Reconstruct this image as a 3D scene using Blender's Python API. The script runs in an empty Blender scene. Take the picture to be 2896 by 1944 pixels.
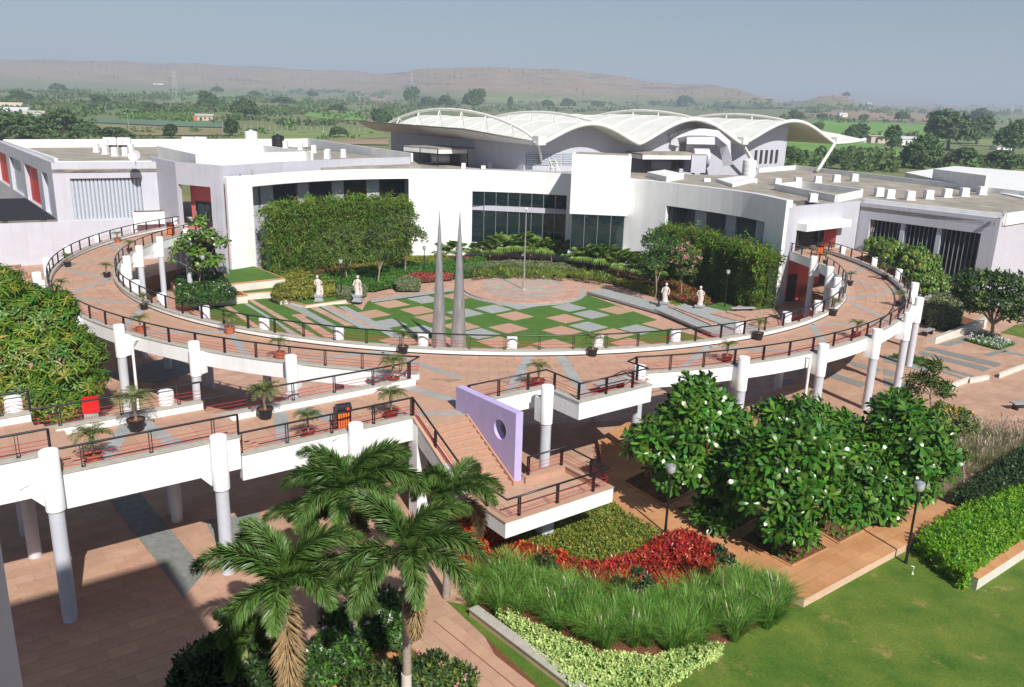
import bpy, math, random
import numpy as np
from mathutils import Vector, Matrix

random.seed(7); rng = np.random.default_rng(7)
SC = bpy.context.scene
COL = SC.collection
R = math.radians

# ------------------------------------------------------------------ camera
HC = 17.3                                   # camera height above the plaza
FPX, PITCH, ROLL = 2355.926, 0.279810158, 0.0304036229      # solved from the round walkway
cp, sp, cr, sr = math.cos(PITCH), math.sin(PITCH), math.cos(ROLL), math.sin(ROLL)
_R0, _U0, VF = np.array([1., 0, 0]), np.array([0, sp, cp]), np.array([0, cp, -sp])
VR, VU = _R0 * cr + _U0 * sr, -_R0 * sr + _U0 * cr
cam = bpy.data.cameras.new('camera'); camo = bpy.data.objects.new('camera', cam); COL.objects.link(camo)
cam.sensor_width = 36; cam.lens = FPX / 2896 * 36; cam.clip_start = .1; cam.clip_end = 30000
camo.matrix_world = Matrix(((VR[0], VU[0], -VF[0], 0), (VR[1], VU[1], -VF[1], 0), (VR[2], VU[2], -VF[2], HC), (0, 0, 0, 1)))
SC.camera = camo

# ------------------------------------------------------------------ light
SUN_EL, SHADOW_AZ = 42.0, 114.0             # shadows run towards azimuth 114 deg (maths convention)
w = bpy.data.worlds.new('World'); SC.world = w; w.use_nodes = True
nt = w.node_tree; bg = nt.nodes['Background']
sky = nt.nodes.new('ShaderNodeTexSky'); sky.sky_type = 'NISHITA'; sky.sun_disc = False
sky.sun_elevation = R(SUN_EL)
sky.sun_rotation = R(90 - (SHADOW_AZ + 180))
sky.air_density = 1.0; sky.dust_density = 1.5; sky.ozone_density = 2.5; sky.altitude = 600
hsv = nt.nodes.new('ShaderNodeHueSaturation'); hsv.inputs['Saturation'].default_value = 1.0; hsv.inputs['Value'].default_value = 1
nt.links.new(sky.outputs[0], hsv.inputs['Color']); nt.links.new(hsv.outputs[0], bg.inputs[0]); bg.inputs[1].default_value = .055
sun = bpy.data.lights.new('sun', 'SUN'); sun.energy = 5.0; sun.angle = R(.55); sun.color = (1, .965, .91)
suno = bpy.data.objects.new('sun', sun); COL.objects.link(suno)
sd = Vector((-math.cos(R(SHADOW_AZ)) * math.cos(R(SUN_EL)), -math.sin(R(SHADOW_AZ)) * math.cos(R(SUN_EL)), math.sin(R(SUN_EL))))
suno.rotation_euler = sd.to_track_quat('Z', 'Y').to_euler(); suno.location = (20, -30, 60)
SC.view_settings.view_transform = 'Standard'; SC.view_settings.look = 'None'
SC.view_settings.gamma = 1; SC.view_settings.exposure = .42; SC.view_settings.use_curve_mapping = False
SC.cycles.max_bounces = 6; SC.cycles.diffuse_bounces = 2; SC.cycles.glossy_bounces = 3
SC.cycles.transmission_bounces = 4; SC.cycles.transparent_max_bounces = 8; SC.cycles.volume_bounces = 0
SC.cycles.use_denoising = True; SC.cycles.sample_clamp_indirect = 6

HAZE = 3.4e-4
# ------------------------------------------------------------------ measuring helpers (a point of the photograph at a known height or plane)
def ray(px, py):
    return VF + (px - 1448) / FPX * VR - (py - 972) / FPX * VU
def at(px, py, z=0.):
    d = ray(px, py); t = (z - HC) / d[2]
    return np.array([d[0] * t, d[1] * t, z])
def at2(px, py, z=0.): return tuple(at(px, py, z)[:2])
def hz(x, y, py):
    k = (py - 972); a = FPX * VU + k * VF
    return HC - (a[0] * x + a[1] * y) / a[2]
def prj(x, y, z):
    p = np.array([x, y, z - HC]); q = p @ VF; return (1448 + FPX * (p @ VR) / q, 972 - FPX * (p @ VU) / q)
def onpl(px, py, A, B):
    d = ray(px, py); n = np.array([-(B[1] - A[1]), B[0] - A[0]])
    t = (n[0] * A[0] + n[1] * A[1]) / (n[0] * d[0] + n[1] * d[1])
    return np.array([d[0] * t, d[1] * t, HC + d[2] * t])
def atd(px, py, dist):
    d = ray(px, py); t = dist / math.hypot(d[0], d[1])
    return np.array([d[0] * t, d[1] * t, HC + d[2] * t])
C0 = np.array([-2.494, 72.935]); RI, RO = 29.73, 34.08
def pol(r, a): return (C0[0] + r * math.cos(R(a)), C0[1] + r * math.sin(R(a)))
# building axes (the footbridge, stairs and wings share them)
O2 = np.array([0.0, 27.7]); UX = np.array([.799, .602]); VX = np.array([-.602, .799]); UANG = math.degrees(math.atan2(.602, .799))
def uv(u, v): p = O2 + u * UX + v * VX; return (p[0], p[1])

# ------------------------------------------------------------------ object helpers
def tag(o, label=None, cat=None, group=None, kind=None):
    if label: o['label'] = label
    if cat: o['category'] = cat
    if group: o['group'] = group
    if kind: o['kind'] = kind
    return o
def thing(name, loc, label, cat, group=None, rz=0.):
    o = bpy.data.objects.new(name, None); COL.objects.link(o); o.location = loc; o.rotation_euler = (0, 0, rz)
    o.empty_display_size = .2
    return tag(o, label, cat, group)
def link(name, me, parent=None, loc=None, rot=None):
    o = bpy.data.objects.new(name, me); COL.objects.link(o)
    if parent is not None: o.parent = parent
    if loc is not None: o.location = loc
    if rot is not None: o.rotation_euler = rot
    return o
def dup(root, loc, rz=None, label=None, group=None, scale=None):
    r = root.copy(); COL.objects.link(r); r.location = loc
    if rz is not None: r.rotation_euler = (0, 0, rz)
    if scale: r.scale = (scale,) * 3 if not isinstance(scale, tuple) else scale
    if label: r['label'] = label
    if group: r['group'] = group
    for ch in list(root.children):
        c = ch.copy(); COL.objects.link(c); c.parent = r
        for g in list(ch.children):
            d = g.copy(); COL.objects.link(d); d.parent = c
    return r

class MB:
    """collects shapes, world coordinates; build() makes ONE mesh object (made local to its parent's place)"""
    def __init__(s): s.v = []; s.f = []; s.m = []; s.cur = 0; s.sm = []; s.smooth = False
    def add(s, vs, fs, m=None):
        n = len(s.v); s.v += [tuple(float(c) for c in p) for p in vs]
        for f in fs: s.f.append(tuple(n + i for i in f)); s.m.append(s.cur if m is None else m); s.sm.append(s.smooth)
    def quad(s, a, b, c, d, m=None): s.add([a, b, c, d], [(0, 1, 2, 3)], m)
    def prism(s, poly, z0, z1, m=None, mt=None):
        n = len(poly); A = sum(poly[i][0] * poly[(i + 1) % n][1] - poly[(i + 1) % n][0] * poly[i][1] for i in range(n))
        if A < 0: poly = poly[::-1]
        zt = z1 if isinstance(z1, (list, tuple)) else [z1] * n
        if A < 0 and isinstance(z1, (list, tuple)): zt = zt[::-1]
        vs = [(p[0], p[1], z0) for p in poly] + [(p[0], p[1], zt[i]) for i, p in enumerate(poly)]
        s.add(vs, [tuple(range(n))[::-1]] + [(i, (i + 1) % n, n + (i + 1) % n, n + i) for i in range(n)], m)
        s.add(vs[n:], [tuple(range(n))], mt if mt is not None else m)
    def box(s, c, sx, sy, z0, z1, ang=0, m=None):
        ca, sa = math.cos(R(ang)), math.sin(R(ang))
        s.prism([(c[0] + x * ca - y * sa, c[1] + x * sa + y * ca) for x, y in ((-sx / 2, -sy / 2), (sx / 2, -sy / 2), (sx / 2, sy / 2), (-sx / 2, sy / 2))], z0, z1, m)
    def tube(s, path, r, n=6, caps=True, m=None):
        P = [Vector(p) for p in path]; rr = r if isinstance(r, (list, tuple)) else [r] * len(P)
        rings = []; up = Vector((0, 0, 1))
        for i, p in enumerate(P):
            d = (P[min(i + 1, len(P) - 1)] - P[max(i - 1, 0)]).normalized()
            a = d.cross(up)
            if a.length < .05: a = d.cross(Vector((1, 0, 0)))
            a.normalize(); b = d.cross(a)
            rings.append([p + (a * math.cos(2 * math.pi * k / n) + b * math.sin(2 * math.pi * k / n)) * rr[i] for k in range(n)])
        vs = [q for rg in rings for q in rg]; fs = []
        for i in range(len(P) - 1):
            for k in range(n): fs.append((i * n + k, i * n + (k + 1) % n, (i + 1) * n + (k + 1) % n, (i + 1) * n + k))
        s.add(vs, fs, m)
        if caps: s.add(vs[:n], [tuple(range(n))[::-1]], m); s.add(vs[-n:], [tuple(range(n))], m)
    def lathe(s, prof, c=(0, 0, 0), n=16, m=None):
        vs = [(c[0] + r * math.cos(2 * math.pi * k / n), c[1] + r * math.sin(2 * math.pi * k / n), c[2] + z) for r, z in prof for k in range(n)]
        fs = [(i * n + k, i * n + (k + 1) % n, (i + 1) * n + (k + 1) % n, (i + 1) * n + k) for i in range(len(prof) - 1) for k in range(n)]
        s.add(vs, fs, m); s.add(vs[:n], [tuple(range(n))[::-1]], m); s.add(vs[-n:], [tuple(range(n))], m)
    def build(s, name, mats, parent=None, smooth=False, local=None):
        me = bpy.data.meshes.new(name)
        off = np.array(parent.location) if (parent is not None and local is None) else np.zeros(3)
        if parent is not None and local is None and parent.parent is not None: off = off + np.array(parent.parent.location)
        vs = [(a - off[0], b - off[1], c - off[2]) for a, b, c in s.v]
        me.from_pydata(vs, [], s.f)
        for m in (mats if isinstance(mats, (list, tuple)) else [mats]): me.materials.append(m)
        me.polygons.foreach_set('material_index', s.m)
        if smooth: me.polygons.foreach_set('use_smooth', [True] * len(s.f))
        elif any(s.sm): me.polygons.foreach_set('use_smooth', s.sm)
        me.update()
        return link(name, me, parent)

def tri_mesh(name, V, F, mats, mi=None):
    """fast mesh from numpy verts (n,3) and tris (m,3)"""
    me = bpy.data.meshes.new(name)
    V = np.ascontiguousarray(V, dtype=np.float32); F = np.ascontiguousarray(F, dtype=np.int32)
    me.vertices.add(len(V)); me.vertices.foreach_set('co', V.ravel())
    me.loops.add(F.size); me.loops.foreach_set('vertex_index', F.ravel())
    me.polygons.add(len(F)); me.polygons.foreach_set('loop_start', np.arange(0, F.size, 3, dtype=np.int32))
    try: me.polygons.foreach_set('loop_total', np.full(len(F), 3, dtype=np.int32))
    except Exception: pass
    for m in (mats if isinstance(mats, (list, tuple)) else [mats]): me.materials.append(m)
    if mi is not None: me.polygons.foreach_set('material_index', np.asarray(mi, dtype=np.int32))
    me.update(calc_edges=True); me.validate()
    return me
def frames(D, tw=None):
    """rotation matrices whose z axis is D (n,3), random or given twist"""
    D = D / np.linalg.norm(D, axis=1, keepdims=True); n = len(D)
    a = np.cross(D, np.tile([0., 0, 1], (n, 1))); l = np.linalg.norm(a, axis=1, keepdims=True)
    a = np.where(l < 1e-3, np.tile([1., 0, 0], (n, 1)), a / np.maximum(l, 1e-6)); b = np.cross(D, a)
    t = rng.uniform(0, 2 * np.pi, n) if tw is None else np.full(n, tw)
    c, s_ = np.cos(t)[:, None], np.sin(t)[:, None]
    return np.stack([a * c + b * s_, -a * s_ + b * c, D], axis=2)
def inst(bv, bf, M, L, S):
    """instances of a base mesh: matrices (n,3,3), places (n,3), sizes (n,)"""
    V = np.einsum('nij,vj->nvi', M, bv) * np.asarray(S)[:, None, None] + L[:, None, :]
    F = bf[None] + (np.arange(len(L)) * len(bv))[:, None, None]
    return V.reshape(-1, 3), F.reshape(-1, 3)
def cat_mesh(lst):
    V, F, n = [], [], 0
    for v, f in lst: V.append(v); F.append(f + n); n += len(v)
    return np.concatenate(V), np.concatenate(F)

# ------------------------------------------------------------------ materials
def mat(name, col, rough=.7, var=.12, scale=3., bump=.0, bscale=40., col2=None, metallic=0., island=0., obj=0., trans=0., spec=.5, stretch=None, dirt=0., hue=0., streak=0.):
    m = bpy.data.materials.new(name); m.use_nodes = True; t = m.node_tree; N = t.nodes; L = t.links
    b = N['Principled BSDF']; b.inputs['Roughness'].default_value = rough; b.inputs['Metallic'].default_value = metallic
    b.inputs['Specular IOR Level'].default_value = spec
    tc = N.new('ShaderNodeTexCoord'); mp = N.new('ShaderNodeMapping'); L.new(tc.outputs['Object'], mp.inputs[0])
    if stretch: mp.inputs['Scale'].default_value = stretch
    nz = N.new('ShaderNodeTexNoise'); nz.inputs['Scale'].default_value = scale; nz.inputs['Detail'].default_value = 5; nz.inputs['Roughness'].default_value = .62
    L.new(mp.outputs[0], nz.inputs['Vector'])
    rp = N.new('ShaderNodeValToRGB'); rp.color_ramp.elements[0].position = .3; rp.color_ramp.elements[1].position = .7
    c2 = col2 or tuple(min(1, c * (1 + var)) for c in col); c1 = col if col2 else tuple(c * (1 - var) for c in col)
    rp.color_ramp.elements[0].color = (*c1, 1); rp.color_ramp.elements[1].color = (*c2, 1)
    L.new(nz.outputs[0], rp.inputs[0]); out = rp.outputs[0]
    if island or obj:
        hs = N.new('ShaderNodeHueSaturation'); L.new(out, hs.inputs['Color'])
        if island: g = N.new('ShaderNodeNewGeometry'); src = g.outputs['Random Per Island']; amt = island
        else: g = N.new('ShaderNodeObjectInfo'); src = g.outputs['Random']; amt = obj
        mr = N.new('ShaderNodeMapRange'); mr.inputs[3].default_value = 1 - amt; mr.inputs[4].default_value = 1 + amt
        L.new(src, mr.inputs[0]); L.new(mr.outputs[0], hs.inputs['Value'])
        if hue:
            mh = N.new('ShaderNodeMapRange'); mh.inputs[3].default_value = .5 - hue; mh.inputs[4].default_value = .5 + hue
            mm = N.new('ShaderNodeMath'); mm.operation = 'MULTIPLY'; mm.inputs[1].default_value = 7.31
            fr = N.new('ShaderNodeMath'); fr.operation = 'FRACT'; L.new(src, mm.inputs[0]); L.new(mm.outputs[0], fr.inputs[0])
            L.new(fr.outputs[0], mh.inputs[0]); L.new(mh.outputs[0], hs.inputs['Hue'])
        out = hs.outputs[0]
    if dirt:
        n2 = N.new('ShaderNodeTexNoise'); n2.inputs['Scale'].default_value = .45; n2.inputs['Detail'].default_value = 8; n2.inputs['Roughness'].default_value = .7
        L.new(tc.outputs['Object'], n2.inputs['Vector'])
        r2 = N.new('ShaderNodeValToRGB'); r2.color_ramp.elements[0].position = .38; r2.color_ramp.elements[1].position = .62
        r2.color_ramp.elements[0].color = (1 - dirt, 1 - dirt * 1.05, 1 - dirt * 1.15, 1); r2.color_ramp.elements[1].color = (1, 1, 1, 1)
        mx = N.new('ShaderNodeMix'); mx.data_type = 'RGBA'; mx.blend_type = 'MULTIPLY'; mx.inputs[0].default_value = 1
        L.new(n2.outputs[0], r2.inputs[0]); L.new(out, mx.inputs[6]); L.new(r2.outputs[0], mx.inputs[7]); out = mx.outputs[2]
    if streak:
        mp3 = N.new('ShaderNodeMapping'); mp3.inputs['Scale'].default_value = (2.2, 2.2, .10); n3 = N.new('ShaderNodeTexNoise'); n3.inputs['Scale'].default_value = 1.6; n3.inputs['Detail'].default_value = 7; n3.inputs['Roughness'].default_value = .7
        L.new(tc.outputs['Object'], mp3.inputs[0]); L.new(mp3.outputs[0], n3.inputs['Vector']); r3 = N.new('ShaderNodeValToRGB'); r3.color_ramp.elements[0].position = .52; r3.color_ramp.elements[1].position = .75
        r3.color_ramp.elements[0].color = (1, 1, 1, 1); r3.color_ramp.elements[1].color = (1 - streak, 1 - streak * 1.05, 1 - streak * 1.2, 1); mx3 = N.new('ShaderNodeMix'); mx3.data_type = 'RGBA'; mx3.blend_type = 'MULTIPLY'; mx3.inputs[0].default_value = 1
        L.new(n3.outputs[0], r3.inputs[0]); L.new(out, mx3.inputs[6]); L.new(r3.outputs[0], mx3.inputs[7]); out = mx3.outputs[2]
    L.new(out, b.inputs['Base Color'])
    if trans:
        b.inputs['Subsurface Weight'].default_value = 0
        tl = N.new('ShaderNodeBsdfTranslucent'); ms = N.new('ShaderNodeMixShader'); ms.inputs[0].default_value = trans
        L.new(out, tl.inputs[0]); L.new(b.outputs[0], ms.inputs[1]); L.new(tl.outputs[0], ms.inputs[2]); L.new(ms.outputs[0], N['Material Output'].inputs[0])
    if bump:
        nb = N.new('ShaderNodeTexNoise'); nb.inputs['Scale'].default_value = bscale; nb.inputs['Detail'].default_value = 4
        bp = N.new('ShaderNodeBump'); bp.inputs['Strength'].default_value = bump; bp.inputs['Distance'].default_value = .02
        L.new(mp.outputs[0], nb.inputs['Vector']); L.new(nb.outputs[0], bp.inputs['Height']); L.new(bp.outputs[0], b.inputs['Normal'])
    return m
def glass(name, col, rough=.03):
    m = bpy.data.materials.new(name); m.use_nodes = True; b = m.node_tree.nodes['Principled BSDF']
    b.inputs['Base Color'].default_value = (*col, 1); b.inputs['Roughness'].default_value = rough
    b.inputs['Specular IOR Level'].default_value = .9
    N = m.node_tree.nodes; L = m.node_tree.links
    tr = N.new('ShaderNodeBsdfTransparent'); tr.inputs[0].default_value = (.45, .55, .55, 1)
    mx = N.new('ShaderNodeMixShader'); mx.inputs[0].default_value = .55
    L.new(tr.outputs[0], mx.inputs[1]); L.new(b.outputs[0], mx.inputs[2]); L.new(mx.outputs[0], N['Material Output'].inputs[0])
    tc = N.new('ShaderNodeTexCoord'); nz = N.new('ShaderNodeTexNoise'); nz.inputs['Scale'].default_value = .9; bp = N.new('ShaderNodeBump')
    bp.inputs['Strength'].default_value = .08; bp.inputs['Distance'].default_value = .3
    L.new(tc.outputs['Object'], nz.inputs['Vector']); L.new(nz.outputs[0], bp.inputs['Height']); L.new(bp.outputs[0], b.inputs['Normal'])
    return m
M = dict(
 white=mat('white_paint', (.82, .82, .82), .55, .03, 1.2, dirt=.05, streak=.13, bump=.05),
 white2=mat('roof_white', (.81, .81, .80), .6, .04, .8, dirt=.1, streak=.15),
 grey=mat('lavender_grey_paint', (.50, .50, .56), .6, .03, 1., dirt=.06, streak=.14, bump=.04),
 colgrey=mat('column_paint', (.55, .565, .62), .5, .04, 2., dirt=.08, streak=.12),
 concrete=mat('coping_concrete', (.40, .375, .32), .8, .15, 4, bump=.2),
 oldconc=mat('raw_concrete', (.50, .50, .48), .8, .12, 2, bump=.2, dirt=.15),
 lilac=mat('lilac_paint', (.50, .42, .70), .75, .06, 2, dirt=.12, bump=.25, streak=.16),
 stone=mat('pink_sandstone', (.42, .245, .165), .75, .16, 2.2, col2=(.50, .30, .205), bump=.15, island=.08, hue=.008),
 stoneo=mat('pink_sandstone_slab', (.41, .24, .163), .75, .16, 2.2, col2=(.48, .29, .198), bump=.15, obj=.07, hue=.008),
 joint=mat('paving_joint', (.30, .185, .13), .9, .15, 6),
 greyst=mat('grey_slate_paving', (.21, .215, .20), .75, .2, 3, bump=.15, obj=.1),
 greyl=mat('pale_grey_paving', (.31, .32, .31), .75, .12, 3, bump=.15, obj=.08),
 orange=mat('ochre_sandstone', (.46, .215, .085), .8, .14, 1.6, col2=(.56, .29, .14), bump=.15, island=.07),
 peach=mat('peach_stone_edge', (.62, .43, .30), .7, .1, 3, dirt=.1),
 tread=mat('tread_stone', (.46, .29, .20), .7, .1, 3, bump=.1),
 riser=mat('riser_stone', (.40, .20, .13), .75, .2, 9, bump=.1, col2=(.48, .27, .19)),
 soil=mat('red_soil', (.16, .055, .025), .95, .3, 5, bump=.6),
 black=mat('black_metal', (.012, .012, .016), .35, .1, 5, spec=.6),
 redwire=mat('red_painted_wire', (.42, .02, .03), .4, .05, 5),
 red=mat('red_panel', (.68, .01, .01), .5, .04, 3),
 coral=mat('coral_wall', (.60, .13, .13), .65, .05, 2),
 steel=mat('brushed_steel', (.50, .51, .52), .38, .25, 3, metallic=.75, stretch=(3, 3, .25), bump=.15, bscale=5),
 steelp=mat('steel_pole', (.6, .6, .6), .35, .05, 5, metallic=.7),
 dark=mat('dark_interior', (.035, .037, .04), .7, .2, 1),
 room=mat('interior_paint', (.38, .38, .40), .8, .2, .6),
 floorin=mat('interior_floor', (.10, .085, .07), .4, .2, 1),
 glass=glass('window_glass', (.015, .035, .038)),
 roofc=mat('roof_screed', (.36, .32, .27), .9, .18, .5, bump=.2, dirt=.3, stretch=(1, .35, 1)),
 marble=mat('statue_marble', (.62, .53, .49), .5, .25, 5, bump=.2),
 plinth=mat('plinth_stone', (.33, .34, .37), .6, .1, 5),
 deadleaf=mat('dry_frond', (.28, .19, .09), .8, .2, 3, island=.3),
 fin=mat('dark_fin_metal', (.20, .21, .23), .5, .05, 3),
 louv=mat('louvre_paint', (.46, .50, .56), .5, .05, 3),
 membrane=mat('roof_membrane', (.75, .74, .69), .5, .05, 1.5, dirt=.10, streak=.08),
 cream=mat('cream_soffit', (.56, .46, .33), .6, .05, 3),
 pot_black=mat('black_pot', (.015, .015, .02), .4, .2, 6),
 pot_terra=mat('terracotta_pot', (.42, .12, .06), .7, .2, 6),
 pot_maroon=mat('maroon_pot', (.16, .03, .025), .5, .2, 6),
 bark=mat('bark', (.26, .20, .15), .9, .25, 8, bump=.5, stretch=(1, 1, .3)),
 palebark=mat('pale_bark', (.40, .34, .27), .9, .2, 8, bump=.4),
 palmbark=mat('palm_bark', (.30, .25, .21), .8, .3, 6, bump=.4, stretch=(.5, .5, 6)),
 shaft=mat('green_crownshaft', (.24, .30, .10), .45, .15, 3),
 whitetrunk=mat('limewashed_trunk', (.55, .50, .44), .8, .1, 6, stretch=(.5, .5, 5)),
 ltan=mat('distant_plaster', (.5, .42, .34), .8, .1, .5),
 orangep=mat('orange_panel', (.75, .16, .02), .6, .1, 3),
 sack=mat('sack_cloth', (.45, .43, .42), .9, .2, 5, bump=.3),
 duct=mat('duct_metal', (.56, .56, .60), .4, .06, 3, dirt=.1),
)
def leafm(name, c, c2=None, isl=.35, hue=.03, trans=.25, rough=.5, scale=.6, spec=.4):
    return mat(name, c, rough, .2, scale, col2=c2 or tuple(min(1, x * 1.45) for x in c), island=isl, hue=hue, trans=trans, spec=spec)
LM = dict(
 frangi=leafm('glossy_leaf', (.032, .105, .010), (.08, .19, .018), .5, .03, .12, .28),
 mango=leafm('mango_leaf', (.06, .13, .012), (.15, .23, .02), .45, .04, .2, .42),
 palm=leafm('foxtail_frond', (.065, .14, .025), (.12, .21, .045), .35, .025, .2, .38),
 potpalm=leafm('pot_palm_frond', (.10, .14, .04), (.20, .22, .07), .35, .03, .25, .5),
 bamboo=leafm('bamboo_leaf', (.10, .22, .015), (.22, .36, .035), .45, .04, .3, .5, .25),
 tree=leafm('court_tree_leaf', (.07, .12, .025), (.14, .20, .035), .4, .03, .25, .5, .5),
 umbrella=leafm('umbrella_leaf', (.045, .11, .015), (.14, .23, .03), .4, .03, .2, .35, .8),
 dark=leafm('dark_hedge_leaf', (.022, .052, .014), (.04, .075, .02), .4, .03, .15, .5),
 bright=leafm('bright_hedge_leaf', (.13, .30, .012), (.21, .40, .02), .35, .025, .3, .45),
 green=leafm('hedge_leaf', (.04, .13, .012), (.08, .20, .02), .4, .03, .2, .5),
 yellowg=leafm('yellow_green_leaf', (.14, .17, .02), (.33, .33, .05), .35, .04, .25, .5),
 lily=leafm('lily_leaf', (.07, .15, .02), (.24, .30, .04), .4, .04, .25, .4),
 sage=leafm('sage_leaf', (.12, .16, .07), (.24, .28, .14), .3, .03, .2, .6),
 cream=leafm('cream_leaf', (.36, .50, .14), (.62, .74, .28), .3, .03, .25, .5),
 redleaf=leafm('red_leaf', (.22, .02, .012), (.50, .05, .02), .45, .03, .2, .35, 1.5),
 orangeleaf=leafm('orange_leaf', (.38, .06, .01), (.55, .16, .02), .4, .04, .2, .4, 1.5),
 pinkleaf=leafm('pink_leaf', (.30, .05, .04), (.45, .10, .07), .35, .03, .2, .5),
 grassb=leafm('fountain_grass', (.11, .27, .03), (.24, .43, .08), .35, .03, .3, .5, 1.),
 plume=leafm('grass_plume', (.38, .30, .22), (.50, .40, .30), .3, .02, .2, .8),
 wild=leafm('wild_grass', (.13, .17, .05), (.30, .28, .13), .35, .03, .25, .7, .8),
 cover=leafm('ground_cover_leaf', (.09, .14, .022), (.19, .24, .03), .45, .05, .2, .6, 1.2),
 fan=leafm('fan_palm_leaf', (.11, .21, .03), (.25, .35, .07), .35, .03, .25, .45),
 far=leafm('far_tree_leaf', (.055, .11, .028), (.09, .15, .035), .35, .03, .1, .7, .1),
 scrub=leafm('scrub_leaf', (.07, .13, .028), (.12, .19, .04), .35, .03, .1, .8, .05),
 flowerw=leafm('white_petal', (.75, .75, .70), (.8, .8, .78), .05, 0, .2, .5),
 flowerp=leafm('pink_petal', (.65, .22, .28), (.75, .35, .4), .1, .02, .2, .5),
 flowero=leafm('marigold_petal', (.75, .30, .01), (.85, .42, .02), .1, .01, .2, .5),
)
# ================================================================== TERRAIN
def lawnmat(name, c1, c2, bare=None, sc=.35, bump=.6):
    m = mat(name, c1, .9, .2, sc, col2=c2, bump=bump, bscale=60, spec=.2)
    t = m.node_tree; N = t.nodes; L = t.links; b = N['Principled BSDF']
    src = b.inputs['Base Color'].links[0].from_socket
    tc = N.new('ShaderNodeTexCoord')
    n3 = N.new('ShaderNodeTexNoise'); n3.inputs['Scale'].default_value = 14; n3.inputs['Detail'].default_value = 6; L.new(tc.outputs['Object'], n3.inputs['Vector'])
    hs = N.new('ShaderNodeHueSaturation'); mr = N.new('ShaderNodeMapRange'); mr.inputs[1].default_value = .3; mr.inputs[2].default_value = .7; mr.inputs[3].default_value = .72; mr.inputs[4].default_value = 1.25
    L.new(n3.outputs[0], mr.inputs[0]); L.new(mr.outputs[0], hs.inputs['Value']); L.new(src, hs.inputs['Color']); out = hs.outputs[0]
    if bare:
        n2 = N.new('ShaderNodeTexNoise'); n2.inputs['Scale'].default_value = .8; n2.inputs['Detail'].default_value = 6; n2.inputs['Roughness'].default_value = .75
        L.new(tc.outputs['Object'], n2.inputs['Vector'])
        r = N.new('ShaderNodeMapRange'); r.inputs[1].default_value = .57; r.inputs[2].default_value = .72
        mx = N.new('ShaderNodeMix'); mx.data_type = 'RGBA'; mx.inputs[7].default_value = (*bare, 1)
        L.new(n2.outputs[0], r.inputs[0]); L.new(r.outputs[0], mx.inputs[0]); L.new(out, mx.inputs[6]); out = mx.outputs[2]
    L.new(out, b.inputs['Base Color']); return m
M['lawn'] = lawnmat('lawn_grass', (.045, .115, .012), (.145, .19, .03), bare=(.30, .22, .075), sc=.5)
M['turf'] = lawnmat('court_turf', (.055, .13, .02), (.085, .17, .03), sc=.6)
M['field_green'] = mat('crop_field', (.10, .23, .03), .9, .2, .03, col2=(.16, .30, .05))
M['field_teal'] = mat('blue_green_crop', (.10, .17, .10), .9, .1, .04)
M['field_pale'] = mat('grazed_field', (.17, .22, .06), .9, .2, .03)
M['field_brown'] = mat('ploughed_field', (.27, .19, .12), .9, .2, .03)
M['field_dry'] = mat('dry_grass_field', (.28, .23, .12), .9, .3, .08, col2=(.16, .15, .05))
def terrain_mat():
    m = mat('countryside', (.20, .17, .08), .95, .2, .006, col2=(.10, .17, .045))
    t = m.node_tree; N = t.nodes; L = t.links; b = N['Principled BSDF']; src = b.inputs['Base Color'].links[0].from_socket
    tc = N.new('ShaderNodeTexCoord'); sx = N.new('ShaderNodeSeparateXYZ'); L.new(tc.outputs['Object'], sx.inputs[0])
    n2 = N.new('ShaderNodeTexNoise'); n2.inputs['Scale'].default_value = .02; n2.inputs['Detail'].default_value = 9; n2.inputs['Roughness'].default_value = .8; L.new(tc.outputs['Object'], n2.inputs['Vector'])
    rp = N.new('ShaderNodeValToRGB'); e = rp.color_ramp.elements; e[0].position = .35; e[0].color = (.20, .135, .08, 1); e[1].position = .65; e[1].color = (.34, .245, .15, 1); L.new(n2.outputs[0], rp.inputs[0])
    # cliffs: horizontal strata with height
    wv = N.new('ShaderNodeTexNoise'); wv.inputs['Scale'].default_value = .01; wv.inputs['Detail'].default_value = 6
    mp = N.new('ShaderNodeMapping'); mp.inputs['Scale'].default_value = (.5, .5, 9); L.new(tc.outputs['Object'], mp.inputs[0]); L.new(mp.outputs[0], wv.inputs['Vector'])
    mr0 = N.new('ShaderNodeMapRange'); mr0.inputs[1].default_value = .56; mr0.inputs[2].default_value = .64; L.new(wv.outputs[0], mr0.inputs[0])
    m0 = N.new('ShaderNodeMix'); m0.data_type = 'RGBA'; m0.inputs[7].default_value = (.13, .11, .085, 1); L.new(mr0.outputs[0], m0.inputs[0]); L.new(rp.outputs[0], m0.inputs[6])
    mr = N.new('ShaderNodeMapRange'); mr.inputs[1].default_value = 34; mr.inputs[2].default_value = 50; L.new(sx.outputs[2], mr.inputs[0])
    mx = N.new('ShaderNodeMix'); mx.data_type = 'RGBA'; L.new(mr.outputs[0], mx.inputs[0]); L.new(src, mx.inputs[6]); L.new(m0.outputs[2], mx.inputs[7])
    L.new(mx.outputs[2], b.inputs['Base Color']); return m
M['terrain'] = terrain_mat()
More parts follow.
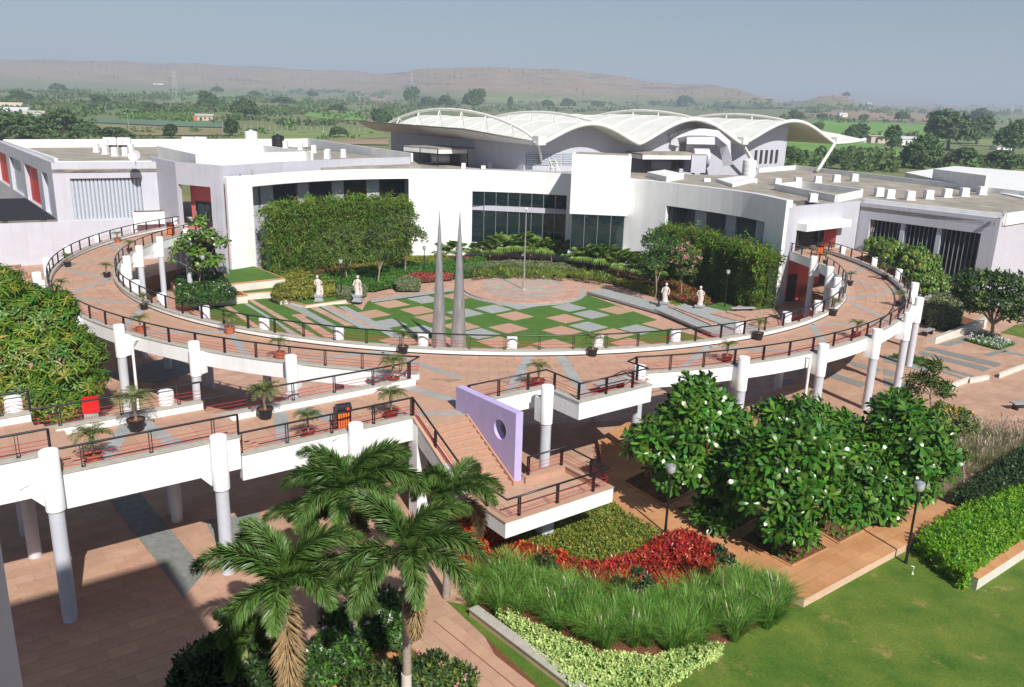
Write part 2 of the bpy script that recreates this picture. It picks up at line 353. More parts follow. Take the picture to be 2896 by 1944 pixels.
# skyline and foot of the hills read at photograph columns; distance gives the true height
XS = [-2400, -900, 0, 150, 300, 450, 600, 720, 850, 1000, 1090, 1160, 1200, 1300, 1450, 1600, 1690, 1750, 1820, 1900, 2000, 2080, 2130, 2200, 2270, 2300, 2325, 2360, 2390, 2440, 2500, 2700, 2896, 4200, 5600]
YS = [60, 140, 167, 170, 173, 178, 183, 189, 196, 201, 209, 203, 193, 190, 192, 199, 207, 216, 231, 237, 241, 250, 268, 292, 284, 277, 271, 271, 278, 293, 300, 300, 303, 340, 360]
YB = [150, 215, 240, 242, 246, 250, 254, 258, 262, 268, 275, 280, 284, 290, 296, 300, 302, 303, 304, 305, 306, 306, 306, 307, 307, 307, 307, 307, 307, 307, 307, 308, 310, 350, 368]
DH = [3300, 3300, 3300, 3300, 3300, 3300, 3300, 3300, 3300, 3200, 2900, 2600, 2500, 2400, 2400, 2500, 2600, 2700, 2700, 2700, 2700, 2500, 2400, 2300, 2200, 2200, 2200, 2200, 2200, 2300, 3000, 4500, 4800, 4800, 4800]
NCOL = 420
xs_ = np.linspace(-2400, 5600, NCOL)
def smooth(a, k=5):
    b = np.pad(a, k, mode='edge'); return np.convolve(b, np.ones(2 * k + 1) / (2 * k + 1), 'valid')
ridge = np.interp(xs_, XS, YS); base_ = smooth(np.interp(xs_, XS, YB), 6); dh = smooth(np.interp(xs_, XS, DH), 6)
ridge = ridge + np.array([1.4 * math.sin(x * .031) + .9 * math.sin(x * .083 + 1) for x in xs_])
def zat(px, py, d): return atd(px, py, d)[2]
DR = [120, 160, 230, 320, 420, 540, 680, 850, 1050, 1300, 1600, 1900]
def ground_z(px, d):
    """height of the plain at photograph column px, distance d"""
    i = np.interp(px, xs_, np.arange(NCOL)); yb = np.interp(px, xs_, base_); D = .72 * np.interp(px, xs_, dh)
    zb = zat(px, yb, D)
    if d <= 150: return -.6 if d > 60 else -.6
    t = min(1, (d - 150) / (D - 150)); return -.6 + (zb + .6) * (t ** 1.15)
tv, tf = [], []
rows = []
for d in DR: rows.append([(lambda p: (p[0], p[1], ground_z(x, d)))(atd(x, 300, d)) for x in xs_])
for fr_ in (.72, .76, .80, .85, .90, .94, .97, 1.0, 1.05, 1.15):
    rr = []
    for j, x in enumerate(xs_):
        D = dh[j] * fr_
        if fr_ <= 1:
            t = (fr_ - .72) / .28; prof = t ** .85 if t < .8 else .827 + (t - .8) / .2 * .173
            zb, zr = zat(x, base_[j], dh[j] * .72), zat(x, ridge[j], dh[j])
            z = zb + (zr - zb) * prof + (math.sin(x * .05 + fr_ * 30) * 3 + math.sin(x * .13 + fr_ * 60) * 2) * math.sin(math.pi * t)
        else: z = zat(x, ridge[j], dh[j]) - (fr_ - 1) * 120
        p = atd(x, 300, D); rr.append((p[0], p[1], z))
    rows.append(rr)
tv = [p for r_ in rows for p in r_]
for i in range(len(rows) - 1):
    for j in range(NCOL - 1): tf.append((i * NCOL + j, i * NCOL + j + 1, (i + 1) * NCOL + j + 1, (i + 1) * NCOL + j))
mb = MB(); mb.smooth = True; mb.add(tv, tf); tag(mb.build('hills', M['terrain']), kind='structure')
# plateau of a farther range, blue with distance, behind the mesa
mb = MB(); mb.smooth = True
far_ = [(1500, 260), (1650, 228), (1750, 219), (1830, 222), (1900, 234), (1980, 246), (2080, 262), (2200, 272), (2300, 262), (2420, 258), (2560, 272), (2700, 288), (2900, 298)]
top = [atd(x, y, 7000) for x, y in far_]; bot = [atd(x, 312, 5600) for x, y in far_]; back = [atd(x, 330, 9000) for x, y in far_]
mb.add(list(bot) + list(top) + list(back), [(i, i + 1, len(far_) + i + 1, len(far_) + i) for i in range(len(far_) - 1)] + [(len(far_) + i, len(far_) + i + 1, 2 * len(far_) + i + 1, 2 * len(far_) + i) for i in range(len(far_) - 1)])
tag(mb.build('far_hills', M['terrain']), kind='structure')
# big base sheet under everything (out to the horizon, also behind the camera)
mb = MB(); mb.prism([(-9000, -2500), (9000, -2500), (9000, 9500), (-9000, 9500)], -4.2, -4.0); tag(mb.build('ground', M['field_dry']), kind='structure')

# ------------------------------------------------------------------ plaza sheet (polar round the court, so that the sunken court stays open)
def zone(name, poly_px, z, m, kind='structure', th=.03):
    mb = MB(); mb.prism([at2(x, y, z) for x, y in poly_px], z - th, z); o = mb.build(name, m); tag(o, kind=kind); return o
def brickmat(name, c1, c2, mort, bw, bh, ang, ms=.012):
    m = bpy.data.materials.new(name); m.use_nodes = True; N = m.node_tree.nodes; L = m.node_tree.links; b = N['Principled BSDF']; b.inputs['Roughness'].default_value = .75
    tc = N.new('ShaderNodeTexCoord'); mp = N.new('ShaderNodeMapping'); mp.inputs['Rotation'].default_value = (0, 0, -R(ang)); L.new(tc.outputs['Object'], mp.inputs[0])
    br = N.new('ShaderNodeTexBrick'); br.inputs['Scale'].default_value = 1; br.inputs['Brick Width'].default_value = bw; br.inputs['Row Height'].default_value = bh
    br.inputs['Mortar Size'].default_value = ms; br.inputs['Color1'].default_value = (*c1, 1); br.inputs['Color2'].default_value = (*c2, 1); br.inputs['Mortar'].default_value = (*mort, 1); br.inputs['Bias'].default_value = -.1
    L.new(mp.outputs[0], br.inputs['Vector'])
    nz = N.new('ShaderNodeTexNoise'); nz.inputs['Scale'].default_value = .7; nz.inputs['Detail'].default_value = 8; nz.inputs['Roughness'].default_value = .75; L.new(tc.outputs['Object'], nz.inputs['Vector'])
    mr = N.new('ShaderNodeMapRange'); mr.inputs[1].default_value = .3; mr.inputs[2].default_value = .7; mr.inputs[3].default_value = .8; mr.inputs[4].default_value = 1.18; L.new(nz.outputs[0], mr.inputs[0])
    hs = N.new('ShaderNodeHueSaturation'); L.new(br.outputs[0], hs.inputs['Color']); L.new(mr.outputs[0], hs.inputs['Value']); L.new(hs.outputs[0], b.inputs['Base Color'])
    bp = N.new('ShaderNodeBump'); bp.inputs['Strength'].default_value = .3; bp.inputs['Distance'].default_value = .01; inv = N.new('ShaderNodeMath'); inv.operation = 'SUBTRACT'; inv.inputs[0].default_value = 1
    L.new(br.outputs['Fac'], inv.inputs[1]); L.new(inv.outputs[0], bp.inputs['Height']); L.new(bp.outputs[0], b.inputs['Normal']); return m
M['plaza'] = brickmat('plaza_paving', (.41, .245, .165), (.48, .30, .21), (.34, .205, .145), 1.2, .6, UANG)
M['orangep2'] = brickmat('ochre_path_paving', (.46, .22, .09), (.53, .275, .13), (.36, .17, .07), .9, .6, UANG, .010)
M['pstone'] = brickmat('pink_court_paving', (.44, .26, .19), (.52, .32, .24), (.32, .19, .14), .9, .45, UANG)
RC = 29.35; ZC = -1.5
mb = MB(); n = 120; rads = [RC, 34.2, 38, 46, 60, 85, 90, 150]
rck = lambda k: (RC if not (-6 < (k * 3 if k * 3 < 270 else k * 3 - 360) < 186) else 33.9)
vs = [(C0[0] + max(r, rck(k)) * math.cos(2 * math.pi * k / n), C0[1] + max(r, rck(k)) * math.sin(2 * math.pi * k / n), (0. if r < 86 else -.5)) for r in rads for k in range(n)]
for i in range(len(rads) - 1): mb.add(vs[i * n:(i + 2) * n], [(k, (k + 1) % n, n + (k + 1) % n, n + k)[::-1] for k in range(n)], 1 if i > 4 else 0)
# kerb wall round the sunken court
mb.add([(C0[0] + rck(k) * math.cos(2 * math.pi * k / n), C0[1] + rck(k) * math.sin(2 * math.pi * k / n), z) for z in (ZC - .1, 0) for k in range(n)], [(k, (k + 1) % n, n + (k + 1) % n, n + k) for k in range(n)])
plaza = mb.build('pavement', [M['plaza'], M['field_dry']]); tag(plaza, kind='structure')
mb = MB(); mb.prism([pol(rck(k) + .1, 3 * k) for k in range(120)], ZC - .1, ZC); court = mb.build('courtyard_floor', M['pstone']); tag(court, kind='structure')

# slabs of the near plaza, each its own piece
def slabs(parent, cells, z, sx, sy, mats, ang=UANG, th=.012, limit=300, key=None, name='paving_slab', bed=None):
    if key: cells = sorted(cells, key=key)
    me = None
    mb0 = MB(); hx, hy = sx / 2 - .006, sy / 2 - .006
    mb0.prism([(-hx, -hy), (hx, -hy), (hx, hy), (-hx, hy)], 0, th)
    proto = mb0.build(name, mats[0], parent, local=True); me = proto.data; first = True
    for c in cells[:limit]:
        if first: o = proto; first = False
        else: o = link(name, me, parent)
        o.location = (c[0] - parent.location[0], c[1] - parent.location[1], z - parent.location[2] + random.uniform(-.002, .002)); o.rotation_euler = (0, 0, R(ang))
    if cells[limit:]:
        mb1 = MB()
        for c in cells[limit:]: mb1.box(c, sx - .012, sy - .012, z, z + th, ang)
        o = mb1.build(name + 's', mats[1], parent); tag(o, kind='stuff')
cells = []
for i in range(-30, 12):
    for j in range(-14, 16):
        u, v = i * .9 + (.45 if j % 2 else 0), j * .6
        x, y = uv(u, v)
        if x > -4.2 + (y - 22) * -.25 or y < 16 or x < -24 or y > 30.5: continue
        if x / max(y, 1) < -.80: continue
        cells.append((x, y))
slabs(plaza, cells, .004, .9, .6, [M['stoneo'], M['stone']], key=lambda c: c[0] ** 2 + c[1] ** 2)
def band(name, pts, z, m, parent=None, th=.016):
    mb = MB(); mb.prism(pts, z - .01, z + th); o = mb.build(name, m, parent); return o
# grey slate bands in the front-left plaza
z3 = 1.9467
def Zp(x0, y0, s): return lambda x, y: (x0 + x / s, y0 + y / s)
q = Zp(0, 1300, z3)
for poly in ([(610, 230), (770, 185), (1130, 620), (1010, 760)], [(1130, 335), (1430, 290), (1430, 440), (1200, 480)], [(540, 340 - 800), (930, 240 - 800), (1120, 300 - 800), (870, 380 - 800)]):
    band('slate_band', [at2(*q(*p), .0) for p in poly], .012, M['greyst'], plaza)
# bands on the right plaza and under the ring
q = Zp(2500, 850, 3.919)
for poly in ([(440, 545), (500, 515), (1310, 705), (1240, 740)], [(370, 590), (420, 565), (1190, 755), (1110, 785)], [(600, 745), (650, 740), (1170, 885), (1120, 900)], [(540, 760), (580, 765), (1010, 890), (960, 905)],
             [(0, 600), (60, 610), (560, 740), (440, 790), (0, 680)], [(0, 760), (160, 800), (160, 850), (0, 830)], [(0, 860), (360, 960), (260, 1000), (0, 940)], [(1100, 600), (1330, 540), (1400, 555), (1180, 620)], [(600, 490), (880, 400), (980, 440), (720, 510)],
             [(1340, 560), (1552, 600), (1552, 620), (1300, 580)], [(1130, 370), (1500, 480), (1380, 520), (1280, 540), (880, 430)]):
    band('slate_band', [at2(*q(*p), .0) for p in poly], .006, M['greyst'], plaza)
q = Zp(1900, 800, 2.24)
for poly in ([(980, 590), (1010, 570), (1240, 640), (1200, 665)], [(1090, 500), (1130, 495), (1330, 550), (1290, 575)], [(640, 640), (760, 610), (770, 640), (660, 665)]):
    band('slate_band', [at2(*q(*p), .0) for p in poly], .006, M['greyst'], plaza)

# ================================================================== RING WALKWAY
ZD, ZCURB, ZRAIL = 4.18, 4.51, 5.30
A_IN = (157.2, 362 + 14.3)      # inner rail from the left entrance round the near side to the right entrance
A_OUTL = (157.6, 180 + 86.6)    # outer rail, left part, up to the footbridge corner
A_OUTR = (284.8, 362 + 21.5)
def arc(r, a0, a1, n): return [pol(r, a0 + (a1 - a0) * i / n) for i in range(n + 1)]
def sweep(mb, path, prof, closed=False, z=0., m=None):
    """path of xy points; prof list of (offset to the left of travel, z)"""
    P = [np.array(p, float) for p in path]; n = len(P); k = len(prof); vs = []
    zz = z if isinstance(z, (list, tuple, np.ndarray)) else [z] * n
    for i in range(n):
        a = P[max(i - 1, 0)]; b = P[min(i + 1, n - 1)]
        if 0 < i < n - 1:
            d1 = (P[i] - a) / np.linalg.norm(P[i] - a); d2 = (b - P[i]) / np.linalg.norm(b - P[i]); t = d1 + d2; t /= np.linalg.norm(t); sc = 1 / max(.35, t @ d1)
        else: t = (b - a) / np.linalg.norm(b - a); sc = 1
        nrm = np.array([-t[1], t[0]]) * sc
        for o_, h in prof: vs.append((P[i][0] + nrm[0] * o_, P[i][1] + nrm[1] * o_, zz[i] + h))
    fs = [(i * k + j, (i + 1) * k + j, (i + 1) * k + (j + 1) % k, i * k + (j + 1) % k) for i in range(n - 1) for j in range(k)]
    fs += [tuple(range(k)), tuple((n - 1) * k + j for j in range(k))[::-1]]
    mb.add(vs, fs, m)
ring = thing('curved_walkway', (C0[0], C0[1], 0), 'elevated ring shaped walkway paved in pink stone with white parapets around the court', 'walkway')
mb = MB()
sweep(mb, arc((RI + RO) / 2, 155.5, 384, 130), [(-(RO - RI) / 2, ZD - .28), ((RO - RI) / 2, ZD - .28), ((RO - RI) / 2, ZD - .02), (-(RO - RI) / 2, ZD - .02)])
mb.build('deck', M['joint'], ring)
prof = [(-.17, 0), (.17, 0), (.17, 1), (-.17, 1)]
def parapet(parent, path, zt, zb, name='parapet', cop=True, mw=None):
    mb = MB(); sweep(mb, path, [(-.16, zb), (.16, zb), (.16, zt - .045), (-.16, zt - .045)]); o = mb.build(name, mw or M['white'], parent)
    if cop:
        mb = MB(); sweep(mb, path, [(-.20, zt - .045), (.20, zt - .045), (.20, zt), (-.20, zt)]); mb.build('coping', M['concrete'], o)
    return o
parapet(ring, arc(RI, *A_IN, 120), ZCURB, 3.70)
parapet(ring, arc(RO, *A_OUTL, 70), ZCURB, 3.66)
parapet(ring, arc(RO, *A_OUTR, 62), ZCURB, 3.66)
# black skirting at the foot of the parapets
mb = MB(); sweep(mb, arc(RI + .172, *A_IN, 120), [(-.012, ZD), (.012, ZD), (.012, ZD + .06), (-.012, ZD + .06)])
sweep(mb, arc(RO - .172, *A_OUTL, 70), [(-.012, ZD), (.012, ZD), (.012, ZD + .06), (-.012, ZD + .06)]); sweep(mb, arc(RO - .172, *A_OUTR, 62), [(-.012, ZD), (.012, ZD), (.012, ZD + .06), (-.012, ZD + .06)])
mb.build('skirting', M['black'], ring)
# stone slabs, laid in curved courses
def ring_slab(mb, r0, r1, a0, a1, z0, z1):
    g = .007; ga = math.degrees(g / r0)
    mb.prism([pol(r0 + g, a0 + ga), pol(r1 - g, a0 + ga), pol(r1 - g, a1 - ga), pol(r0 + g, a1 - ga)][::-1], z0, z1)
NR = 6; dr = (RO - RI - .36) / NR; da = math.degrees(1.0 / 31.9)
allc = []
for i in range(NR):
    a = 156.5 + (da / 2 if i % 2 else 0)
    while a + da < 383: allc.append((i, a)); a += da
allc.sort(key=lambda c: -math.cos(R(c[1] - 270)))
stuff = MB()
for n_, (i, a) in enumerate(allc):
    r0 = RI + .18 + i * dr
    grey = False
    zt = ZD + .0 + random.uniform(-.002, .002)
    if grey or n_ < 300:
        mb = MB(); ring_slab(mb, r0, r0 + dr, a, a + da, ZD - .02, zt); mb.build('slate_slab' if grey else 'paving_slab', M['greyl'] if grey else M['stoneo'], ring)
    else: ring_slab(stuff, r0, r0 + dr, a, a + da, ZD - .02, zt)
tag(stuff.build('paving_slabs', M['stone'], ring), kind='stuff')
def dband(parent, P, Q, w_=.42, z=None, m='greyl'):
    P, Q = np.array(P), np.array(Q); e = (Q - P) / np.linalg.norm(Q - P); n_ = np.array([-e[1], e[0]]) * w_ / 2; z = ZD if z is None else z
    N_ = max(2, int(np.linalg.norm(Q - P) / .9))
    for k in range(N_):
        a, b = P + (Q - P) * k / N_, P + (Q - P) * (k + 1) / N_ - e * .012; mb = MB(); mb.prism([tuple(a - n_), tuple(b - n_), tuple(b + n_), tuple(a + n_)], z - .01, z + .006); mb.build('slate_slab', M[m], parent)
zz_a = 160.0; k_ = 0
while zz_a < 376:
    r_a, r_b = (RI + .3, RO - .3) if k_ % 2 else (RO - .3, RI + .3)
    if not (262 < zz_a < 282): dband(ring, pol(r_a, zz_a), pol(r_b, zz_a + 8.5))
    zz_a += 8.5 if k_ % 3 else 10.5; k_ += 1

# ------------------------------------------------------------------ columns
def column_proto(hcap, hfoot, ztop, name='concrete_column', rc=.29, rs=.245):
    t = thing(name, (0, 0, 0), 'x', 'column')
    mb = MB(); mb.smooth = False; mb.lathe([(rs, 0), (rs, hcap - hfoot)], n=20); mb.build('shaft', M['colgrey'], t, smooth=True, local=True)
    mb = MB(); mb.lathe([(rc, hcap - hfoot), (rc, ztop - hfoot - .02), (rc - .02, ztop - hfoot)], n=20); o = mb.build('cap', M['white'], t, smooth=False, local=True)
    for p in o.data.polygons: p.use_smooth = abs(p.normal.z) < .3
    return t
def bracket(parent_c, x, y, ang, w=.54, l=.55, z0=3.3, z1=4.46, foot=0.):
    """square block that ties the cap to the parapet; local to the column"""
    mb = MB(); ca, sa = math.cos(R(ang)), math.sin(R(ang))
    pts = [(-l * ca + w / 2 * sa, -l * sa - w / 2 * ca), (w / 2 * sa, -w / 2 * ca), (-w / 2 * sa, w / 2 * ca), (-l * ca - w / 2 * sa, -l * sa + w / 2 * ca)]
    mb.prism(pts, z0 - foot, z1 - foot); mb.build('bracket', M['white'], parent_c, local=True)
outer_a = [159.3, 169.0, 178.8, -171.6, -162.1, -152.5, -142.8, -133.0, -123.3, -113.6, -104.0, -75.2, -65.2, -55.4, -45.7, -35.9, -26.4, -16.9, -7.4, 1.9, 11.5]
olabs = ['white column beside the left building entrance', 'white column outside the ring rail beyond the terracotta potted palm', 'white column on the ring beside the grey retaining wall',
 'white column behind the black potted palm at the far left curve', 'white column of the far left curve, next to the brick steps', 'free standing white stub above the leafy tree, leftmost of the ring columns', 'white column hidden mostly by the big leafy tree',
 'white column rising out of the leafy tree top', 'tall white column beside the thin white downpipe under the left curve', 'white column between the downpipe and the footbridge corner', 'white column just left of the footbridge junction, under the ring',
 'white column at the inner corner where the terrace meets the ring', 'white column above the frangipani nearest the terrace', 'white column with downpipe beside it, behind the frangipani trees', 'tall white column fourth from the terrace on the ring', 'tall white column before the paired ones on the right curve',
 'nearer of the two tall columns standing close together at the right curve', 'farther of the two tall columns at the right curve', 'short looking white column by the umbrella trees', 'white column cap amid the umbrella trees', 'white column beside the right entrance end of the outer rail']
cproto = None
for a, lb in zip(outer_a, olabs):
    x, y = pol(34.72, a)
    if cproto is None:
        cproto = column_proto(3.25, 0, 5.07); bracket(cproto, 0, 0, 0); c = cproto; c.location = (x, y, 0)
    else: c = dup(cproto, (x, y, 0))
    c.rotation_euler = (0, 0, R(a)); tag(c, lb, 'column', 'columns carrying the outer edge of the ring walkway')
iproto = None
inner_a = [178.9 + 9.6 * k for k in range(-1, 20)]
for k, a in enumerate(inner_a):
    x, y = pol(29.13, a)
    pos = ['first', 'second', 'third', 'fourth', 'fifth', 'sixth', 'seventh', 'eighth', 'ninth', 'tenth', 'eleventh', 'twelfth', 'thirteenth', 'fourteenth', 'fifteenth', 'sixteenth', 'seventeenth', 'eighteenth', 'nineteenth', 'twentieth', 'twenty first'][k]
    if iproto is None:
        iproto = column_proto(3.3, ZC, 5.07); bracket(iproto, 0, 0, 180, foot=ZC); c = iproto; c.location = (x, y, ZC)
    else: c = dup(iproto, (x, y, ZC))
    c.rotation_euler = (0, 0, R(a)); tag(c, f'white topped column inside the ring rail, {pos} counting from the left entrance', 'column', 'columns carrying the inner edge of the ring walkway')

# ------------------------------------------------------------------ railings
def post_mesh(h):
    mb = MB()
    for s in (-.045, .045): mb.box((s, 0), .016, .085, 0, h)
    mb.box((0, 0), .13, .10, 0, .012)
    return mb
POSTME = {}
def railing(label, path, zc, group='black rails with red wires', step=1.75, endpost=True, posts=None, smoothpath=False, wires=(.12, .28, .43), h=.79):
    """path: xy points; zc: coping height per point (or one number)"""
    P = [np.array(p, float) for p in path]; n = len(P); zz = [zc] * n if not isinstance(zc, (list, tuple)) else list(zc)
    t = thing('railing', (P[0][0], P[0][1], zz[0]), label, 'railing', group)
    mb = MB(); mb.tube([(p[0], p[1], z + h) for p, z in zip(P, zz)], .042, 8); mb.build('handrail', M['black'], t, smooth=True)
    for wz in wires:
        mb = MB(); mb.tube([(p[0], p[1], z + wz) for p, z in zip(P, zz)], .011, 4); mb.build('wire', M['redwire'], t)
    if 'p' not in POSTME: me = post_mesh(h - .03); POSTME['p'] = me.build('post', M['black'], t, local=True); first = POSTME['p']
    else: first = None
    seg = [np.linalg.norm(P[i + 1] - P[i]) for i in range(n - 1)]; tot = sum(seg)
    N = max(1, round(tot / step)); ds = [tot * (k + (0 if endpost else .5)) / N for k in range(N + (1 if endpost else 0))] if posts is None else posts
    for d in ds:
        d = min(max(d, .06), tot - .06); i = 0; dd = d
        while i < n - 2 and dd > seg[i]: dd -= seg[i]; i += 1
        f = dd / seg[i]; p = P[i] + (P[i + 1] - P[i]) * f; z = zz[i] + (zz[i + 1] - zz[i]) * f; tg = P[i + 1] - P[i]
        if first is not None: o = first; first = None
        else: o = link('post', POSTME['p'].data, t)
        o.location = (p[0] - P[0][0], p[1] - P[0][1], z - zz[0]); o.rotation_euler = (0, 0, math.atan2(tg[1], tg[0]))
    return t
railing('long inner railing curving round the court side of the ring walkway', arc(RI, *A_IN, 120), ZCURB, step=1.9)
corner = uv(2.27, 11.15)
railing('outer railing of the ring from the left entrance to the footbridge corner', arc(RO, A_OUTL[0], A_OUTL[1], 70) + [corner], ZCURB, step=1.95)
T5, T6 = uv(11.5, 5.75), uv(12.46, 6.05)
railing('outer railing of the ring from the terrace to the right entrance', arc(RO, *A_OUTR, 62), ZCURB, step=1.95)

# ================================================================== FOOTBRIDGE, TERRACE, JUNCTION, STAIRS
br = thing('footbridge', (*uv(-6, 9), 0), 'straight stepped footbridge with white parapets leading left from the ring', 'footbridge')
VN, VFr = 6.75, 11.10        # near and far edges
US1, US2 = -7.45, -13.55    # where the levels change
mb = MB()
mb.prism([uv(US1, VN), uv(2.6, VN), uv(2.6, VFr), uv(US1, VFr)], ZD - .3, ZD - .02)
mb.prism([uv(US2, VN), uv(US1 - .003, VN), uv(US1 - .003, VFr), uv(US2, VFr)], ZD + .43, ZD + .73)
mb.prism([uv(-26, VN), uv(US2 - .003, VN), uv(US2 - .003, VFr), uv(-26, VFr)], ZD + 1.18, ZD + 1.48)
# steps: four risers each
for U0, zb in ((US1, ZD), (US2, ZD + .75)):
    for k in range(1, 4): mb.prism([uv(U0, VN + .16), uv(U0 + .33 * (4 - k), VN + .16), uv(U0 + .33 * (4 - k), VFr - .16), uv(U0, VFr - .16)], zb + .19 * (k - 1) - .02, zb + .19 * k - .002)
mb.build('deck', M['tread'], br)
cells = []
def bridge_cells(u0, u1, z):
    nu = int((u1 - u0) / .9); nv = 6; sv = (VFr - VN - .36) / nv
    return [(uv(u0 + (i + .5) * (u1 - u0) / nu, VN + .18 + (j + .5) * sv), z, (u1 - u0) / nu, sv) for i in range(nu) for j in range(nv)]
bc = bridge_cells(US1 + 1.0, 2.2, ZD) + bridge_cells(US2 + 1.0, US1, ZD + .75) + bridge_cells(-19, US2, ZD + 1.5)
for c, z, su, sv in bc:
    mb = MB(); grey = False
    mb.box(c, su - .012, sv - .012, z - .021, z + random.uniform(-.002, .002), UANG); mb.build('paving_slab', M['greyl'] if grey else M['stoneo'], br)
for a, b, z in ((-5.6, -4.3, ZD), (-2.2, -3.4, ZD), (-12.2, -10.4, ZD + .75), (-9.3, -9.9, ZD + .75), (-16.5, -15.2, ZD + 1.5)): dband(br, uv(a, VN + .25), uv(b, VFr - .25), .55, z)
# parapets with the stepped tops
def bpar(v, u0, u1, zt, zb, cop=True): return parapet(br, [uv(u0, v), uv(u1, v)], zt, zb)
bpar(VFr, US1 + .02, 2.35, ZCURB, 3.55); bpar(VFr, US2 + .02, US1 - .02, ZCURB + .75, 4.1); bpar(VFr, -26, US2 - .02, ZCURB + 1.5, 4.8)
bpar(VN, US1 + .02, -.05, ZCURB, 3.45); bpar(VN, US2 + .02, US1 - .02, ZCURB + .75, 3.95); bpar(VN, -26, US2 - .02, ZCURB + 1.5, 4.6)
# end block of the far parapet and the short return to the ring
mb = MB(); mb.prism([uv(1.2, VFr - .2), uv(2.5, VFr - .2), uv(2.5, VFr + .3), uv(1.2, VFr + .3)], 3.66, ZCURB - .002); mb.build('end_block', M['white'], br)
railing('far side railing of the footbridge, lowest level next to the ring', [uv(US1, VFr), uv(2.27, VFr)], ZCURB, step=2.0)
def zrail(label, v, U, zlo, extra=None):
    t = railing(label, [uv(U[0], v), uv(U[1], v)], zlo, step=2.3, posts=[.9, (U[1] - U[0]) * .5, U[1] - U[0] - .9])
    return t
r1 = zrail('far side railing of the footbridge, middle level', VFr, (US2, US1), ZCURB + .75)
r2 = zrail('near side railing of the footbridge, middle level between the two columns', VN, (US2, US1), ZCURB + .75)
r3 = zrail('far side railing of the footbridge, highest level in front of the leafy tree', VFr, (-26, US2), ZCURB + 1.5)
r4 = zrail('near side railing of the footbridge, highest level at the left edge', VN, (-26, US2), ZCURB + 1.5)
for r_, u, v in ((r1, US1, VFr), (r2, US1, VN), (r3, US2, VFr), (r4, US2, VN)):
    p = uv(u, v); zt = (6.05 if u == US1 else 6.80); mb = MB(); mb.tube([(*p, zt), (*p, zt - .78)], .045, 8); mb.build('rail_drop', M['black'], r_)
# bridge columns
def bcol(u, v, ztop, zcap, label, big=1.0, hpar=4.5):
    x, y = uv(u, v); t = thing('concrete_column', (x, y, 0), label, 'column', 'columns of the footbridge')
    mb = MB(); mb.lathe([(.24, 0), (.24, zcap)], (x, y, 0), 24); mb.build('shaft', M['colgrey'], t, smooth=True)
    mb = MB(); mb.lathe([(.295, zcap), (.295, ztop - .02), (.275, ztop)], (x, y, 0), 24); o = mb.build('cap', M['white'], t)
    for p in o.data.polygons: p.use_smooth = abs(p.normal.z) < .3
    s = 1 if v < 9 else -1
    mb = MB(); mb.prism([uv(u - .27, v), uv(u + .27, v), uv(u + .27, v + s * (.75 if s > 0 else .4)), uv(u - .27, v + s * (.75 if s > 0 else .4))], zcap + .12, hpar); mb.build('bracket', M['white'], t)
    # wedge haunch on the left of the cap
    if s > 0:
        mb = MB(); a, b = uv(u - .26, v + .55), uv(u - .26, v + .25); c, d = uv(u - .95, v + .55), uv(u - .95, v + .25)
        mb.add([(*a, zcap + .05), (*b, zcap + .05), (*b, hpar), (*a, hpar), (*c, zcap + .85), (*d, zcap + .85), (*c, hpar - .3), (*d, hpar - .3)], [(0, 1, 5, 4), (0, 4, 6, 3), (1, 2, 7, 5), (4, 5, 7, 6), (3, 6, 7, 2), (0, 3, 2, 1)]); mb.build('haunch', M['white'], t)
def uvof(x, y): d = np.array([x, y]) - O2; return d @ UX, d @ VX
for (px, py), yb, hp, lb in (((137, 1274), 1441, 5.2, 'large white column of the footbridge nearest the left edge, half in shade'), ((617, 1233), 1382, 5.2, 'white column of the footbridge behind the feathery palms, sunlit'), ((1006, 1198), 1294, 4.45, 'white column of the footbridge next to the stair, above the palm crowns')):
    P = onpl(px, py, uv(-20, 6.32), uv(0, 6.32)); u, v = uvof(P[0], P[1]); bcol(u, v, P[2], hz(P[0], P[1], yb), lb, hpar=hp)
for px, py, zt, lb in ((469, 1106, 5.8, 'white column stub rising beside the far rail of the footbridge, middle level'), (36, 1124, 6.5, 'white column stub beside the far rail at the left edge of the footbridge')):
    P = at2(px, py, zt); u, v = uvof(*P); bcol(u, v, zt, 3.6, lb, hpar=zt - .6)
for k, (px, py) in enumerate(((905 / 1, 1340), (505, 1440), (105, 1500))): pass
for (px, py), lb in (((498, 1447), 'grey column under the footbridge in deep shade, between the two front columns'), ((80, 1510), 'grey column under the footbridge in deep shade at the left edge'), ((838, 1362), 'grey column under the footbridge in shade, behind the palm tops')):
    x, y = at2(px, py, 0); t = thing('concrete_column', (x, y, 0), lb, 'column', 'columns under the footbridge'); mb = MB(); mb.lathe([(.29, 0), (.29, 4.4)], (x, y, 0), 20); mb.build('shaft', M['colgrey'], t, smooth=True)

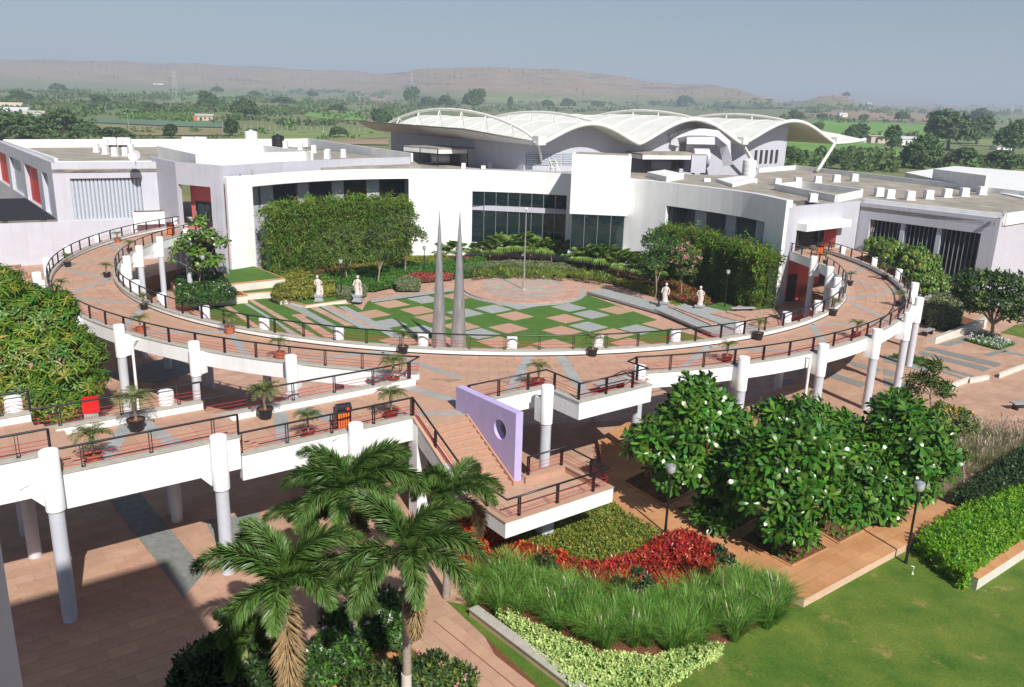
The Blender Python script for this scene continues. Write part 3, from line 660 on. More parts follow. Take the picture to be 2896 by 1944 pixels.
# junction deck + terrace
junc = thing('junction_terrace', (*uv(5, 9), 0), 'pink paved terrace between the ring, the footbridge and the stairs with angular white parapet', 'terrace')
ringpts = arc(RO - .16, 264.5, 291.5, 14)
poly = [uv(2.25, VFr - .1)] + ringpts + [T6, T5, uv(11.55, 4.4), uv(7.2, 4.4), uv(7.2, 6.8), uv(2.6, 6.8), uv(0, VN), uv(0, VFr)]
mb = MB(); mb.prism(poly, ZD - .3, ZD - .024); mb.build('deck', M['joint'], junc)
def inpoly(p, poly):
    c = False; n = len(poly)
    for i in range(n):
        a, b = poly[i], poly[(i + 1) % n]
        if (a[1] > p[1]) != (b[1] > p[1]) and p[0] < (b[0] - a[0]) * (p[1] - a[1]) / (b[1] - a[1]) + a[0]: c = not c
    return c
poly2 = [uv(2.3, VFr + .1)] + arc(RO + .1, 264.5, 291.5, 14) + [T6, T5, uv(11.5, 4.5), uv(7.3, 4.5), uv(7.3, 6.9), uv(2.6, 6.9), uv(2.4, 6.2), uv(.2, 6.2), uv(0, VN), uv(0, VFr)]
JC = [c for c in [uv(i * .9 + (.45 if j % 2 else 0), 4.4 + .3 + j * .6) for i in range(-1, 18) for j in range(0, 14)]]
for c in JC:
    if not (inpoly(c, poly2)) or math.hypot(c[0] - C0[0], c[1] - C0[1]) < RO - .05: continue
    u_, v_ = uvof(*c); grey = False
    mb = MB(); mb.box(c, .888, .588, ZD - .022, ZD + random.uniform(-.0025, .0015), UANG); mb.build('slate_slab' if grey else 'paving_slab', M['greyl'] if grey else M['stoneo'], junc)
dband(junc, uv(3.2, 7.2), uv(1.2, 13.2), .5); dband(junc, uv(5.0, 7.0), uv(10.5, 12.2), .5); dband(junc, uv(8.3, 5.0), uv(11.6, 11.0), .55); dband(junc, uv(-.3, 8.0), uv(2.4, 6.6), .4)
tpath = [uv(2.75, 6.8), uv(7.2, 6.8), uv(7.25, 4.4), uv(11.55, 4.4), T5, T6, pol(RO, 285.2)]
parapet(junc, tpath, ZCURB, 3.62)
railing('angular railing of the terrace with four corners beside the lilac wall', [uv(2.75, 6.8), uv(7.2, 6.8), uv(7.25, 4.4), uv(11.55, 4.4), T5, T6, pol(RO, 285.0)], ZCURB, step=1.7)
for (u, v, lb) in ((7.75, 6.3, 'white column in the inner angle of the terrace, right of the lilac wall'),):
    x, y = at2(1549, 1092, 5.05)
    c = dup(cproto, (x, y, 0), R(UANG - 90)); tag(c, lb, 'column', 'columns under the terrace')
P = at2(1549, 1090, 5.05); bpy.context.view_layer.update()
# pillar wall behind the lilac wall
x, y = uv(4.3, 7.2); t = thing('concrete_pillar', (x, y, 0), 'flat grey white pillar behind the lilac wall under the terrace', 'pillar'); mb = MB(); mb.box((x, y), .8, .5, 0, 3.88, UANG); mb.build('pillar_body', M['colgrey'], t)

# stairs and balcony
st = thing('staircase', (*uv(1.2, 4.4), 0), 'pink sandstone stairs going down from the terrace to a white balcony', 'staircase')
ZL = 2.28; NS = 12; U0s, U1s = .16, 2.32; V0s = 6.2; run = (6.2 - 2.72) / NS
for k in range(NS):
    zt = ZD - (k + 1) * (ZD - ZL) / NS; v0 = V0s - k * run
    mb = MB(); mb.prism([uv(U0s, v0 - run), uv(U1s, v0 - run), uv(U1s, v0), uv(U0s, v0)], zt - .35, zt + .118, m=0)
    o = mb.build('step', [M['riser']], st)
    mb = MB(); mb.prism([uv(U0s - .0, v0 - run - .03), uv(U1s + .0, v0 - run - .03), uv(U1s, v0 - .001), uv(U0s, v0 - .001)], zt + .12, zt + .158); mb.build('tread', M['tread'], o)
mb = MB(); mb.prism([uv(-.1, 6.15), uv(2.35, 6.15), uv(2.35, 6.95), uv(-.1, 6.95)], ZD - .3, ZD - .001); mb.build('top_landing', M['tread'], st)
# sloping stringer wall (left) with its rail
def stringer(u, w, zt0, zt1, zb0, zb1, v0, v1, name, m, parent):
    mb = MB(); A = [(u - w, v0, zt0), (u + w, v0, zt0), (u - w, v1, zt1), (u + w, v1, zt1), (u - w, v0, zb0), (u + w, v0, zb0), (u - w, v1, zb1), (u + w, v1, zb1)]
    vs = [(*uv(a, b), c) for a, b, c in A]; mb.add(vs, [(0, 1, 3, 2), (4, 6, 7, 5), (0, 2, 6, 4), (1, 5, 7, 3), (0, 4, 5, 1), (2, 3, 7, 6)]); return mb.build(name, m, parent)
o = stringer(0, .16, ZCURB, 2.55, 3.6, 1.9, 6.75, 2.6, 'stringer', M['oldconc'], st)
stringer(.02, .2, ZCURB + .02, 2.57, ZCURB - .03, 2.52, 6.6, 2.75, 'coping', M['stoneo'], o)
stringer(2.30, .05, ZD + .12, ZL + .22, ZD - .2, ZL - .1, 6.15, 2.6, 'stringer', M['riser'], st)
# white support fin below the stairs
mb = MB(); mb.prism([uv(-.18, 6.2), uv(.35, 6.2), uv(.35, 6.9), uv(-.18, 6.9)], 0, 4.2); mb.build('support_pier', M['white'], st)
bal = thing('balcony', (*uv(2.5, 1.3), 0), 'white cantilevered balcony with pink stone kerb at the foot of the stairs', 'balcony')
mb = MB(); mb.prism([uv(-.14, -.14), uv(5.19, -.14), uv(5.19, 2.9), uv(-.14, 2.9)], ZL - .3, ZL - .002); mb.build('slab', M['white'], bal)
mb = MB(); mb.prism([uv(.1, .1), uv(4.95, .1), uv(4.95, 2.7), uv(.1, 2.7)], ZL - .002, ZL + .012); mb.build('floor', M['tread'], bal)
ZB = 2.6
bp_ = [uv(0, 2.58), uv(0, 0), uv(5.05, 0), uv(5.05, 2.62), uv(2.78, 2.62)]
mb = MB(); sweep(mb, bp_, [(-.16, 1.93), (.0, 1.93), (.0, ZB - .04), (-.16, ZB - .04)]); o = mb.build('parapet', M['white'], bal)
mb = MB(); sweep(mb, bp_, [(.002, ZL - .1), (.16, ZL - .1), (.16, ZB - .04), (.002, ZB - .04)]); mb.build('kerb', M['stoneo'], bal)
mb = MB(); sweep(mb, bp_, [(-.19, ZB - .038), (.19, ZB - .038), (.19, ZB), (-.19, ZB)]); mb.build('coping', M['stoneo'], o)
mb = MB(); mb.prism([uv(2.9, 1.4), uv(3.5, 1.4), uv(3.5, 1.9), uv(2.9, 1.9)], -.3, ZL - .3); mb.build('support_pier', M['colgrey'], bal)
railing('railing down the stairs and round the balcony', [uv(-.05, 6.8), uv(0, 2.7), uv(0, 0), uv(5.05, 0), uv(5.05, 2.62), uv(2.95, 2.62)], [ZCURB, ZB, ZB, ZB, ZB, ZB], step=1.75)
railing('near side railing of the footbridge, lowest level ending at the stairs', [uv(US1, VN), uv(-.05, VN)], ZCURB, step=2.1)
# lilac wall with the round hole
lw = thing('lilac_wall', (*uv(2.5, 4.6), 0), 'lilac slanting screen wall with a round hole beside the stairs', 'wall')
def lilac():
    u0, u1 = 2.32, 2.68
    prof = [(7.09, 4.19), (6.45, 4.19), (2.66, ZL + .14), (2.66, 5.42), (7.07, 5.27)]       # (v, z)
    hv, hz_, hr = 3.73, 4.37, .43
    n = 28; ring_ = [(hv + hr * math.cos(2 * math.pi * k / n), hz_ + hr * math.sin(2 * math.pi * k / n)) for k in range(n)]
    import bmesh
    bm = bmesh.new()
    faces = []
    for u in (u0, u1):
        ov = [bm.verts.new((*uv(u, v), z)) for v, z in prof]; iv = [bm.verts.new((*uv(u, v), z)) for v, z in ring_]
        oe = [bm.edges.new((ov[i], ov[(i + 1) % len(ov)])) for i in range(len(ov))]; ie = [bm.edges.new((iv[i], iv[(i + 1) % n])) for i in range(n)]
        bmesh.ops.triangle_fill(bm, use_beauty=True, edges=oe + ie); faces.append((ov, iv))
    for k in (0, 1):
        A, B = faces[0][k], faces[1][k]
        for i in range(len(A)): bm.faces.new((A[i], A[(i + 1) % len(A)], B[(i + 1) % len(A)], B[i]))
    bmesh.ops.recalc_face_normals(bm, faces=bm.faces)
    bmesh.ops.translate(bm, vec=(-lw.location[0], -lw.location[1], -lw.location[2]), verts=bm.verts)
    me = bpy.data.meshes.new('wall_body'); bm.to_mesh(me); bm.free(); me.materials.append(M['lilac']); link('wall_body', me, lw)
    mb = MB(); mb.prism([uv(u0, 2.64), uv(u1, 2.64), uv(u1, 3.3), uv(u0, 3.3)], ZL + .012, ZL + .138); mb.build('plinth', M['riser'], lw)
lilac()
# downpipes
for (a, b, lb) in (((372, 968), (386, 1106), 'thin white downpipe beside the tall column under the left curve'), ((2292, 1015), (2272, 1180), 'thin white downpipe left of a tall column, right curve of the ring')):
    x, y = at2(b[0], b[1], 0.5) if False else (0, 0)
for px, py, lb in ((372, 962, 'thin white downpipe beside the tall column under the left curve'), (2292, 1012, 'thin white downpipe left of a tall column on the right curve of the ring')):
    x, y = at2(px, py, 4.35); t = thing('downpipe', (x, y, 0), lb, 'pipe', 'downpipes of the ring'); mb = MB(); mb.tube([(x, y, 0), (x, y, 4.35)], .075, 10); mb.tube([(x, y, 4.3), (*(np.array([x, y]) + (C0 - np.array([x, y])) / 34 * .5), 4.3)], .06, 8); mb.build('pipe', M['white2'], t, smooth=True)
# ================================================================== MAIN BUILDING (round white front)
FAC = [(-29.1, 84.5), (-27.3, 87.1), (-24.2, 92.6), (-19.4, 98.0), (-12.5, 101.9), (-4.0, 103.3), (5.4, 101.8), (13.2, 97.3), (19.6, 90.6), (23.6, 84.4), (25.2, 78.5)]
def spline(P, k=6):
    P = [np.array(p) for p in P]; out = []
    for i in range(len(P) - 1):
        p0, p1, p2, p3 = P[max(i - 1, 0)], P[i], P[i + 1], P[min(i + 2, len(P) - 1)]
        for j in range(k):
            t = j / k; out.append(.5 * ((2 * p1) + (-p0 + p2) * t + (2 * p0 - 5 * p1 + 4 * p2 - p3) * t * t + (-p0 + 3 * p1 - 3 * p2 + p3) * t ** 3))
    return out + [P[-1]]
FP = spline(FAC, 5); FS = np.concatenate([[0], np.cumsum([np.linalg.norm(FP[i + 1] - FP[i]) for i in range(len(FP) - 1)])])
def fsz(px, py, off=0.):
    """photograph point -> (distance along the curved front, height) on the front moved outwards by off"""
    best = None
    for i in range(len(FP) - 1):
        A, B = FP[i], FP[i + 1]; t = (B - A) / np.linalg.norm(B - A); n = np.array([-t[1], t[0]]); A2, B2 = A + n * off, B + n * off
        p = onpl(px, py, A2, B2); s = (p[:2] - A2) @ t
        lo = -5 if i == 0 else -.25; hi = np.linalg.norm(B - A) + (5 if i == len(FP) - 2 else .25)
        if lo <= s <= hi and p[1] > 40 and (best is None or p[1] > best[2]): best = (FS[i] + s, p[2], p[1])
    return best[:2] if best else None
def fpt(s, off=0.):
    i = min(max(np.searchsorted(FS, s) - 1, 0), len(FP) - 2); A, B = FP[i], FP[i + 1]; t = (B - A) / np.linalg.norm(B - A); n = np.array([-t[1], t[0]])
    return A + t * (s - FS[i]) + n * off          # n points away from the court
def wall(mb, svals, z0, z1, openings, thick, pf=fpt, off=0.):
    """wall along pf(s, off) with rectangular openings (s0,s1,za,zb); reveals included"""
    ss = sorted(set([round(float(v), 4) for v in svals] + [round(float(o[i]), 4) for o in openings for i in (0, 1)])); zs = sorted(set([z0, z1] + [float(o[i]) for o in openings for i in (2, 3) if z0 < o[i] < z1]))
    def hole(s, z): return any(o[0] < s < o[1] and o[2] < z < o[3] for o in openings)
    for i in range(len(ss) - 1):
        for j in range(len(zs) - 1):
            sm, zm = (ss[i] + ss[i + 1]) / 2, (zs[j] + zs[j + 1]) / 2
            a, b = ss[i], ss[i + 1]; za, zb = zs[j], zs[j + 1]
            if hole(sm, zm): continue
            A, B, Ab, Bb = pf(a, off), pf(b, off), pf(a, off + thick), pf(b, off + thick)
            mb.quad((*A, za), (*B, za), (*B, zb), (*A, zb)); mb.quad((*Bb, za), (*Ab, za), (*Ab, zb), (*Bb, zb))
            if j == len(zs) - 2 or hole(sm, (zs[j + 1] + zs[j + 2]) / 2): mb.quad((*A, zb), (*B, zb), (*Bb, zb), (*Ab, zb))
            if (j == 0) or hole(sm, (zs[j - 1] + zs[j]) / 2): mb.quad((*A, za), (*Ab, za), (*Bb, za), (*B, za))
            if i == 0 or hole((ss[i - 1] + ss[i]) / 2, zm): mb.quad((*A, za), (*A, zb), (*Ab, zb), (*Ab, za))
            if i == len(ss) - 2 or hole((ss[i + 1] + ss[i + 2]) / 2, zm): mb.quad((*B, za), (*Bb, za), (*Bb, zb), (*B, zb))
z1_ = 3.337
def q1(x, y): return (600 + x / z1_, 450 + y / z1_)
def q2(x, y): return (1000 + x / 2.336, 250 + y / 2.336)
def q3(x, y): return (1900 + x / 2.24, 300 + y / 2.24)
ZT = 9.42
main = thing('curved_building', (-3, 104, 0), 'white curved main building with tall glazed opening and square bay facing the round court', 'building')
sL0 = fsz(*q1(378, 250))[0]; sL1 = fsz(*q1(1855, 187))[0]; zL = fsz(*q1(1100, 205))[1]
sG0, sG1 = fsz(*q2(783, 800))[0], fsz(*q2(1405, 800))[0]; zG1 = fsz(*q2(1100, 692))[1]; zG0 = .6
sR0 = fsz(*q2(2066, 775))[0]; sR1 = fsz(*q3(590, 735))[0]; zR = fsz(*q3(300, 680))[1]
print('facade openings', sL0, sL1, zL, sG0, sG1, zG1, sR0, sR1, zR, FS[-1])
mb = MB(); wall(mb, list(FS), ZC, ZT, [(sL0, sL1, ZC - .5, zL), (sG0, sG1, zG0, zG1), (sR0, sR1, ZC - .5, zR)], .35); mb.build('front_wall', M['white'], main)
# glazing of the tall opening: each pane a piece
NPN = 8
for k in range(NPN):
    a, b = sG0 + (sG1 - sG0) * k / NPN, sG0 + (sG1 - sG0) * (k + 1) / NPN
    for za, zb in ((zG0 + .05, 4.55), (5.2, zG1 - .05)):
        for zc, zd in ((za, (za + zb) / 2), ((za + zb) / 2, zb)):
            A, B = fpt(a, .16), fpt(b, .16); mb = MB(); d = (B - A) / np.linalg.norm(B - A); A2, B2 = A + d * .02, B - d * .02
            n_ = np.array([-d[1], d[0]]) * .02
            mb.prism([tuple(A2), tuple(B2), tuple(B2 + n_), tuple(A2 + n_)], zc + .012, zd - .012); mb.build('pane', M['glass'], main)
    if k: mb = MB(); p = fpt(a, .12); mb.tube([(*p, zG0), (*p, zG1)], .035, 6); mb.build('mullion', M['steelp'], main)
mb = MB(); wall(mb, [sG0, sG1], 4.57, 5.18, [], .25, off=.5); mb.build('spandrel', M['grey'], main)
# dim hall behind the glass
def room(s0, s1, z0, z1, off0, off1, parent, name='interior', fl=None):
    mb = MB(); sv = np.linspace(s0, s1, 9); P0 = [fpt(s, off0) for s in sv]; P1 = [fpt(s, off1) for s in sv]
    for i in range(8):
        A, B, C, D = P0[i], P0[i + 1], P1[i + 1], P1[i]
        mb.quad((*A, z0), (*B, z0), (*C, z0), (*D, z0), 1); mb.quad((*A, z1), (*D, z1), (*C, z1), (*B, z1), 0); mb.quad((*D, z0), (*C, z0), (*C, z1), (*D, z1), 0)
    A, D = P0[0], P1[0]; B, C = P0[-1], P1[-1]
    mb.quad((*A, z0), (*D, z0), (*D, z1), (*A, z1), 0); mb.quad((*B, z0), (*B, z1), (*C, z1), (*C, z0), 0)
    return mb.build(name, [M['room'], M['floorin']], parent)
room(sG0 - .5, sG1 + .5, .3, 9.0, .36, 9, main)
mb = MB(); wall(mb, [sG0 - .4, sG1 + .4], 4.4, 4.6, [], 5.0, off=.8); mb.build('gallery_floor', M['floorin'], main)
# recessed gallery walls behind the two large openings
def gallery(s0, s1, zt, wins, zsill, zhead, off=2.0, nm='gallery_wall', dep=6.7):
    sv = np.linspace(s0 - .6, s1 + .6, 14); mb = MB(); wall(mb, list(sv), ZC, zt + .3, [(a, b, zsill, zhead) for a, b in wins], .3, off=off); mb.build(nm, M['grey'], main)
    mb = MB(); A = [fpt(s, .35) for s in sv]; B = [fpt(s, off) for s in sv]
    for i in range(len(sv) - 1): mb.quad((*A[i], zt + .05), (*A[i + 1], zt + .05), (*B[i + 1], zt + .05), (*B[i], zt + .05))
    mb.build('soffit', M['white'], main); room(s0 - (.8 if dep > 5 else .2), s1 + (.8 if dep > 5 else -.6), 4.2, zt + .2, off + .32, off + .32 + dep, main)
    for a, b in wins:
        mb = MB(); A, B = fpt(a, off - .04), fpt(b, off - .04); d = (B - A) / np.linalg.norm(B - A); n_ = np.array([-d[1], d[0]])
        mb.prism([tuple(A - d * .05), tuple(B + d * .05), tuple(B + d * .05 + n_ * .4), tuple(A - d * .05 + n_ * .4)], zsill - .002, zsill + .06); mb.build('window_sill', M['joint'], main)
def winx(lst, f, y, off): return [(fsz(*f(a, y), off)[0], fsz(*f(b, y), off)[0]) for a, b in lst]
wl = winx([(432, 455), (585, 808), (912, 1134), (1243, 1470), (1577, 1822)], q1, 330, 2.0)
gallery(sL0, sL1, zL, wl, fsz(*q1(1020, 398), 2.)[1], zL + .1)
q4 = lambda x, y: (1700 + x / 2.92, 600 + y / 2.92)
wr = winx([(575, 768), (862, 1025), (1108, 1278)], q4, 130, 1.3)
gallery(sR0, sR1, zR, wr, fsz(*q4(1190, 215), 1.3)[1], fsz(*q4(1190, 40), 1.3)[1], off=1.3, dep=2.4)
for wset, off in ((wl, 4.5), (wr, 4.0)):      # inner posts and hand rails glimpsed through the openings
    for a, b in wset[1:]:
        if b - a < 1: continue
        mb = MB(); mb.tube([(*fpt(a + .2, off), 5.1), (*fpt(b - .3, off + .8), 5.7)], .03, 5); mb.tube([(*fpt(a + .2, off), 4.8), (*fpt(b - .3, off + .8), 5.4)], .02, 5)
        for t_ in (.15, .5, .85): p = fpt(a + (b - a) * t_, off + .3); mb.tube([(*p, 4.2), (*p, 5.45)], .025, 5)
        mb.build('inner_rail', M['black'], main)
# square bay (white box above, glass box below)
p = np.array(fpt(fsz(*q2(1640, 780))[0])); A = onpl(*q2(1427, 828), p - np.array([3, -1.3]), p + np.array([3, -1.3]))
s0b, s1b = fsz(*q2(1430, 780), -.9)[0], fsz(*q2(1812, 780), -.9)[0]
Abx, Bbx = np.array(at2(*q2(1427, 829), 5.35)), np.array(at2(*q2(1811, 846), 5.35))
d = (Bbx - Abx) / np.linalg.norm(Bbx - Abx); nb = np.array([-d[1], d[0]])
ztb = hz(*Abx, q2(0, 434)[1]); zbb = 5.35; zsl = hz(*Bbx, q2(0, 1092)[1])
print('bay', Abx, Bbx, ztb, zbb, zsl)
mb = MB(); mb.prism([tuple(Abx), tuple(Bbx), tuple(Bbx + nb * 5.0), tuple(Abx + nb * 5.0)], zbb, ztb); mb.build('bay_tower', M['white'], main)
mb = MB(); mb.prism([tuple(Abx + d * .3 + nb * .3), tuple(Bbx - d * .3 + nb * .3), tuple(Bbx - d * .3 + nb * 4.6), tuple(Abx + d * .3 + nb * 4.6)], ztb, ztb + .02); mb.build('tower_roof', M['roofc'], main)
mb = MB(); mb.prism([tuple(Abx + d * .0 - nb * .15), tuple(Bbx - d * .1 - nb * .15), tuple(Bbx - d * .1 + nb * 3), tuple(Abx + nb * 3)], zsl - .25, zsl); mb.build('bay_base', M['white'], main)
for (P0, P1, n_) in ((Abx + d * .25 + nb * .1, Bbx - d * .35 + nb * .1, 4), (Abx + d * .25 + nb * .1, Abx + d * .25 + nb * 1.05, 1), (Bbx - d * .35 + nb * .1, Bbx - d * .35 + nb * 1.05, 1)):
    for k in range(n_):
        a = P0 + (P1 - P0) * k / n_; b = P0 + (P1 - P0) * (k + 1) / n_; e = (b - a) / np.linalg.norm(b - a); n2 = np.array([-e[1], e[0]]) * .02; mb = MB()
        mb.prism([tuple(a + e * .012), tuple(b - e * .012), tuple(b - e * .012 + n2), tuple(a + e * .012 + n2)], zsl, zbb); mb.build('pane', M['glass'], main)
        mb = MB(); mb.tube([(*a, zsl), (*a, zbb)], .03, 6); mb.build('mullion', M['steelp'], main)
# grey curved upper wall behind the white front (left part)
GW = [at2(602.5, 467.5, 10.6), at2(800, 457, 10.5), at2(1000, 449, 10.45), at2(1160, 446, 10.4)]
mb = MB(); sweep(mb, GW, [(0, 8.75), (.3, 8.75), (.3, 10.45), (0, 10.45)]); mb.build('upper_wall', M['grey'], main)
# main roof slab behind the front
rb = [tuple(fpt(s, .34)) for s in np.linspace(0, FS[-1], 30)]
roofpoly = rb + [(28, 88), (31, 118), (20, 116), (-10, 124), (-33, 110), (-34, 92)]
mb = MB(); mb.prism(roofpoly, 8.3, 8.72); mb.build('roof', M['roofc'], main)
mb = MB(); wall(mb, list(FS), 8.72, 9.44, [], .28, off=.36); mb.build('roof_upstand', M['white2'], main)
# small floodlights on the front
for n_, (px, py) in enumerate(((713, 494), (679, 497))):
    p = at(px, py, 9.5); t = thing('floodlight', (p[0], p[1], 9.44), 'small grey floodlight on the left end of the curved white parapet' if n_ == 0 else 'tiny lamp on the curved parapet just left of the grey floodlight', 'floodlight')
    mb = MB(); mb.tube([(p[0], p[1], 9.44), (p[0], p[1], 9.7)], .03, 6); mb.build('bracket', M['black'], t)
    mb = MB(); mb.box((p[0], p[1]), .35 if n_ == 0 else .16, .12, 9.68, 9.98 if n_ == 0 else 9.8, 20); mb.build('lamp_head', M['steelp'], t)

# ================================================================== LEFT WING
def L_(x, y): return (0 + x / 3.336, 380 + y / 3.336)
lwg = thing('wing_building', (-47, 95, 0), 'grey building with red window panels and a large vertical louvre screen', 'building')
ZH = 10.3
PA, PB = np.array(at2(*L_(480, 270), ZH)), np.array(at2(*L_(480, 270), ZH))
PA = onpl(*L_(480, 270), (-50.5, 83.4), (-48.5, 84.5))[:2]; PB = onpl(*L_(1400, 250), (-50.5, 83.4), (-48.5, 84.5))[:2]; dW = (PB - PA) / np.linalg.norm(PB - PA); nW = np.array([-dW[1], dW[0]])
def pw(s, off=0.): return PA + dW * s + nW * off
lenW = np.linalg.norm(PB - PA)
sl0 = (onpl(*L_(680, 600), PA, PB)[:2] - PA) @ dW; sl1 = (onpl(*L_(1335, 500), PA, PB)[:2] - PA) @ dW
mb = MB(); wall(mb, [0, lenW + 1.5], 4.3, ZH, [(sl0, sl1, 4.45, 8.65)], .4, pf=pw); mb.build('louvre_wall', M['grey'], lwg)
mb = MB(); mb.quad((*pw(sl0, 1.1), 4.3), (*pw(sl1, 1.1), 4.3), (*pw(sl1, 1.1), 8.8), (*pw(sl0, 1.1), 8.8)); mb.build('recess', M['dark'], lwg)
NLV = 18
for k in range(NLV):
    s = sl0 + (sl1 - sl0) * (k + .5) / NLV; c = pw(s, .28); mb = MB()
    a1, b1 = c - dW * .17 - nW * .02, c + dW * .17 + nW * .16; e = (b1 - a1) / np.linalg.norm(b1 - a1); n2 = np.array([-e[1], e[0]]) * .05
    mb.prism([tuple(a1), tuple((a1 + b1) / 2 - n2 * 1.2), tuple(b1), tuple(b1 + n2), tuple(a1 + n2)], 4.45, 8.55); mb.build('louvre_blade', M['louv'], lwg)
# left receding face with the red panels
PC = np.array(at2(-260, 305, ZH)) if False else np.array(at2(0, 402, ZH)); dF = (PC - PA) / np.linalg.norm(PC - PA); PD = PA + dF * 60
def pf_(s, off=0.): return PA + dF * s + np.array([dF[1], -dF[0]]) * off * 1.0
def fx(x, y): P = onpl(*L_(x, y), PA, PD); return (P[:2] - PA) @ dF, P[2]
ops = []
for (xa, xb, y) in ((460, 408, 500), (367, 250, 480), (208, 108, 400), (75, -20, 350)):
    a, b = fx(xa, y)[0], fx(xb, y)[0]; ops.append((min(a, b), max(a, b), 4.6, 8.9))
print('left face ops', ops, 'PA', PA, 'PC', PC)
mb = MB(); wall(mb, [0, 60], 0, ZH, ops, .5, pf=pf_); mb.build('side_wall', M['grey'], lwg)
for k, o in enumerate(ops):
    mb = MB(); mb.quad((*pf_(o[0], .42), 4.5), (*pf_(o[1], .42), 4.5), (*pf_(o[1], .42), 9.0), (*pf_(o[0], .42), 9.0)); mb.build('window_panel', M['red'] if k % 2 else M['louv'], lwg)
# roof deck and parapets
RL = [tuple(pw(0)), tuple(pw(lenW + 3)), (-39, 92), (-29, 93), (-12, 106.0), (-14.0, 114.1), (-40.9, 146.5), (-72.6, 120.3)]
RL[-1] = tuple(at2(10, 397, 10.6)); RL[-2] = tuple(at2(790, 395, 10.6)); RL[-3] = tuple(at2(1165, 432, 10.6))
mb = MB(); mb.prism(RL, 9.2, 9.6); mb.build('roof', M['roofc'], lwg)
sh = lambda p, dx, dy: (p[0] + dx, p[1] + dy)
for path, zt in (([tuple(pw(.5, 1.6)), tuple(pw(lenW + 1, 1.6))], 10.3), ([tuple(pw(.5, 1.6)), RL[-1]], 10.6), ([RL[-1], RL[-2]], 10.7), ([RL[-2], tuple(at2(870, 392, 10.7)), tuple(at2(1165, 436, 10.6))], 10.7)):
    mb = MB(); sweep(mb, path, [(-.15, 9.3), (.15, 9.3), (.15, zt), (-.15, zt)]); mb.build('parapet', M['white2'], lwg)
mb = MB(); mb.prism([tuple(pw(0, .4)), tuple(pw(lenW + 1, .4)), tuple(pw(lenW + 1, 1.46)), tuple(pw(0, 1.46))], 9.6, 10.0); mb.build('ledge', M['white2'], lwg)
# entrance block between louvre wall and curved front
E1, E2, E3 = np.array(at2(422.7, 443, 10.72)), np.array(at2(494.6, 459, 10.72)), np.array(at2(602.5, 467.5, 10.72))
print('entr', E1, E2, E3)
mb = MB(); sweep(mb, [tuple(E1), tuple(E2)], [(0, 0), (.35, 0), (.35, 10.72), (0, 10.72)]); mb.build('return_wall', M['grey'], lwg)
dE = (E3 - E2) / np.linalg.norm(E3 - E2); nE = np.array([-dE[1], dE[0]])
def pe(s, off=0.): return E2 + dE * s + nE * off
oa = (onpl(*L_(1690, 600), E2, E3)[:2] - E2) @ dE; ob = (onpl(*L_(1990, 600), E2, E3)[:2] - E2) @ dE; zo = onpl(*L_(1850, 487), E2, E3)[2]
mb = MB(); wall(mb, [0, np.linalg.norm(E3 - E2) + .8], ZC, 10.72, [(oa, ob, ZD, zo), (oa - .2, ob + .1, ZC - 1, 3.3)], .4, pf=pe); mb.build('entrance_wall', M['grey'], lwg)
mb = MB(); A, B = pe(oa - .1, 1.6), pe(ob + .2, 1.6); mb.quad((*A, ZD), (*B, ZD), (*B, zo + .3), (*A, zo + .3)); mb.quad((*pe(oa, .4), ZD), (*pe(ob, .4), ZD), (*B, ZD), (*A, ZD)); mb.build('red_back_wall', M['coral'], lwg)
mb = MB(); A, B = pe(oa + .6, 1.5), pe(ob - .02, 1.5); mb.prism([tuple(A), tuple(B), tuple(B + nE * .05), tuple(A + nE * .05)], ZD, ZD + 2.6); mb.build('doorway', M['dark'], lwg)
for k in range(2):
    a = oa + .75 + k * 1.3; A, B = pe(a, 1.40), pe(a + 1.15, 1.40); mb = MB(); mb.prism([tuple(A), tuple(B), tuple(B + nE * .03), tuple(A + nE * .03)], ZD + .02, ZD + 2.4); dr_ = mb.build('glass_door', M['glass'], lwg)
    mb = MB(); mb.tube([(*pe(a + .1, 1.33), ZD + .7), (*pe(a + .1, 1.33), ZD + 1.6)], .025, 6); mb.build('door_handle', M['steelp'], dr_)
mb = MB(); A, B = pe(oa - .3, 2.2), pe(ob + .1, 2.2); mb.quad((*A, ZC), (*B, ZC), (*B, 3.5), (*A, 3.5)); mb.build('lower_red_wall', M['coral'], lwg)
mb = MB(); A, B = pe(oa + .4, 2.1), pe(oa + 2.6, 2.1); mb.prism([tuple(A), tuple(B), tuple(B + nE * .05), tuple(A + nE * .05)], ZC, 2.4); mb.build('lower_doorway', M['dark'], lwg)
# raised light well with white walls on the roof
for a, b, zt in (((447, 413), (557, 437), 11.3), ((557, 437), (882, 428), 11.3), ((882, 431), (745, 411), 11.3), ((447, 413), (745, 411), 11.3)):
    A, B = at2(*a, zt), at2(*b, zt); mb = MB(); sweep(mb, [A, B], [(-.15, 9.5), (.15, 9.5), (.15, zt), (-.15, zt)]); mb.build('light_well_wall', M['white2'], lwg)
# retaining wall below the louvres, in front of the building
rw = thing('retaining_wall', (-50, 84, 0), 'long pale grey retaining wall behind the left curve of the ring', 'wall')
A0, A1 = np.array(pw(-26)), np.array(pw(lenW + 8)); mb = MB(); mb.prism([tuple(A0 - nW * .12), tuple(A1 - nW * .12), tuple(A1 + nW * .3), tuple(A0 + nW * .3)], -.2, 4.32); mb.build('wall_body', M['grey'], rw)
# planter box near the louvre's right end
x, y = pw(lenW - .4, -.8); t = thing('wall_planter', (x, y, 0), 'small white block planter at the right foot of the louvre screen', 'planter'); mb = MB(); mb.box((x, y), 3.4, 1.3, 3.9, 5.2, math.degrees(math.atan2(dW[1], dW[0]))); mb.build('planter_box', M['white2'], t)
mb = MB(); mb.box((x, y), 3.1, 1.0, 5.2, 5.22, math.degrees(math.atan2(dW[1], dW[0]))); mb.build('soil', M['soil'], t)
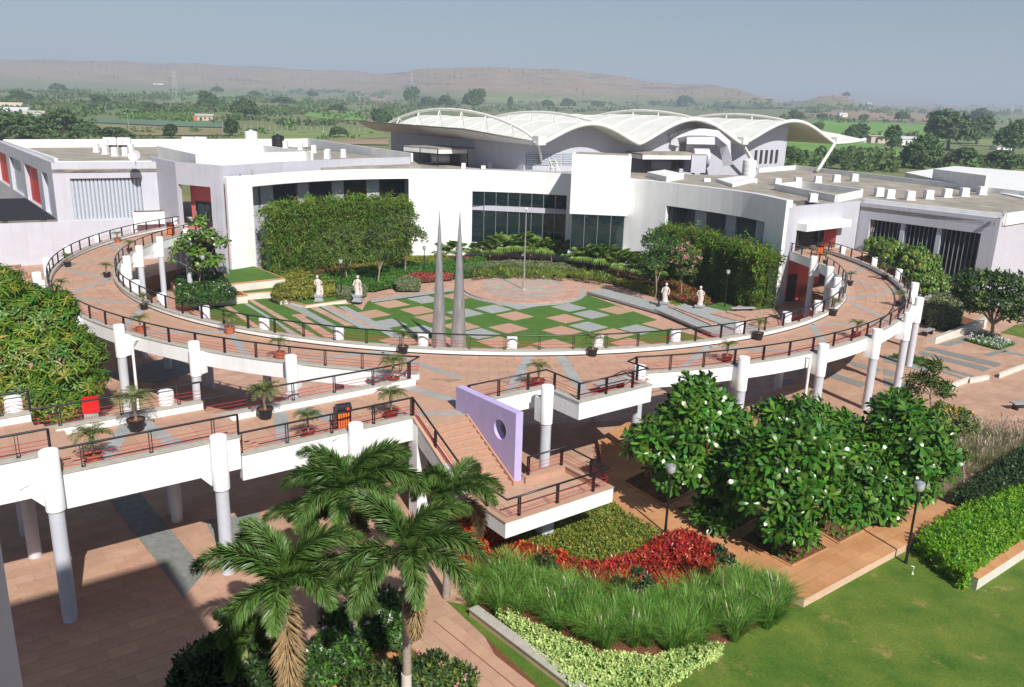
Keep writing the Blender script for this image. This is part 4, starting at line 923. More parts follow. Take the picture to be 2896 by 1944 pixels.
# black slatted pergola
pg = thing('pergola', tuple(pw(-8, -6)) + (0,), 'black slatted pergola roof beside the red panels at the left edge', 'pergola')
A_, B_ = pf_(0.3, -.1), pf_(22, -.1)
nF = -nW * 1.0
C_ = pw(-.2, -.05); Dd = pw(-22, -.05)
for k in range(46):
    t_ = k / 46; p0 = PA + dF * (20 * t_ + .2) - np.array([dF[1], -dF[0]]) * .15; p1 = p0 - dW * 16
    mb = MB(); mb.tube([(*p0, 4.62), (*p1, 4.62)], .07, 4); mb.build('pergola_slat', M['black'], pg)
for k in range(5):
    p0 = PA - dW * (1 + 3.4 * k) + dF * .1 - np.array([dF[1], -dF[0]]) * .1; mb = MB(); mb.tube([(*p0, 4.48), (*(p0 + dF * 21), 4.48)], .08, 4); mb.build('beam', M['black'], pg)
mb = MB(); mb.quad((*(pw(-22)), 4.0), (*pw(0), 4.0), (*(pw(0) + dF * 24), 4.0), (*(pw(-22) + dF * 24), 4.0)); mb.build('floor', M['roofc'], pg)
# roof posts: white stubs on the flat roofs
def roof_post(px, py, z, label, w=.8, h=1.0, m='white2'):
    x, y = at2(px, py, z); t = thing('roof_post', (x, y, z), label, 'post', 'white stub posts on the flat roofs')
    mb = MB(); mb.prism([(x + a * w / 2, y + b * w / 2) for a, b in ((-1, -1), (1, -1), (1, 1), (-1, 1))], z, z + h); mb.build('post_body', M[m], t); mb = MB()
    mb.box((x, y), w * 1.25, w * 1.25, z, z + .08); mb.build('post_foot', M[m], t); return t
def A1_(x, y): return (0 + x / 2.336, 150 + y / 2.336)
lp = [(640, 657), (700, 670), (762, 682), (832, 682), (868, 655), (1985, 640), (2075, 660), (2167, 690), (2270, 690), (2160, 700), (1885, 628)]
for k, (x, y) in enumerate(lp):
    roof_post(*A1_(x, y), 9.6, ('white stub post on the left roof, number %s from the left' % ['one', 'two', 'three', 'four', 'five', 'seven', 'eight', 'ten', 'eleven', 'nine', 'six'][k]), w=.62, h=1.1)
for k, (x, y) in enumerate([(1038, 690), (1225, 715), (1290, 685)]):
    roof_post(1000 + x / 3.337, 270 + y / 3.337, 8.72, 'small white stub near the sacks on the central roof, ' + ['leftmost', 'nearest the parapet', 'rightmost'][k], w=.55, h=.7)
def ac_unit(px, py, z, label):
    x, y = at2(px, py, z); t = thing('air_conditioner', (x, y, z), label, 'air conditioner', 'outdoor air conditioning units on the roofs')
    mb = MB(); mb.box((x, y), 1.7, .6, z + .25, z + 1.3, 10); mb.build('casing', M['white2'], t)
    mb = MB(); n = 14; c = np.array([x - .35, y - .35, z + .78]); mb.add([(c[0] + .42 * math.cos(2 * math.pi * k / n), c[1], c[2] + .42 * math.sin(2 * math.pi * k / n)) for k in range(n)], [tuple(range(n))]); mb.build('fan_grille', M['duct'], t)
    mb = MB(); mb.box((x, y), 1.5, .5, z, z + .25, 10); mb.build('feet', M['black'], t)
for (x, y), lb in (((730, 620), 'white air conditioner with round fan at the far roof edge, first of two'), ((825, 620), 'white air conditioner with round fan at the far roof edge, second of two'), ((1245, 612), 'air conditioner unit behind the white light well, left of its pair'), ((1330, 612), 'air conditioner unit behind the white light well, right of its pair')):
    ac_unit(*A1_(x, y), 9.7, lb)
# water tanks
def tank(px, py, z, r, h, m, label):
    x, y = at2(px, py, z); t = thing('water_tank', (x, y, z), label, 'water tank'); mb = MB(); mb.lathe([(r, 0), (r * 1.02, h * .25), (r, h * .27), (r * 1.02, h * .5), (r, h * .52), (r * 1.02, h * .78), (r, h * .8), (r * .98, h), (r * .6, h + .12), (r * .25, h + .14)], (x, y, z), 20); mb.build('tank_body', M[m], t, smooth=False)
    mb = MB(); mb.lathe([(r * .25, h + .14), (r * .25, h + .3)], (x, y, z), 12); mb.build('lid', M[m], t); return t
tank(*A1_(1662, 610), 9.7, 1.0, 2.1, 'white2', 'white ribbed water tank on the left roof'); tank(*A1_(1838, 622), 9.7, .95, 1.7, 'pot_black', 'black water tank on the left roof beside the white one')
tank(2116, 500, 8.22, .95, 2.3, 'white2', 'white water tank at the foot of the slanting stadium strut')
# satellite dish
x, y = at2(384, 466, 10.2); t = thing('satellite_dish', (x, y, 10.2), 'pale satellite dish on the left roof edge above the louvres', 'satellite dish'); mb = MB(); mb.lathe([(.05, .0), (.35, .06), (.62, .22), (.6, .23), (.33, .09), (.05, .03)], (0, 0, 0), 18)
import itertools
Rm = Matrix.Rotation(R(62), 3, 'X'); mb.v = [tuple(Rm @ Vector(v) + Vector((x, y, 11.0))) for v in mb.v]; mb.build('dish', M['duct'], t); mb = MB(); mb.tube([(x, y, 10.0), (x, y + .1, 11.05)], .04, 6); mb.build('mast', M['steelp'], t)

# ================================================================== RIGHT WING
rwg = thing('wing_building', (38, 85, 0), 'grey building with tall dark windows behind thin vertical fins', 'building')
def R_(x, y): return (2350 + x / 2.852, 450 + y / 2.852)
D1 = np.array(at2(*q3(820, 930), ZD)); D2 = np.array(at2(*q3(1030, 900), ZD)); dD = (D2 - D1) / np.linalg.norm(D2 - D1); nD = np.array([-dD[1], dD[0]])
ztD = 8.75
# door front wall between facade end and the wing
Q1_ = D1 - dD * 1.6; Q2_ = onpl(*q3(1200, 577), D1, D2)[:2]
def pd(s, off=0.): return D1 + dD * s + nD * off
so1 = (onpl(*q3(1045, 800), D1, D2)[:2] - D1) @ dD; sQ = (Q2_ - D1) @ dD; zdt = onpl(*q3(930, 775), D1, D2)[2]
print('right door', D1, D2, so1, sQ, zdt)
mb = MB(); wall(mb, [-2.0, sQ], ZC, ztD, [(-1.2, so1, ZD, zdt), (-1.9, so1 + .2, ZC - 1, 3.5)], .4, pf=pd); mb.build('entrance_wall', M['grey'], rwg)
mb = MB(); A, B = pd(-1.3, 1.2), pd(so1 + .1, 1.2); mb.quad((*A, ZD), (*B, ZD), (*B, zdt + .2), (*A, zdt + .2)); mb.quad((*pd(-1.25, 0), ZD), (*pd(-1.25, 0), zdt), (*A, zdt), (*A, ZD)); mb.quad((*pd(so1, 1.2), ZD), (*pd(so1, 1.2), zdt), (*pd(so1, .0), zdt), (*pd(so1, .0), ZD)); mb.build('red_back_wall', M['coral'], rwg)
mb = MB(); A, B = pd(0, 1.1), pd(so1 - 1.3, 1.1); mb.prism([tuple(A), tuple(B), tuple(B + nD * .05), tuple(A + nD * .05)], ZD, zdt); mb.build('doorway', M['dark'], rwg)
for k, a in enumerate((.05, so1 - 2.2)):
    A, B = pd(a, .9), pd(a + .85, .55 if k else .9); mb = MB(); mb.prism([tuple(A), tuple(B), tuple(B + nD * .03), tuple(A + nD * .03)], ZD + .02, ZD + 2.3); dr_ = mb.build('glass_door', M['glass'], rwg)
    mb = MB(); mb.tube([(*(A - nD * .1 + dD * .3), ZD + .5), (*(A - nD * .1 + dD * .3), ZD + 1.9)], .03, 6); mb.build('door_handle', M['steelp'], dr_)
mb = MB(); A, B = pd(-1.3, -1.1), pd(so1 + .6, -1.1); mb.prism([tuple(A), tuple(B), tuple(B + nD * 1.1), tuple(A + nD * 1.1)], zdt + .05, zdt + .75); mb.build('canopy', M['white'], rwg)
mb = MB(); A, B = pd(-2.2, 1.6), pd(so1 + .6, 1.6); mb.quad((*A, ZC), (*B, ZC), (*B, 3.8), (*A, 3.8)); mb.build('lower_red_wall', M['coral'], rwg)
for a, b, zt in ((-.9, .3, 1.6), (.8, 2.2, 1.6)):
    mb = MB(); A, B = pd(a, 1.5), pd(b, 1.5); mb.prism([tuple(A), tuple(B), tuple(B + nD * .05), tuple(A + nD * .05)], ZC, zt); mb.build('lower_doorway', M['dark'], rwg)
# landing deck from the ring to the door
mb = MB(); mb.prism([tuple(pd(-1.6, -3.2)), tuple(pd(so1 + .8, -3.2)), tuple(pd(so1 + .8, 1.2)), tuple(pd(-1.6, 1.2))], ZD - .3, ZD - .026); mb.build('door_landing', M['stoneo'], rwg)
mb = MB(); mb.prism([tuple(pe(oa - .6, -4.6)), tuple(pe(ob + .4, -4.6)), tuple(pe(ob + .4, 1.5)), tuple(pe(oa - .6, 1.5))], ZD - .3, ZD - .026); mb.build('door_landing', M['stoneo'], lwg)
# big wall with fins
ZW = 8.6
B1 = np.array(at2(*R_(235, 350), ZW)); B2 = np.array(at2(*R_(1370, 480), ZW)); B3 = np.array(at2(*R_(1557, 452), ZW)); dB = (B2 - B1) / np.linalg.norm(B2 - B1); nB = np.array([dB[1] * -1, dB[0]]) * 1.0
print('big wall', B1, B2, B3)
def pb(s, off=0.): return B1 + dB * s + nB * off
LB = np.linalg.norm(B2 - B1)
def bx_(x, y): P = onpl(*R_(x, y), B1, B2); return (P[:2] - B1) @ dB, P[2]
w0, w1 = bx_(300, 600)[0], bx_(1185, 750)[0]; zw = (bx_(305, 485)[1] + bx_(1200, 600)[1]) / 2
print('fins', w0, w1, zw, LB)
# normal nB must point away from the camera side
sgn = 1 if (pb(0, 1)[0] > B1[0]) else -1
def pb2(s, off=0.): return pb(s, off * sgn)
mb = MB(); wall(mb, [-.3, LB], 0, ZW, [(w0, w1, .3, zw)], .5, pf=pb2); mb.build('fin_wall', M['grey'], rwg)
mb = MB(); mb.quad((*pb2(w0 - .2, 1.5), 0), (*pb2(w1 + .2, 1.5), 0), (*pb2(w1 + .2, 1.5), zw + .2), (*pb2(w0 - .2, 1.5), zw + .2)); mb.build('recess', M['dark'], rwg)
mb = MB(); A, B = pb2(w0, .55), pb2(w1, .55); mb.prism([tuple(A), tuple(B), tuple(pb2(w1, 1.4)), tuple(pb2(w0, 1.4))], 4.1, 4.5); mb.build('floor_beam', M['black'], rwg)
for s in (w0 + (w1 - w0) * .31, w0 + (w1 - w0) * .64): mb = MB(); mb.prism([tuple(pb2(s - .22, .2)), tuple(pb2(s + .22, .2)), tuple(pb2(s + .22, 1.0)), tuple(pb2(s - .22, 1.0))], .3, zw); mb.build('mullion_pier', M['louv'], rwg)
for k in range(25):
    s = w0 + (w1 - w0) * (k + .5) / 25; mb = MB(); mb.prism([tuple(pb2(s - .025, .35)), tuple(pb2(s + .025, .35)), tuple(pb2(s + .025, .5)), tuple(pb2(s - .025, .5))], .3, zw); mb.build('fin', M['fin'], rwg)
dB3 = (B3 - B2) / np.linalg.norm(B3 - B2); mb = MB(); sweep(mb, [tuple(B2), tuple(B2 + dB3 * 22)], [(0, 0), (.4, 0), (.4, ZW), (0, ZW)][::1]); mb.build('side_wall', M['grey'], rwg)
# roof of the right wing
RB = [tuple(B1), tuple(B2), tuple(B2 + dB3 * 24), at2(2896, 541, 8.9), at2(2250, 468, 8.9), at2(2150, 475, 8.9), (30, 110), (28, 92), tuple(Q2_)]
mb = MB(); mb.prism(RB, 7.8, 8.22); mb.build('roof', M['roofc'], rwg)
for path, zt in (([tuple(B1 + nB * sgn * .9), tuple(B2 + nB * sgn * .9 )], 8.95), ([tuple(B2 + nB * sgn * .9), tuple(B2 + nB * sgn * .9 + dB3 * 23)], 9.0), ([tuple(at2(2146, 476, 8.9)), tuple(at2(2250, 468, 8.9)), tuple(at2(2896, 541, 8.9)), tuple(B2 + dB3 * 24)], 8.9)):
    mb = MB(); sweep(mb, path, [(-.15, 7.9), (.15, 7.9), (.15, zt), (-.15, zt)]); mb.build('parapet', M['white2'], rwg)
mb = MB(); A = pb2(0, .5); mb.prism([tuple(pb2(0, .5)), tuple(pb2(LB - .2, .5)), tuple(pb2(LB - .2, 1.0)), tuple(pb2(0, 1.0))], 8.23, 8.5); mb.build('ledge', M['white2'], rwg)
for k, (x, y) in enumerate([(383, 300), (470, 317), (632, 330), (782, 322), (930, 308), (1070, 300), (1212, 288), (40, 185), (185, 178)]):
    roof_post(*R_(x, y), 8.22, 'white stub post on the right wing roof, ' + ['one, nearest the light well', 'two', 'three', 'four', 'five', 'six', 'seven, farthest right', 'far row by the far parapet, left', 'far row by the far parapet, right'][k], w=.85, h=1.0)
for k, (x, y) in enumerate([(1600, 745), (1768, 735), (1932, 722), (1238, 780), (1890, 880), (1015, 745)]):
    roof_post(1650 + x / 2.92, 270 + y / 2.92, 8.22, 'white stub post near the grassy light well, ' + ['far side left', 'far side middle', 'far side right', 'near the white roof hatch', 'front one by the parapet corner', 'leftmost by the curved parapet'][k], w=.8, h=.9)
# grassy light well box
for a, b in (((2194, 520), (2366, 552)), ((2366, 552), (2438, 538)), ((2268, 513), (2438, 535)), ((2194, 520), (2268, 513))):
    A, B = at2(*a, 9.0), at2(*b, 9.0); mb = MB(); sweep(mb, [A, B], [(-.15, 8.1), (.15, 8.1), (.15, 9.0), (-.15, 9.0)]); mb.build('light_well_wall', M['white2'], rwg)
# facade end strip with dark slot
mb = MB(); E_ = fpt(FS[-1], 0); 
mb.prism([tuple(fpt(FS[-1] - .02, .36)), tuple(fpt(FS[-1], .36) + np.array([.02, 0])), tuple(pd(-1.9, .0)), tuple(pd(-2.0, .4))], ZC, 9.0); mb.build('link_wall', M['grey'], rwg)
p = at(*R_(1390, 455), 8.95); t = thing('floodlight', (p[0], p[1], 8.9), 'small floodlight on the corner of the right wing parapet', 'floodlight'); mb = MB(); mb.tube([(p[0], p[1], 8.9), (p[0], p[1], 9.1)], .03, 6); mb.build('bracket', M['black'], t); mb = MB(); mb.box((p[0], p[1]), .35, .14, 9.08, 9.4, 20); mb.build('lamp_head', M['steelp'], t)
# roof hatch blocks on the central roof
def block(name, pts_px, z0, z1, m, label, cat, zref=None, parent=None):
    P = [at2(x, y, zref if zref is not None else z1) for x, y in pts_px]; c = np.mean(P, axis=0)
    t = thing(name, (c[0], c[1], z0), label, cat); mb = MB(); mb.prism(P, z0, z1); mb.build('block_body', M[m], t); return t
block('roof_hatch', [(2027, 506), (2072, 521), (2143, 505), (2100, 497)], 8.22, 9.1, 'white2', 'low white roof hatch block on the right part of the central roof', 'hatch')
block('roof_hatch', [(1830, 487), (1885, 500), (1935, 492), (1880, 480)], 8.7, 9.4, 'white2', 'low white block beside the plant room on the central roof', 'hatch')
block('roof_hatch', [(2640, 478), (2790, 497), (2800, 488), (2650, 476)], 6.5, 10.4, 'white2', 'white roof room standing on the farther right roof', 'hatch')
t = block('far_wing', [(2560, 488), (2896, 560), (3200, 570), (3100, 500), (2700, 470)], 4, 8.4, 'white2', 'far white flat roofed block at the right edge', 'building')
# grass growing in light well handled with the plants

# ================================================================== STADIUM
stad = thing('sports_hall', (20, 130, 0), 'large sports hall under a white wavy membrane roof with arched trusses', 'building')
V = [np.array([2.6, 109.]), np.array([16.8, 119.4]), np.array([34.2, 131.]), np.array([54.3, 147.1])]
V = [np.array(at2(x, y, 12.5)) for x, y in ((1524, 408), (1807, 407), (2099, 407), (2362, 405))]
DV = VX; LR = 42.
crest = [15.1, 15.95, 16.0]; zv = 12.5
def roof_pt(i, t, v):
    """bay i (-1 lip left, 0..2 vaults, 3 lip right), t across, v depth along the axis"""
    if i == -1: a = V[0]; b = V[0] - UX * 4.6; z = zv + 1.5 * (t ** 1.7) * min(1, .25 + v / 12)
    elif i == 3: a = V[3]; b = V[3] + UX * 9; z = zv + 1.9 * (t ** 1.8) * min(1, .3 + v / 14)
    else: a, b = V[i], V[i + 1]; z = zv + (crest[i] - zv) * math.sin(math.pi * t) ** 1.25
    p = a + (b - a) * (t if i >= 0 else t * min(1, .12 + v / 9)) + DV * v
    return (p[0], p[1], z - .012 * max(0, v) * 0)
for i in (-1, 0, 1, 2, 3):
    NT, NV = 20, 8; vv = [LR * k / NV for k in range(NV + 1)]; sk = 0
    mb = MB(); mb.smooth = True; vs = [roof_pt(i, a / NT, v) for v in vv for a in range(NT + 1)]
    vs2 = [(x, y, z - .18) for x, y, z in vs]; n1 = len(vs)
    fs = [(r_ * (NT + 1) + c, r_ * (NT + 1) + c + 1, (r_ + 1) * (NT + 1) + c + 1, (r_ + 1) * (NT + 1) + c) for r_ in range(NV) for c in range(NT)]
    mb.add(vs, fs, 0); mb.add(vs2, [f[::-1] for f in fs], 1)
    o = mb.build('roof_vault', [M['membrane'], M['cream'] if i == 3 else M['membrane']], stad)
    mb = MB(); mb.tube([roof_pt(i, a / NT, 0) for a in range(NT + 1)], .32, 6); mb.build('edge_beam', M['membrane'], o, smooth=True)
    for k in range(1, 8):   # membrane seams
        mb = MB(); mb.tube([(x, y, z + .02) for x, y, z in (roof_pt(i, a / NT, vv[k]) for a in range(NT + 1))], .05, 4); mb.build('seam', M['membrane'], o)
def arch(V0, v0, v1, h, label=None, strut=None, zb=12.7):
    pts = []
    for k in range(15):
        t = k / 14; v = v0 + (v1 - v0) * t; p = V0 + DV * v; pts.append((p[0], p[1], zb + h * (1 - (2 * t - 1) ** 2) ** .8))
    mb = MB(); mb.tube(pts, .2, 8); a_ = mb.build('truss_arch', M['membrane'], stad, smooth=True)
    for k in range(2, 13, 2):
        p = pts[k]; 
        for s in (-1, 1):
            q = V0 + DV * (v0 + (v1 - v0) * (k + s * .6) / 14) + UX * (1.8 * s); mb = MB(); mb.tube([p, (q[0], q[1], zv + .9)], .09, 5); mb.build('truss_web', M['membrane'], a_)
    mb = MB(); p = V0 + DV * v0; mb.box((p[0], p[1]), 1.2, 1.3, zv - .1, zv + 1.0, UANG); mb.build('node_block', M['membrane'], a_)
arch(V[0], 0, LR, 3.6); arch(V[1], 2, LR, 3.2, zb=13); arch(V[2], 0, LR, 4.2); arch(V[3], 0, LR, 4.0)
for (i, foot) in ((0, (1535, 478)), (2, (2140, 470)), (3, (2314, 476))):
    f_ = at2(*foot, 9.0); mb = MB(); mb.tube([(V[i][0], V[i][1], zv), (f_[0], f_[1], 8.7)], .27 if i else .16, 8); mb.build('strut', M['membrane'], stad, smooth=True)
# hall walls under the vaults
Wp = [V[0] + DV * 4.0 - UX * 1.5, V[0] + DV * 3.0, V[1] + DV * 3.0, V[2] + DV * 3.0, V[3] + DV * 3 - UX * 7.5]
for i in range(3):
    a, b = V[i] + DV * 3, V[i + 1] + DV * 3; N_ = 12; mb = MB()
    t1 = 1 if i < 2 else .62
    for k in range(N_):
        ta, tb = k / N_ * t1, (k + 1) / N_ * t1; pa, pb_ = a + (b - a) * ta, a + (b - a) * tb
        za, zb_ = roof_pt(i, ta, 3)[2] - .1, roof_pt(i, tb, 3)[2] - .1
        mb.quad((*pa, 0), (*pb_, 0), (*pb_, zb_), (*pa, za))
    mb.build('hall_wall', M['grey'], stad)
pL = V[0] + DV * 3; pM = pL + DV * 36; mb = MB(); mb.quad((*pM, 0), (*pL, 0), (*pL, 12.4), (*pM, 12.9)); mb.build('hall_wall', M['grey'], stad)
pR = V[2] + DV * 3 + (V[3] - V[2]) * .62; mb = MB(); mb.quad((*pR, 0), (*(pR + DV * 34), 0), (*(pR + DV * 34), 16), (*pR, 16.0 - .3)); mb.build('hall_wall', M['grey'], stad)
for k in range(5):   # slit windows
    c = V[2] + DV * 2.9 + (V[3] - V[2]) * (.30 + .055 * k); mb = MB(); mb.box(c, .55, .12, 9.2, 11.3, math.degrees(math.atan2((V[3] - V[2])[1], (V[3] - V[2])[0]))); mb.build('slit_window', M['dark'], stad)
# louvred band window at the left of the front
for k in range(8):
    a = V[0] + DV * 2.9 + (V[1] - V[0]) * (.02 + .115 * k); b = V[0] + DV * 2.9 + (V[1] - V[0]) * (.02 + .115 * k + .10)
    mb = MB(); mb.quad((*a, 9.6), (*b, 9.6), (*b, 11.2), (*a, 11.2)); w_ = mb.build('band_window', M['louv'], stad); 
    for j in range(6): mb = MB(); mb.tube([(*a, 9.75 + j * .25), (*b, 9.75 + j * .25)], .035, 4); mb.build('slat', M['black'], w_)
# plant rooms on the roof
def S1(x, y): return (1000 + x / 3.337, 270 + y / 3.337)
def S2(x, y): return (1650 + x / 2.92, 270 + y / 2.92)
def plantroom(fl, fr, corner_, zb, zt, label):
    t = thing('plant_room', (*at2(*corner_, zb), zb), label, 'plant room'); A, B, C = [np.array(at2(*p, zb)) for p in (fl, corner_, fr)]
    D = A + (C - B); top = [A, B, C, D]
    mb = MB(); mb.prism([tuple(p) for p in top], zt - .15, zt); mb.build('roof_sheet', M['roofc'], t)
    for p in (A, B, C, D, (A + B) / 2, B + (C - B) * .75): mb = MB(); mb.tube([(*p, zb), (*p, zt - .15)], .07, 4); mb.build('post', M['black'], t)
    e = (C - B) / np.linalg.norm(C - B); n_ = np.array([-e[1], e[0]])
    mb = MB(); P = B + (C - B) * .76; mb.prism([tuple(P), tuple(C), tuple(C + n_ * 2), tuple(P + n_ * 2)], zb, zt - .16); mb.build('side_panel', M['grey'], t)
    mb = MB(); mb.quad((*(D * .98 + B * .02), zb), (*(A * .98 + B * .02), zb), (*(A * .98 + B * .02), zt - .2), (*(D * .98 + B * .02), zt - .2)); mb.quad((*C, zb), (*D, zb), (*D, zt - .2), (*C, zt - .2)); mb.build('back_panel', M['grey'], t)
    for (P, Q) in ((A, B), (B, B + (C - B) * .75)): 
        mb = MB(); mb.quad((*P, zt - .75), (*Q, zt - .75), (*Q, zt - .2), (*P, zt - .2)); mb.build('fascia_panel', M['white2'], t)
    c = (A + B + C + D) / 4; mb = MB(); mb.tube([(c[0] - 1.2, c[1] - .5, zb + .9), (c[0] + 1.2, c[1] + .2, zb + .9)], .75, 14); mb.build('fan_drum', M['duct'], t, smooth=False)
plantroom(S1(470, 640), S1(1165, 665), S1(795, 672), 8.73, 11.2, 'open fronted plant room with a fan drum below the left side of the wavy roof')
plantroom(S2(275, 600), S2(1010, 640), S2(475, 640), 8.73, 11.3, 'open fronted plant room behind the white bay tower')
# big duct
t = thing('air_duct', (*at2(*S2(1000, 600), 9.3), 9.3), 'large pale bent air duct in front of the hall wall, right of centre', 'duct')
def dp(x, y, yy): return atd(*S2(x, y), yy)
bas = np.array(at2(*S2(1190, 570), 9.6)); dist = math.hypot(*bas)
for pts, rr in (([(745, 420), (760, 350), (860, 330), (1000, 330), (1090, 340), (1170, 410), (1180, 500), (1190, 570)], 1.0), ([(850, 400), (1080, 405)], 1.1), ([(700, 330), (760, 315)], .8)):
    mb = MB(); P_ = [tuple(atd(*S2(x, y), dist - 2 + .3 * k)) for k, (x, y) in enumerate(pts)]; mb.tube(P_, rr * .95, 4); mb.build('duct_section', M['duct'], t)
# round duct end
p = atd(*S2(1030, 520), dist - 5); mb = MB(); mb.tube([tuple(p - np.array([2.2, 0, 0])), tuple(p)], 1.35, 20); mb.build('round_duct', M['duct'], t)
# sacks, ladder, crate
t = thing('sack_pile', (*at2(*S1(1450, 670), 8.74), 8.74), 'heap of grey and brown sacks on the central roof', 'sacks')
c = np.array(at2(*S1(1400, 675), 8.74)); e = np.array(at2(*S1(1640, 675), 8.74)) - c
for k in range(22):
    row = k % 3; f = random.uniform(.0, .95 - .12 * row); p = c + e * f + np.array([0, row * .25]); mb = MB(); mb.smooth = True
    n = 10; prof = [(.02, 0), (.3, .05), (.42, .17), (.32, .3), (.03, .34)]; mb.lathe(prof, (0, 0, 0), n); rz_ = random.uniform(-.4, .4); Mx = Matrix.Rotation(rz_, 3, 'Z') @ Matrix.Diagonal((1.7, .9, 1)); mb.v = [tuple(Mx @ Vector(v) + Vector((p[0], p[1], 8.74 + row * .3))) for v in mb.v]
    mb.build('sack', M['sack'], t)
def ladder(a, b, wd, label):
    t = thing('ladder', tuple(a), label, 'ladder'); a, b = np.array(a), np.array(b); s = np.array([wd / 2, wd * .2, 0])
    for q in (-1, 1): mb = MB(); mb.tube([tuple(a + s * q), tuple(b + s * q)], .05, 4); mb.build('rail', M['membrane'], t)
    for k in range(1, 11): p = a + (b - a) * k / 11; mb = MB(); mb.tube([tuple(p - s), tuple(p + s)], .035, 4); mb.build('rung', M['membrane'], t)
a = at(*S1(1925, 725), 8.74); b = atd(*S1(1825, 490), math.hypot(a[0], a[1]) + 1.5); ladder(a, b, .8, 'pale ladder leaning up to the front tip of the wavy roof')
a = atd(*S2(465, 425), 128); b = atd(*S2(462, 250), 130); ladder(a, b, .9, 'upright pale ladder at the second valley of the wavy roof')
block('crate_stack', [S1(1700, 695), S1(1885, 695), S1(1885, 660), S1(1710, 660)], 8.72, 9.6, 'cream', 'cream stack of boards on the roof beside the strut', 'boards', zref=8.72)
# ================================================================== COURTYARD GROUND
cf = court
_cz = [0]
def cpoly(name, pts, m, z=ZC, th=.012, parent=None):
    _cz[0] += .0025; z = z + _cz[0]
    return band(name, [at2(x, y, z) for x, y in pts], z + .001, m, parent if parent is not None else cf, th)
cl = zone('courtyard_lawn', [(1040, 852), (1120, 842), (1278, 824), (1306, 822), (1345, 842), (1420, 866), (1500, 869), (1600, 857), (1652, 838), (1662, 834), (1850, 902), (1905, 932), (2010, 962), (1700, 1010), (1450, 1025), (1200, 1015), (1000, 975), (960, 925), (1010, 900)], ZC + .03, M['turf'])
z2_ = 3.337
def r2(x, y): return (1150 + x / z2_, 680 + y / z2_)
SQ = [(170, 563, 'g'), (110, 665, 'p'), (250, 735, 'p'), (480, 532, 'p'), (550, 690, 'g'), (510, 815, 'p'), (690, 885, 'g'), (820, 652, 'g'), (1062, 618, 'g'), (1020, 717, 'p'), (1495, 743, 'p'), (1530, 637, 'g'),
      (1740, 703, 'g'), (960, 833, 'p'), (1465, 860, 'p'), (1715, 817, 'g'), (1980, 663, 'p'), (860, 965, 'p'), (1390, 990, 'p'), (1960, 885, 'p'), (2190, 845, 'g'), (130, 855, 'g'), (-330, 700, 'p'), (-180, 790, 'g'), (-140, 605, 'p'), (-60, 955, 'p'), (2400, 800, 'p'), (1160, 1060, 'p'), (330, 960, 'p'), (2120, 980, 'p')]
for x, y, c in SQ:
    p = at2(*r2(x, y), ZC); mb = MB(); mb.box(p, 2.5, 2.5, ZC + .02, ZC + .045, -47.5); o = mb.build('paving_square', M['greyl'] if c == 'g' else M['stoneo'], cl)
# left part: striped lawn
def r3(x, y): return (500 + x / 5.2275, 680 + y / 5.2275)
zone('courtyard_lawn', [r3(60, 960), r3(640, 930), r3(1050, 830), r3(1270, 805), r3(1640, 880), q1(900, 1375), q1(1330, 1370), q1(1500, 1480), q1(1700, 1650), (1150, 1000), (900, 985), (700, 940), (560, 905)], ZC + .028, M['turf'])
for pts, c in (([(640, 945), (720, 935), (1400, 1400), (1300, 1400)], 'p'), ([(1045, 835), (1050, 885), (1700, 1275), (2150, 1560), (2330, 1560)], 'p'), ([(985, 932), (1040, 926), (2200, 1640), (1950, 1640), (1500, 1240)], 'g'), ([(1265, 812), (1350, 806), (1945, 1092), (1930, 1125), (1720, 1130), (1695, 1105), (1860, 1088)], 'p'),
               ([(1715, 1108), (1850, 1112), (2380, 1440), (2200, 1440)], 'p'), ([(1500, 885), (1640, 880), (2500, 1340), (2330, 1340)], 'g'), ([(1835, 935), (1950, 922), (2620, 1260), (2480, 1260)], 'p'), ([(100, 985), (170, 965), (420, 1120), (300, 1120)], 'p')):
    cpoly('paving_band', [r3(*p) for p in pts], M['greyl'] if c == 'g' else M['pstone'], ZC + .03)
for pts, c in (([(1000, 1382), (1085, 1380), (1560, 1600), (1400, 1600)], 'g'), ([(1062, 1386), (1130, 1384), (1700, 1620), (1560, 1620)], 'p'), ([(1190, 1395), (1262, 1392), (1850, 1690), (1700, 1690)], 'g')):
    cpoly('paving_band', [q1(*p) for p in pts], M['greyl'] if c == 'g' else M['pstone'], ZC + .03)
# grey kerb band round the lawn and stage
cpoly('kerb_band', [q1(1500, 1330), q1(1880, 1280), (1278, 818), (1278, 824), q1(1880, 1300), q1(1500, 1355)], M['greyl'], ZC + .08, .05)
stage = thing('stage_platform', (*at2(1481, 819, ZC), ZC), 'round pink stone platform with grey chevron stripes under the flagpole', 'platform')
sc_ = np.array(at2(1478, 818, -1.25)); SRad = 6.6
mb = MB(); mb.prism([(sc_[0] + SRad * math.cos(2 * math.pi * k / 48), sc_[1] + SRad * math.sin(2 * math.pi * k / 48)) for k in range(48)], ZC, ZC + .12); mb.build('lower_step', M['greyl'], stage)
mb = MB(); mb.prism([(sc_[0] + (SRad - .45) * math.cos(2 * math.pi * k / 48), sc_[1] + (SRad - .45) * math.sin(2 * math.pi * k / 48)) for k in range(48)], ZC + .12, ZC + .26); mb.build('upper_step', M['pstone'], stage)
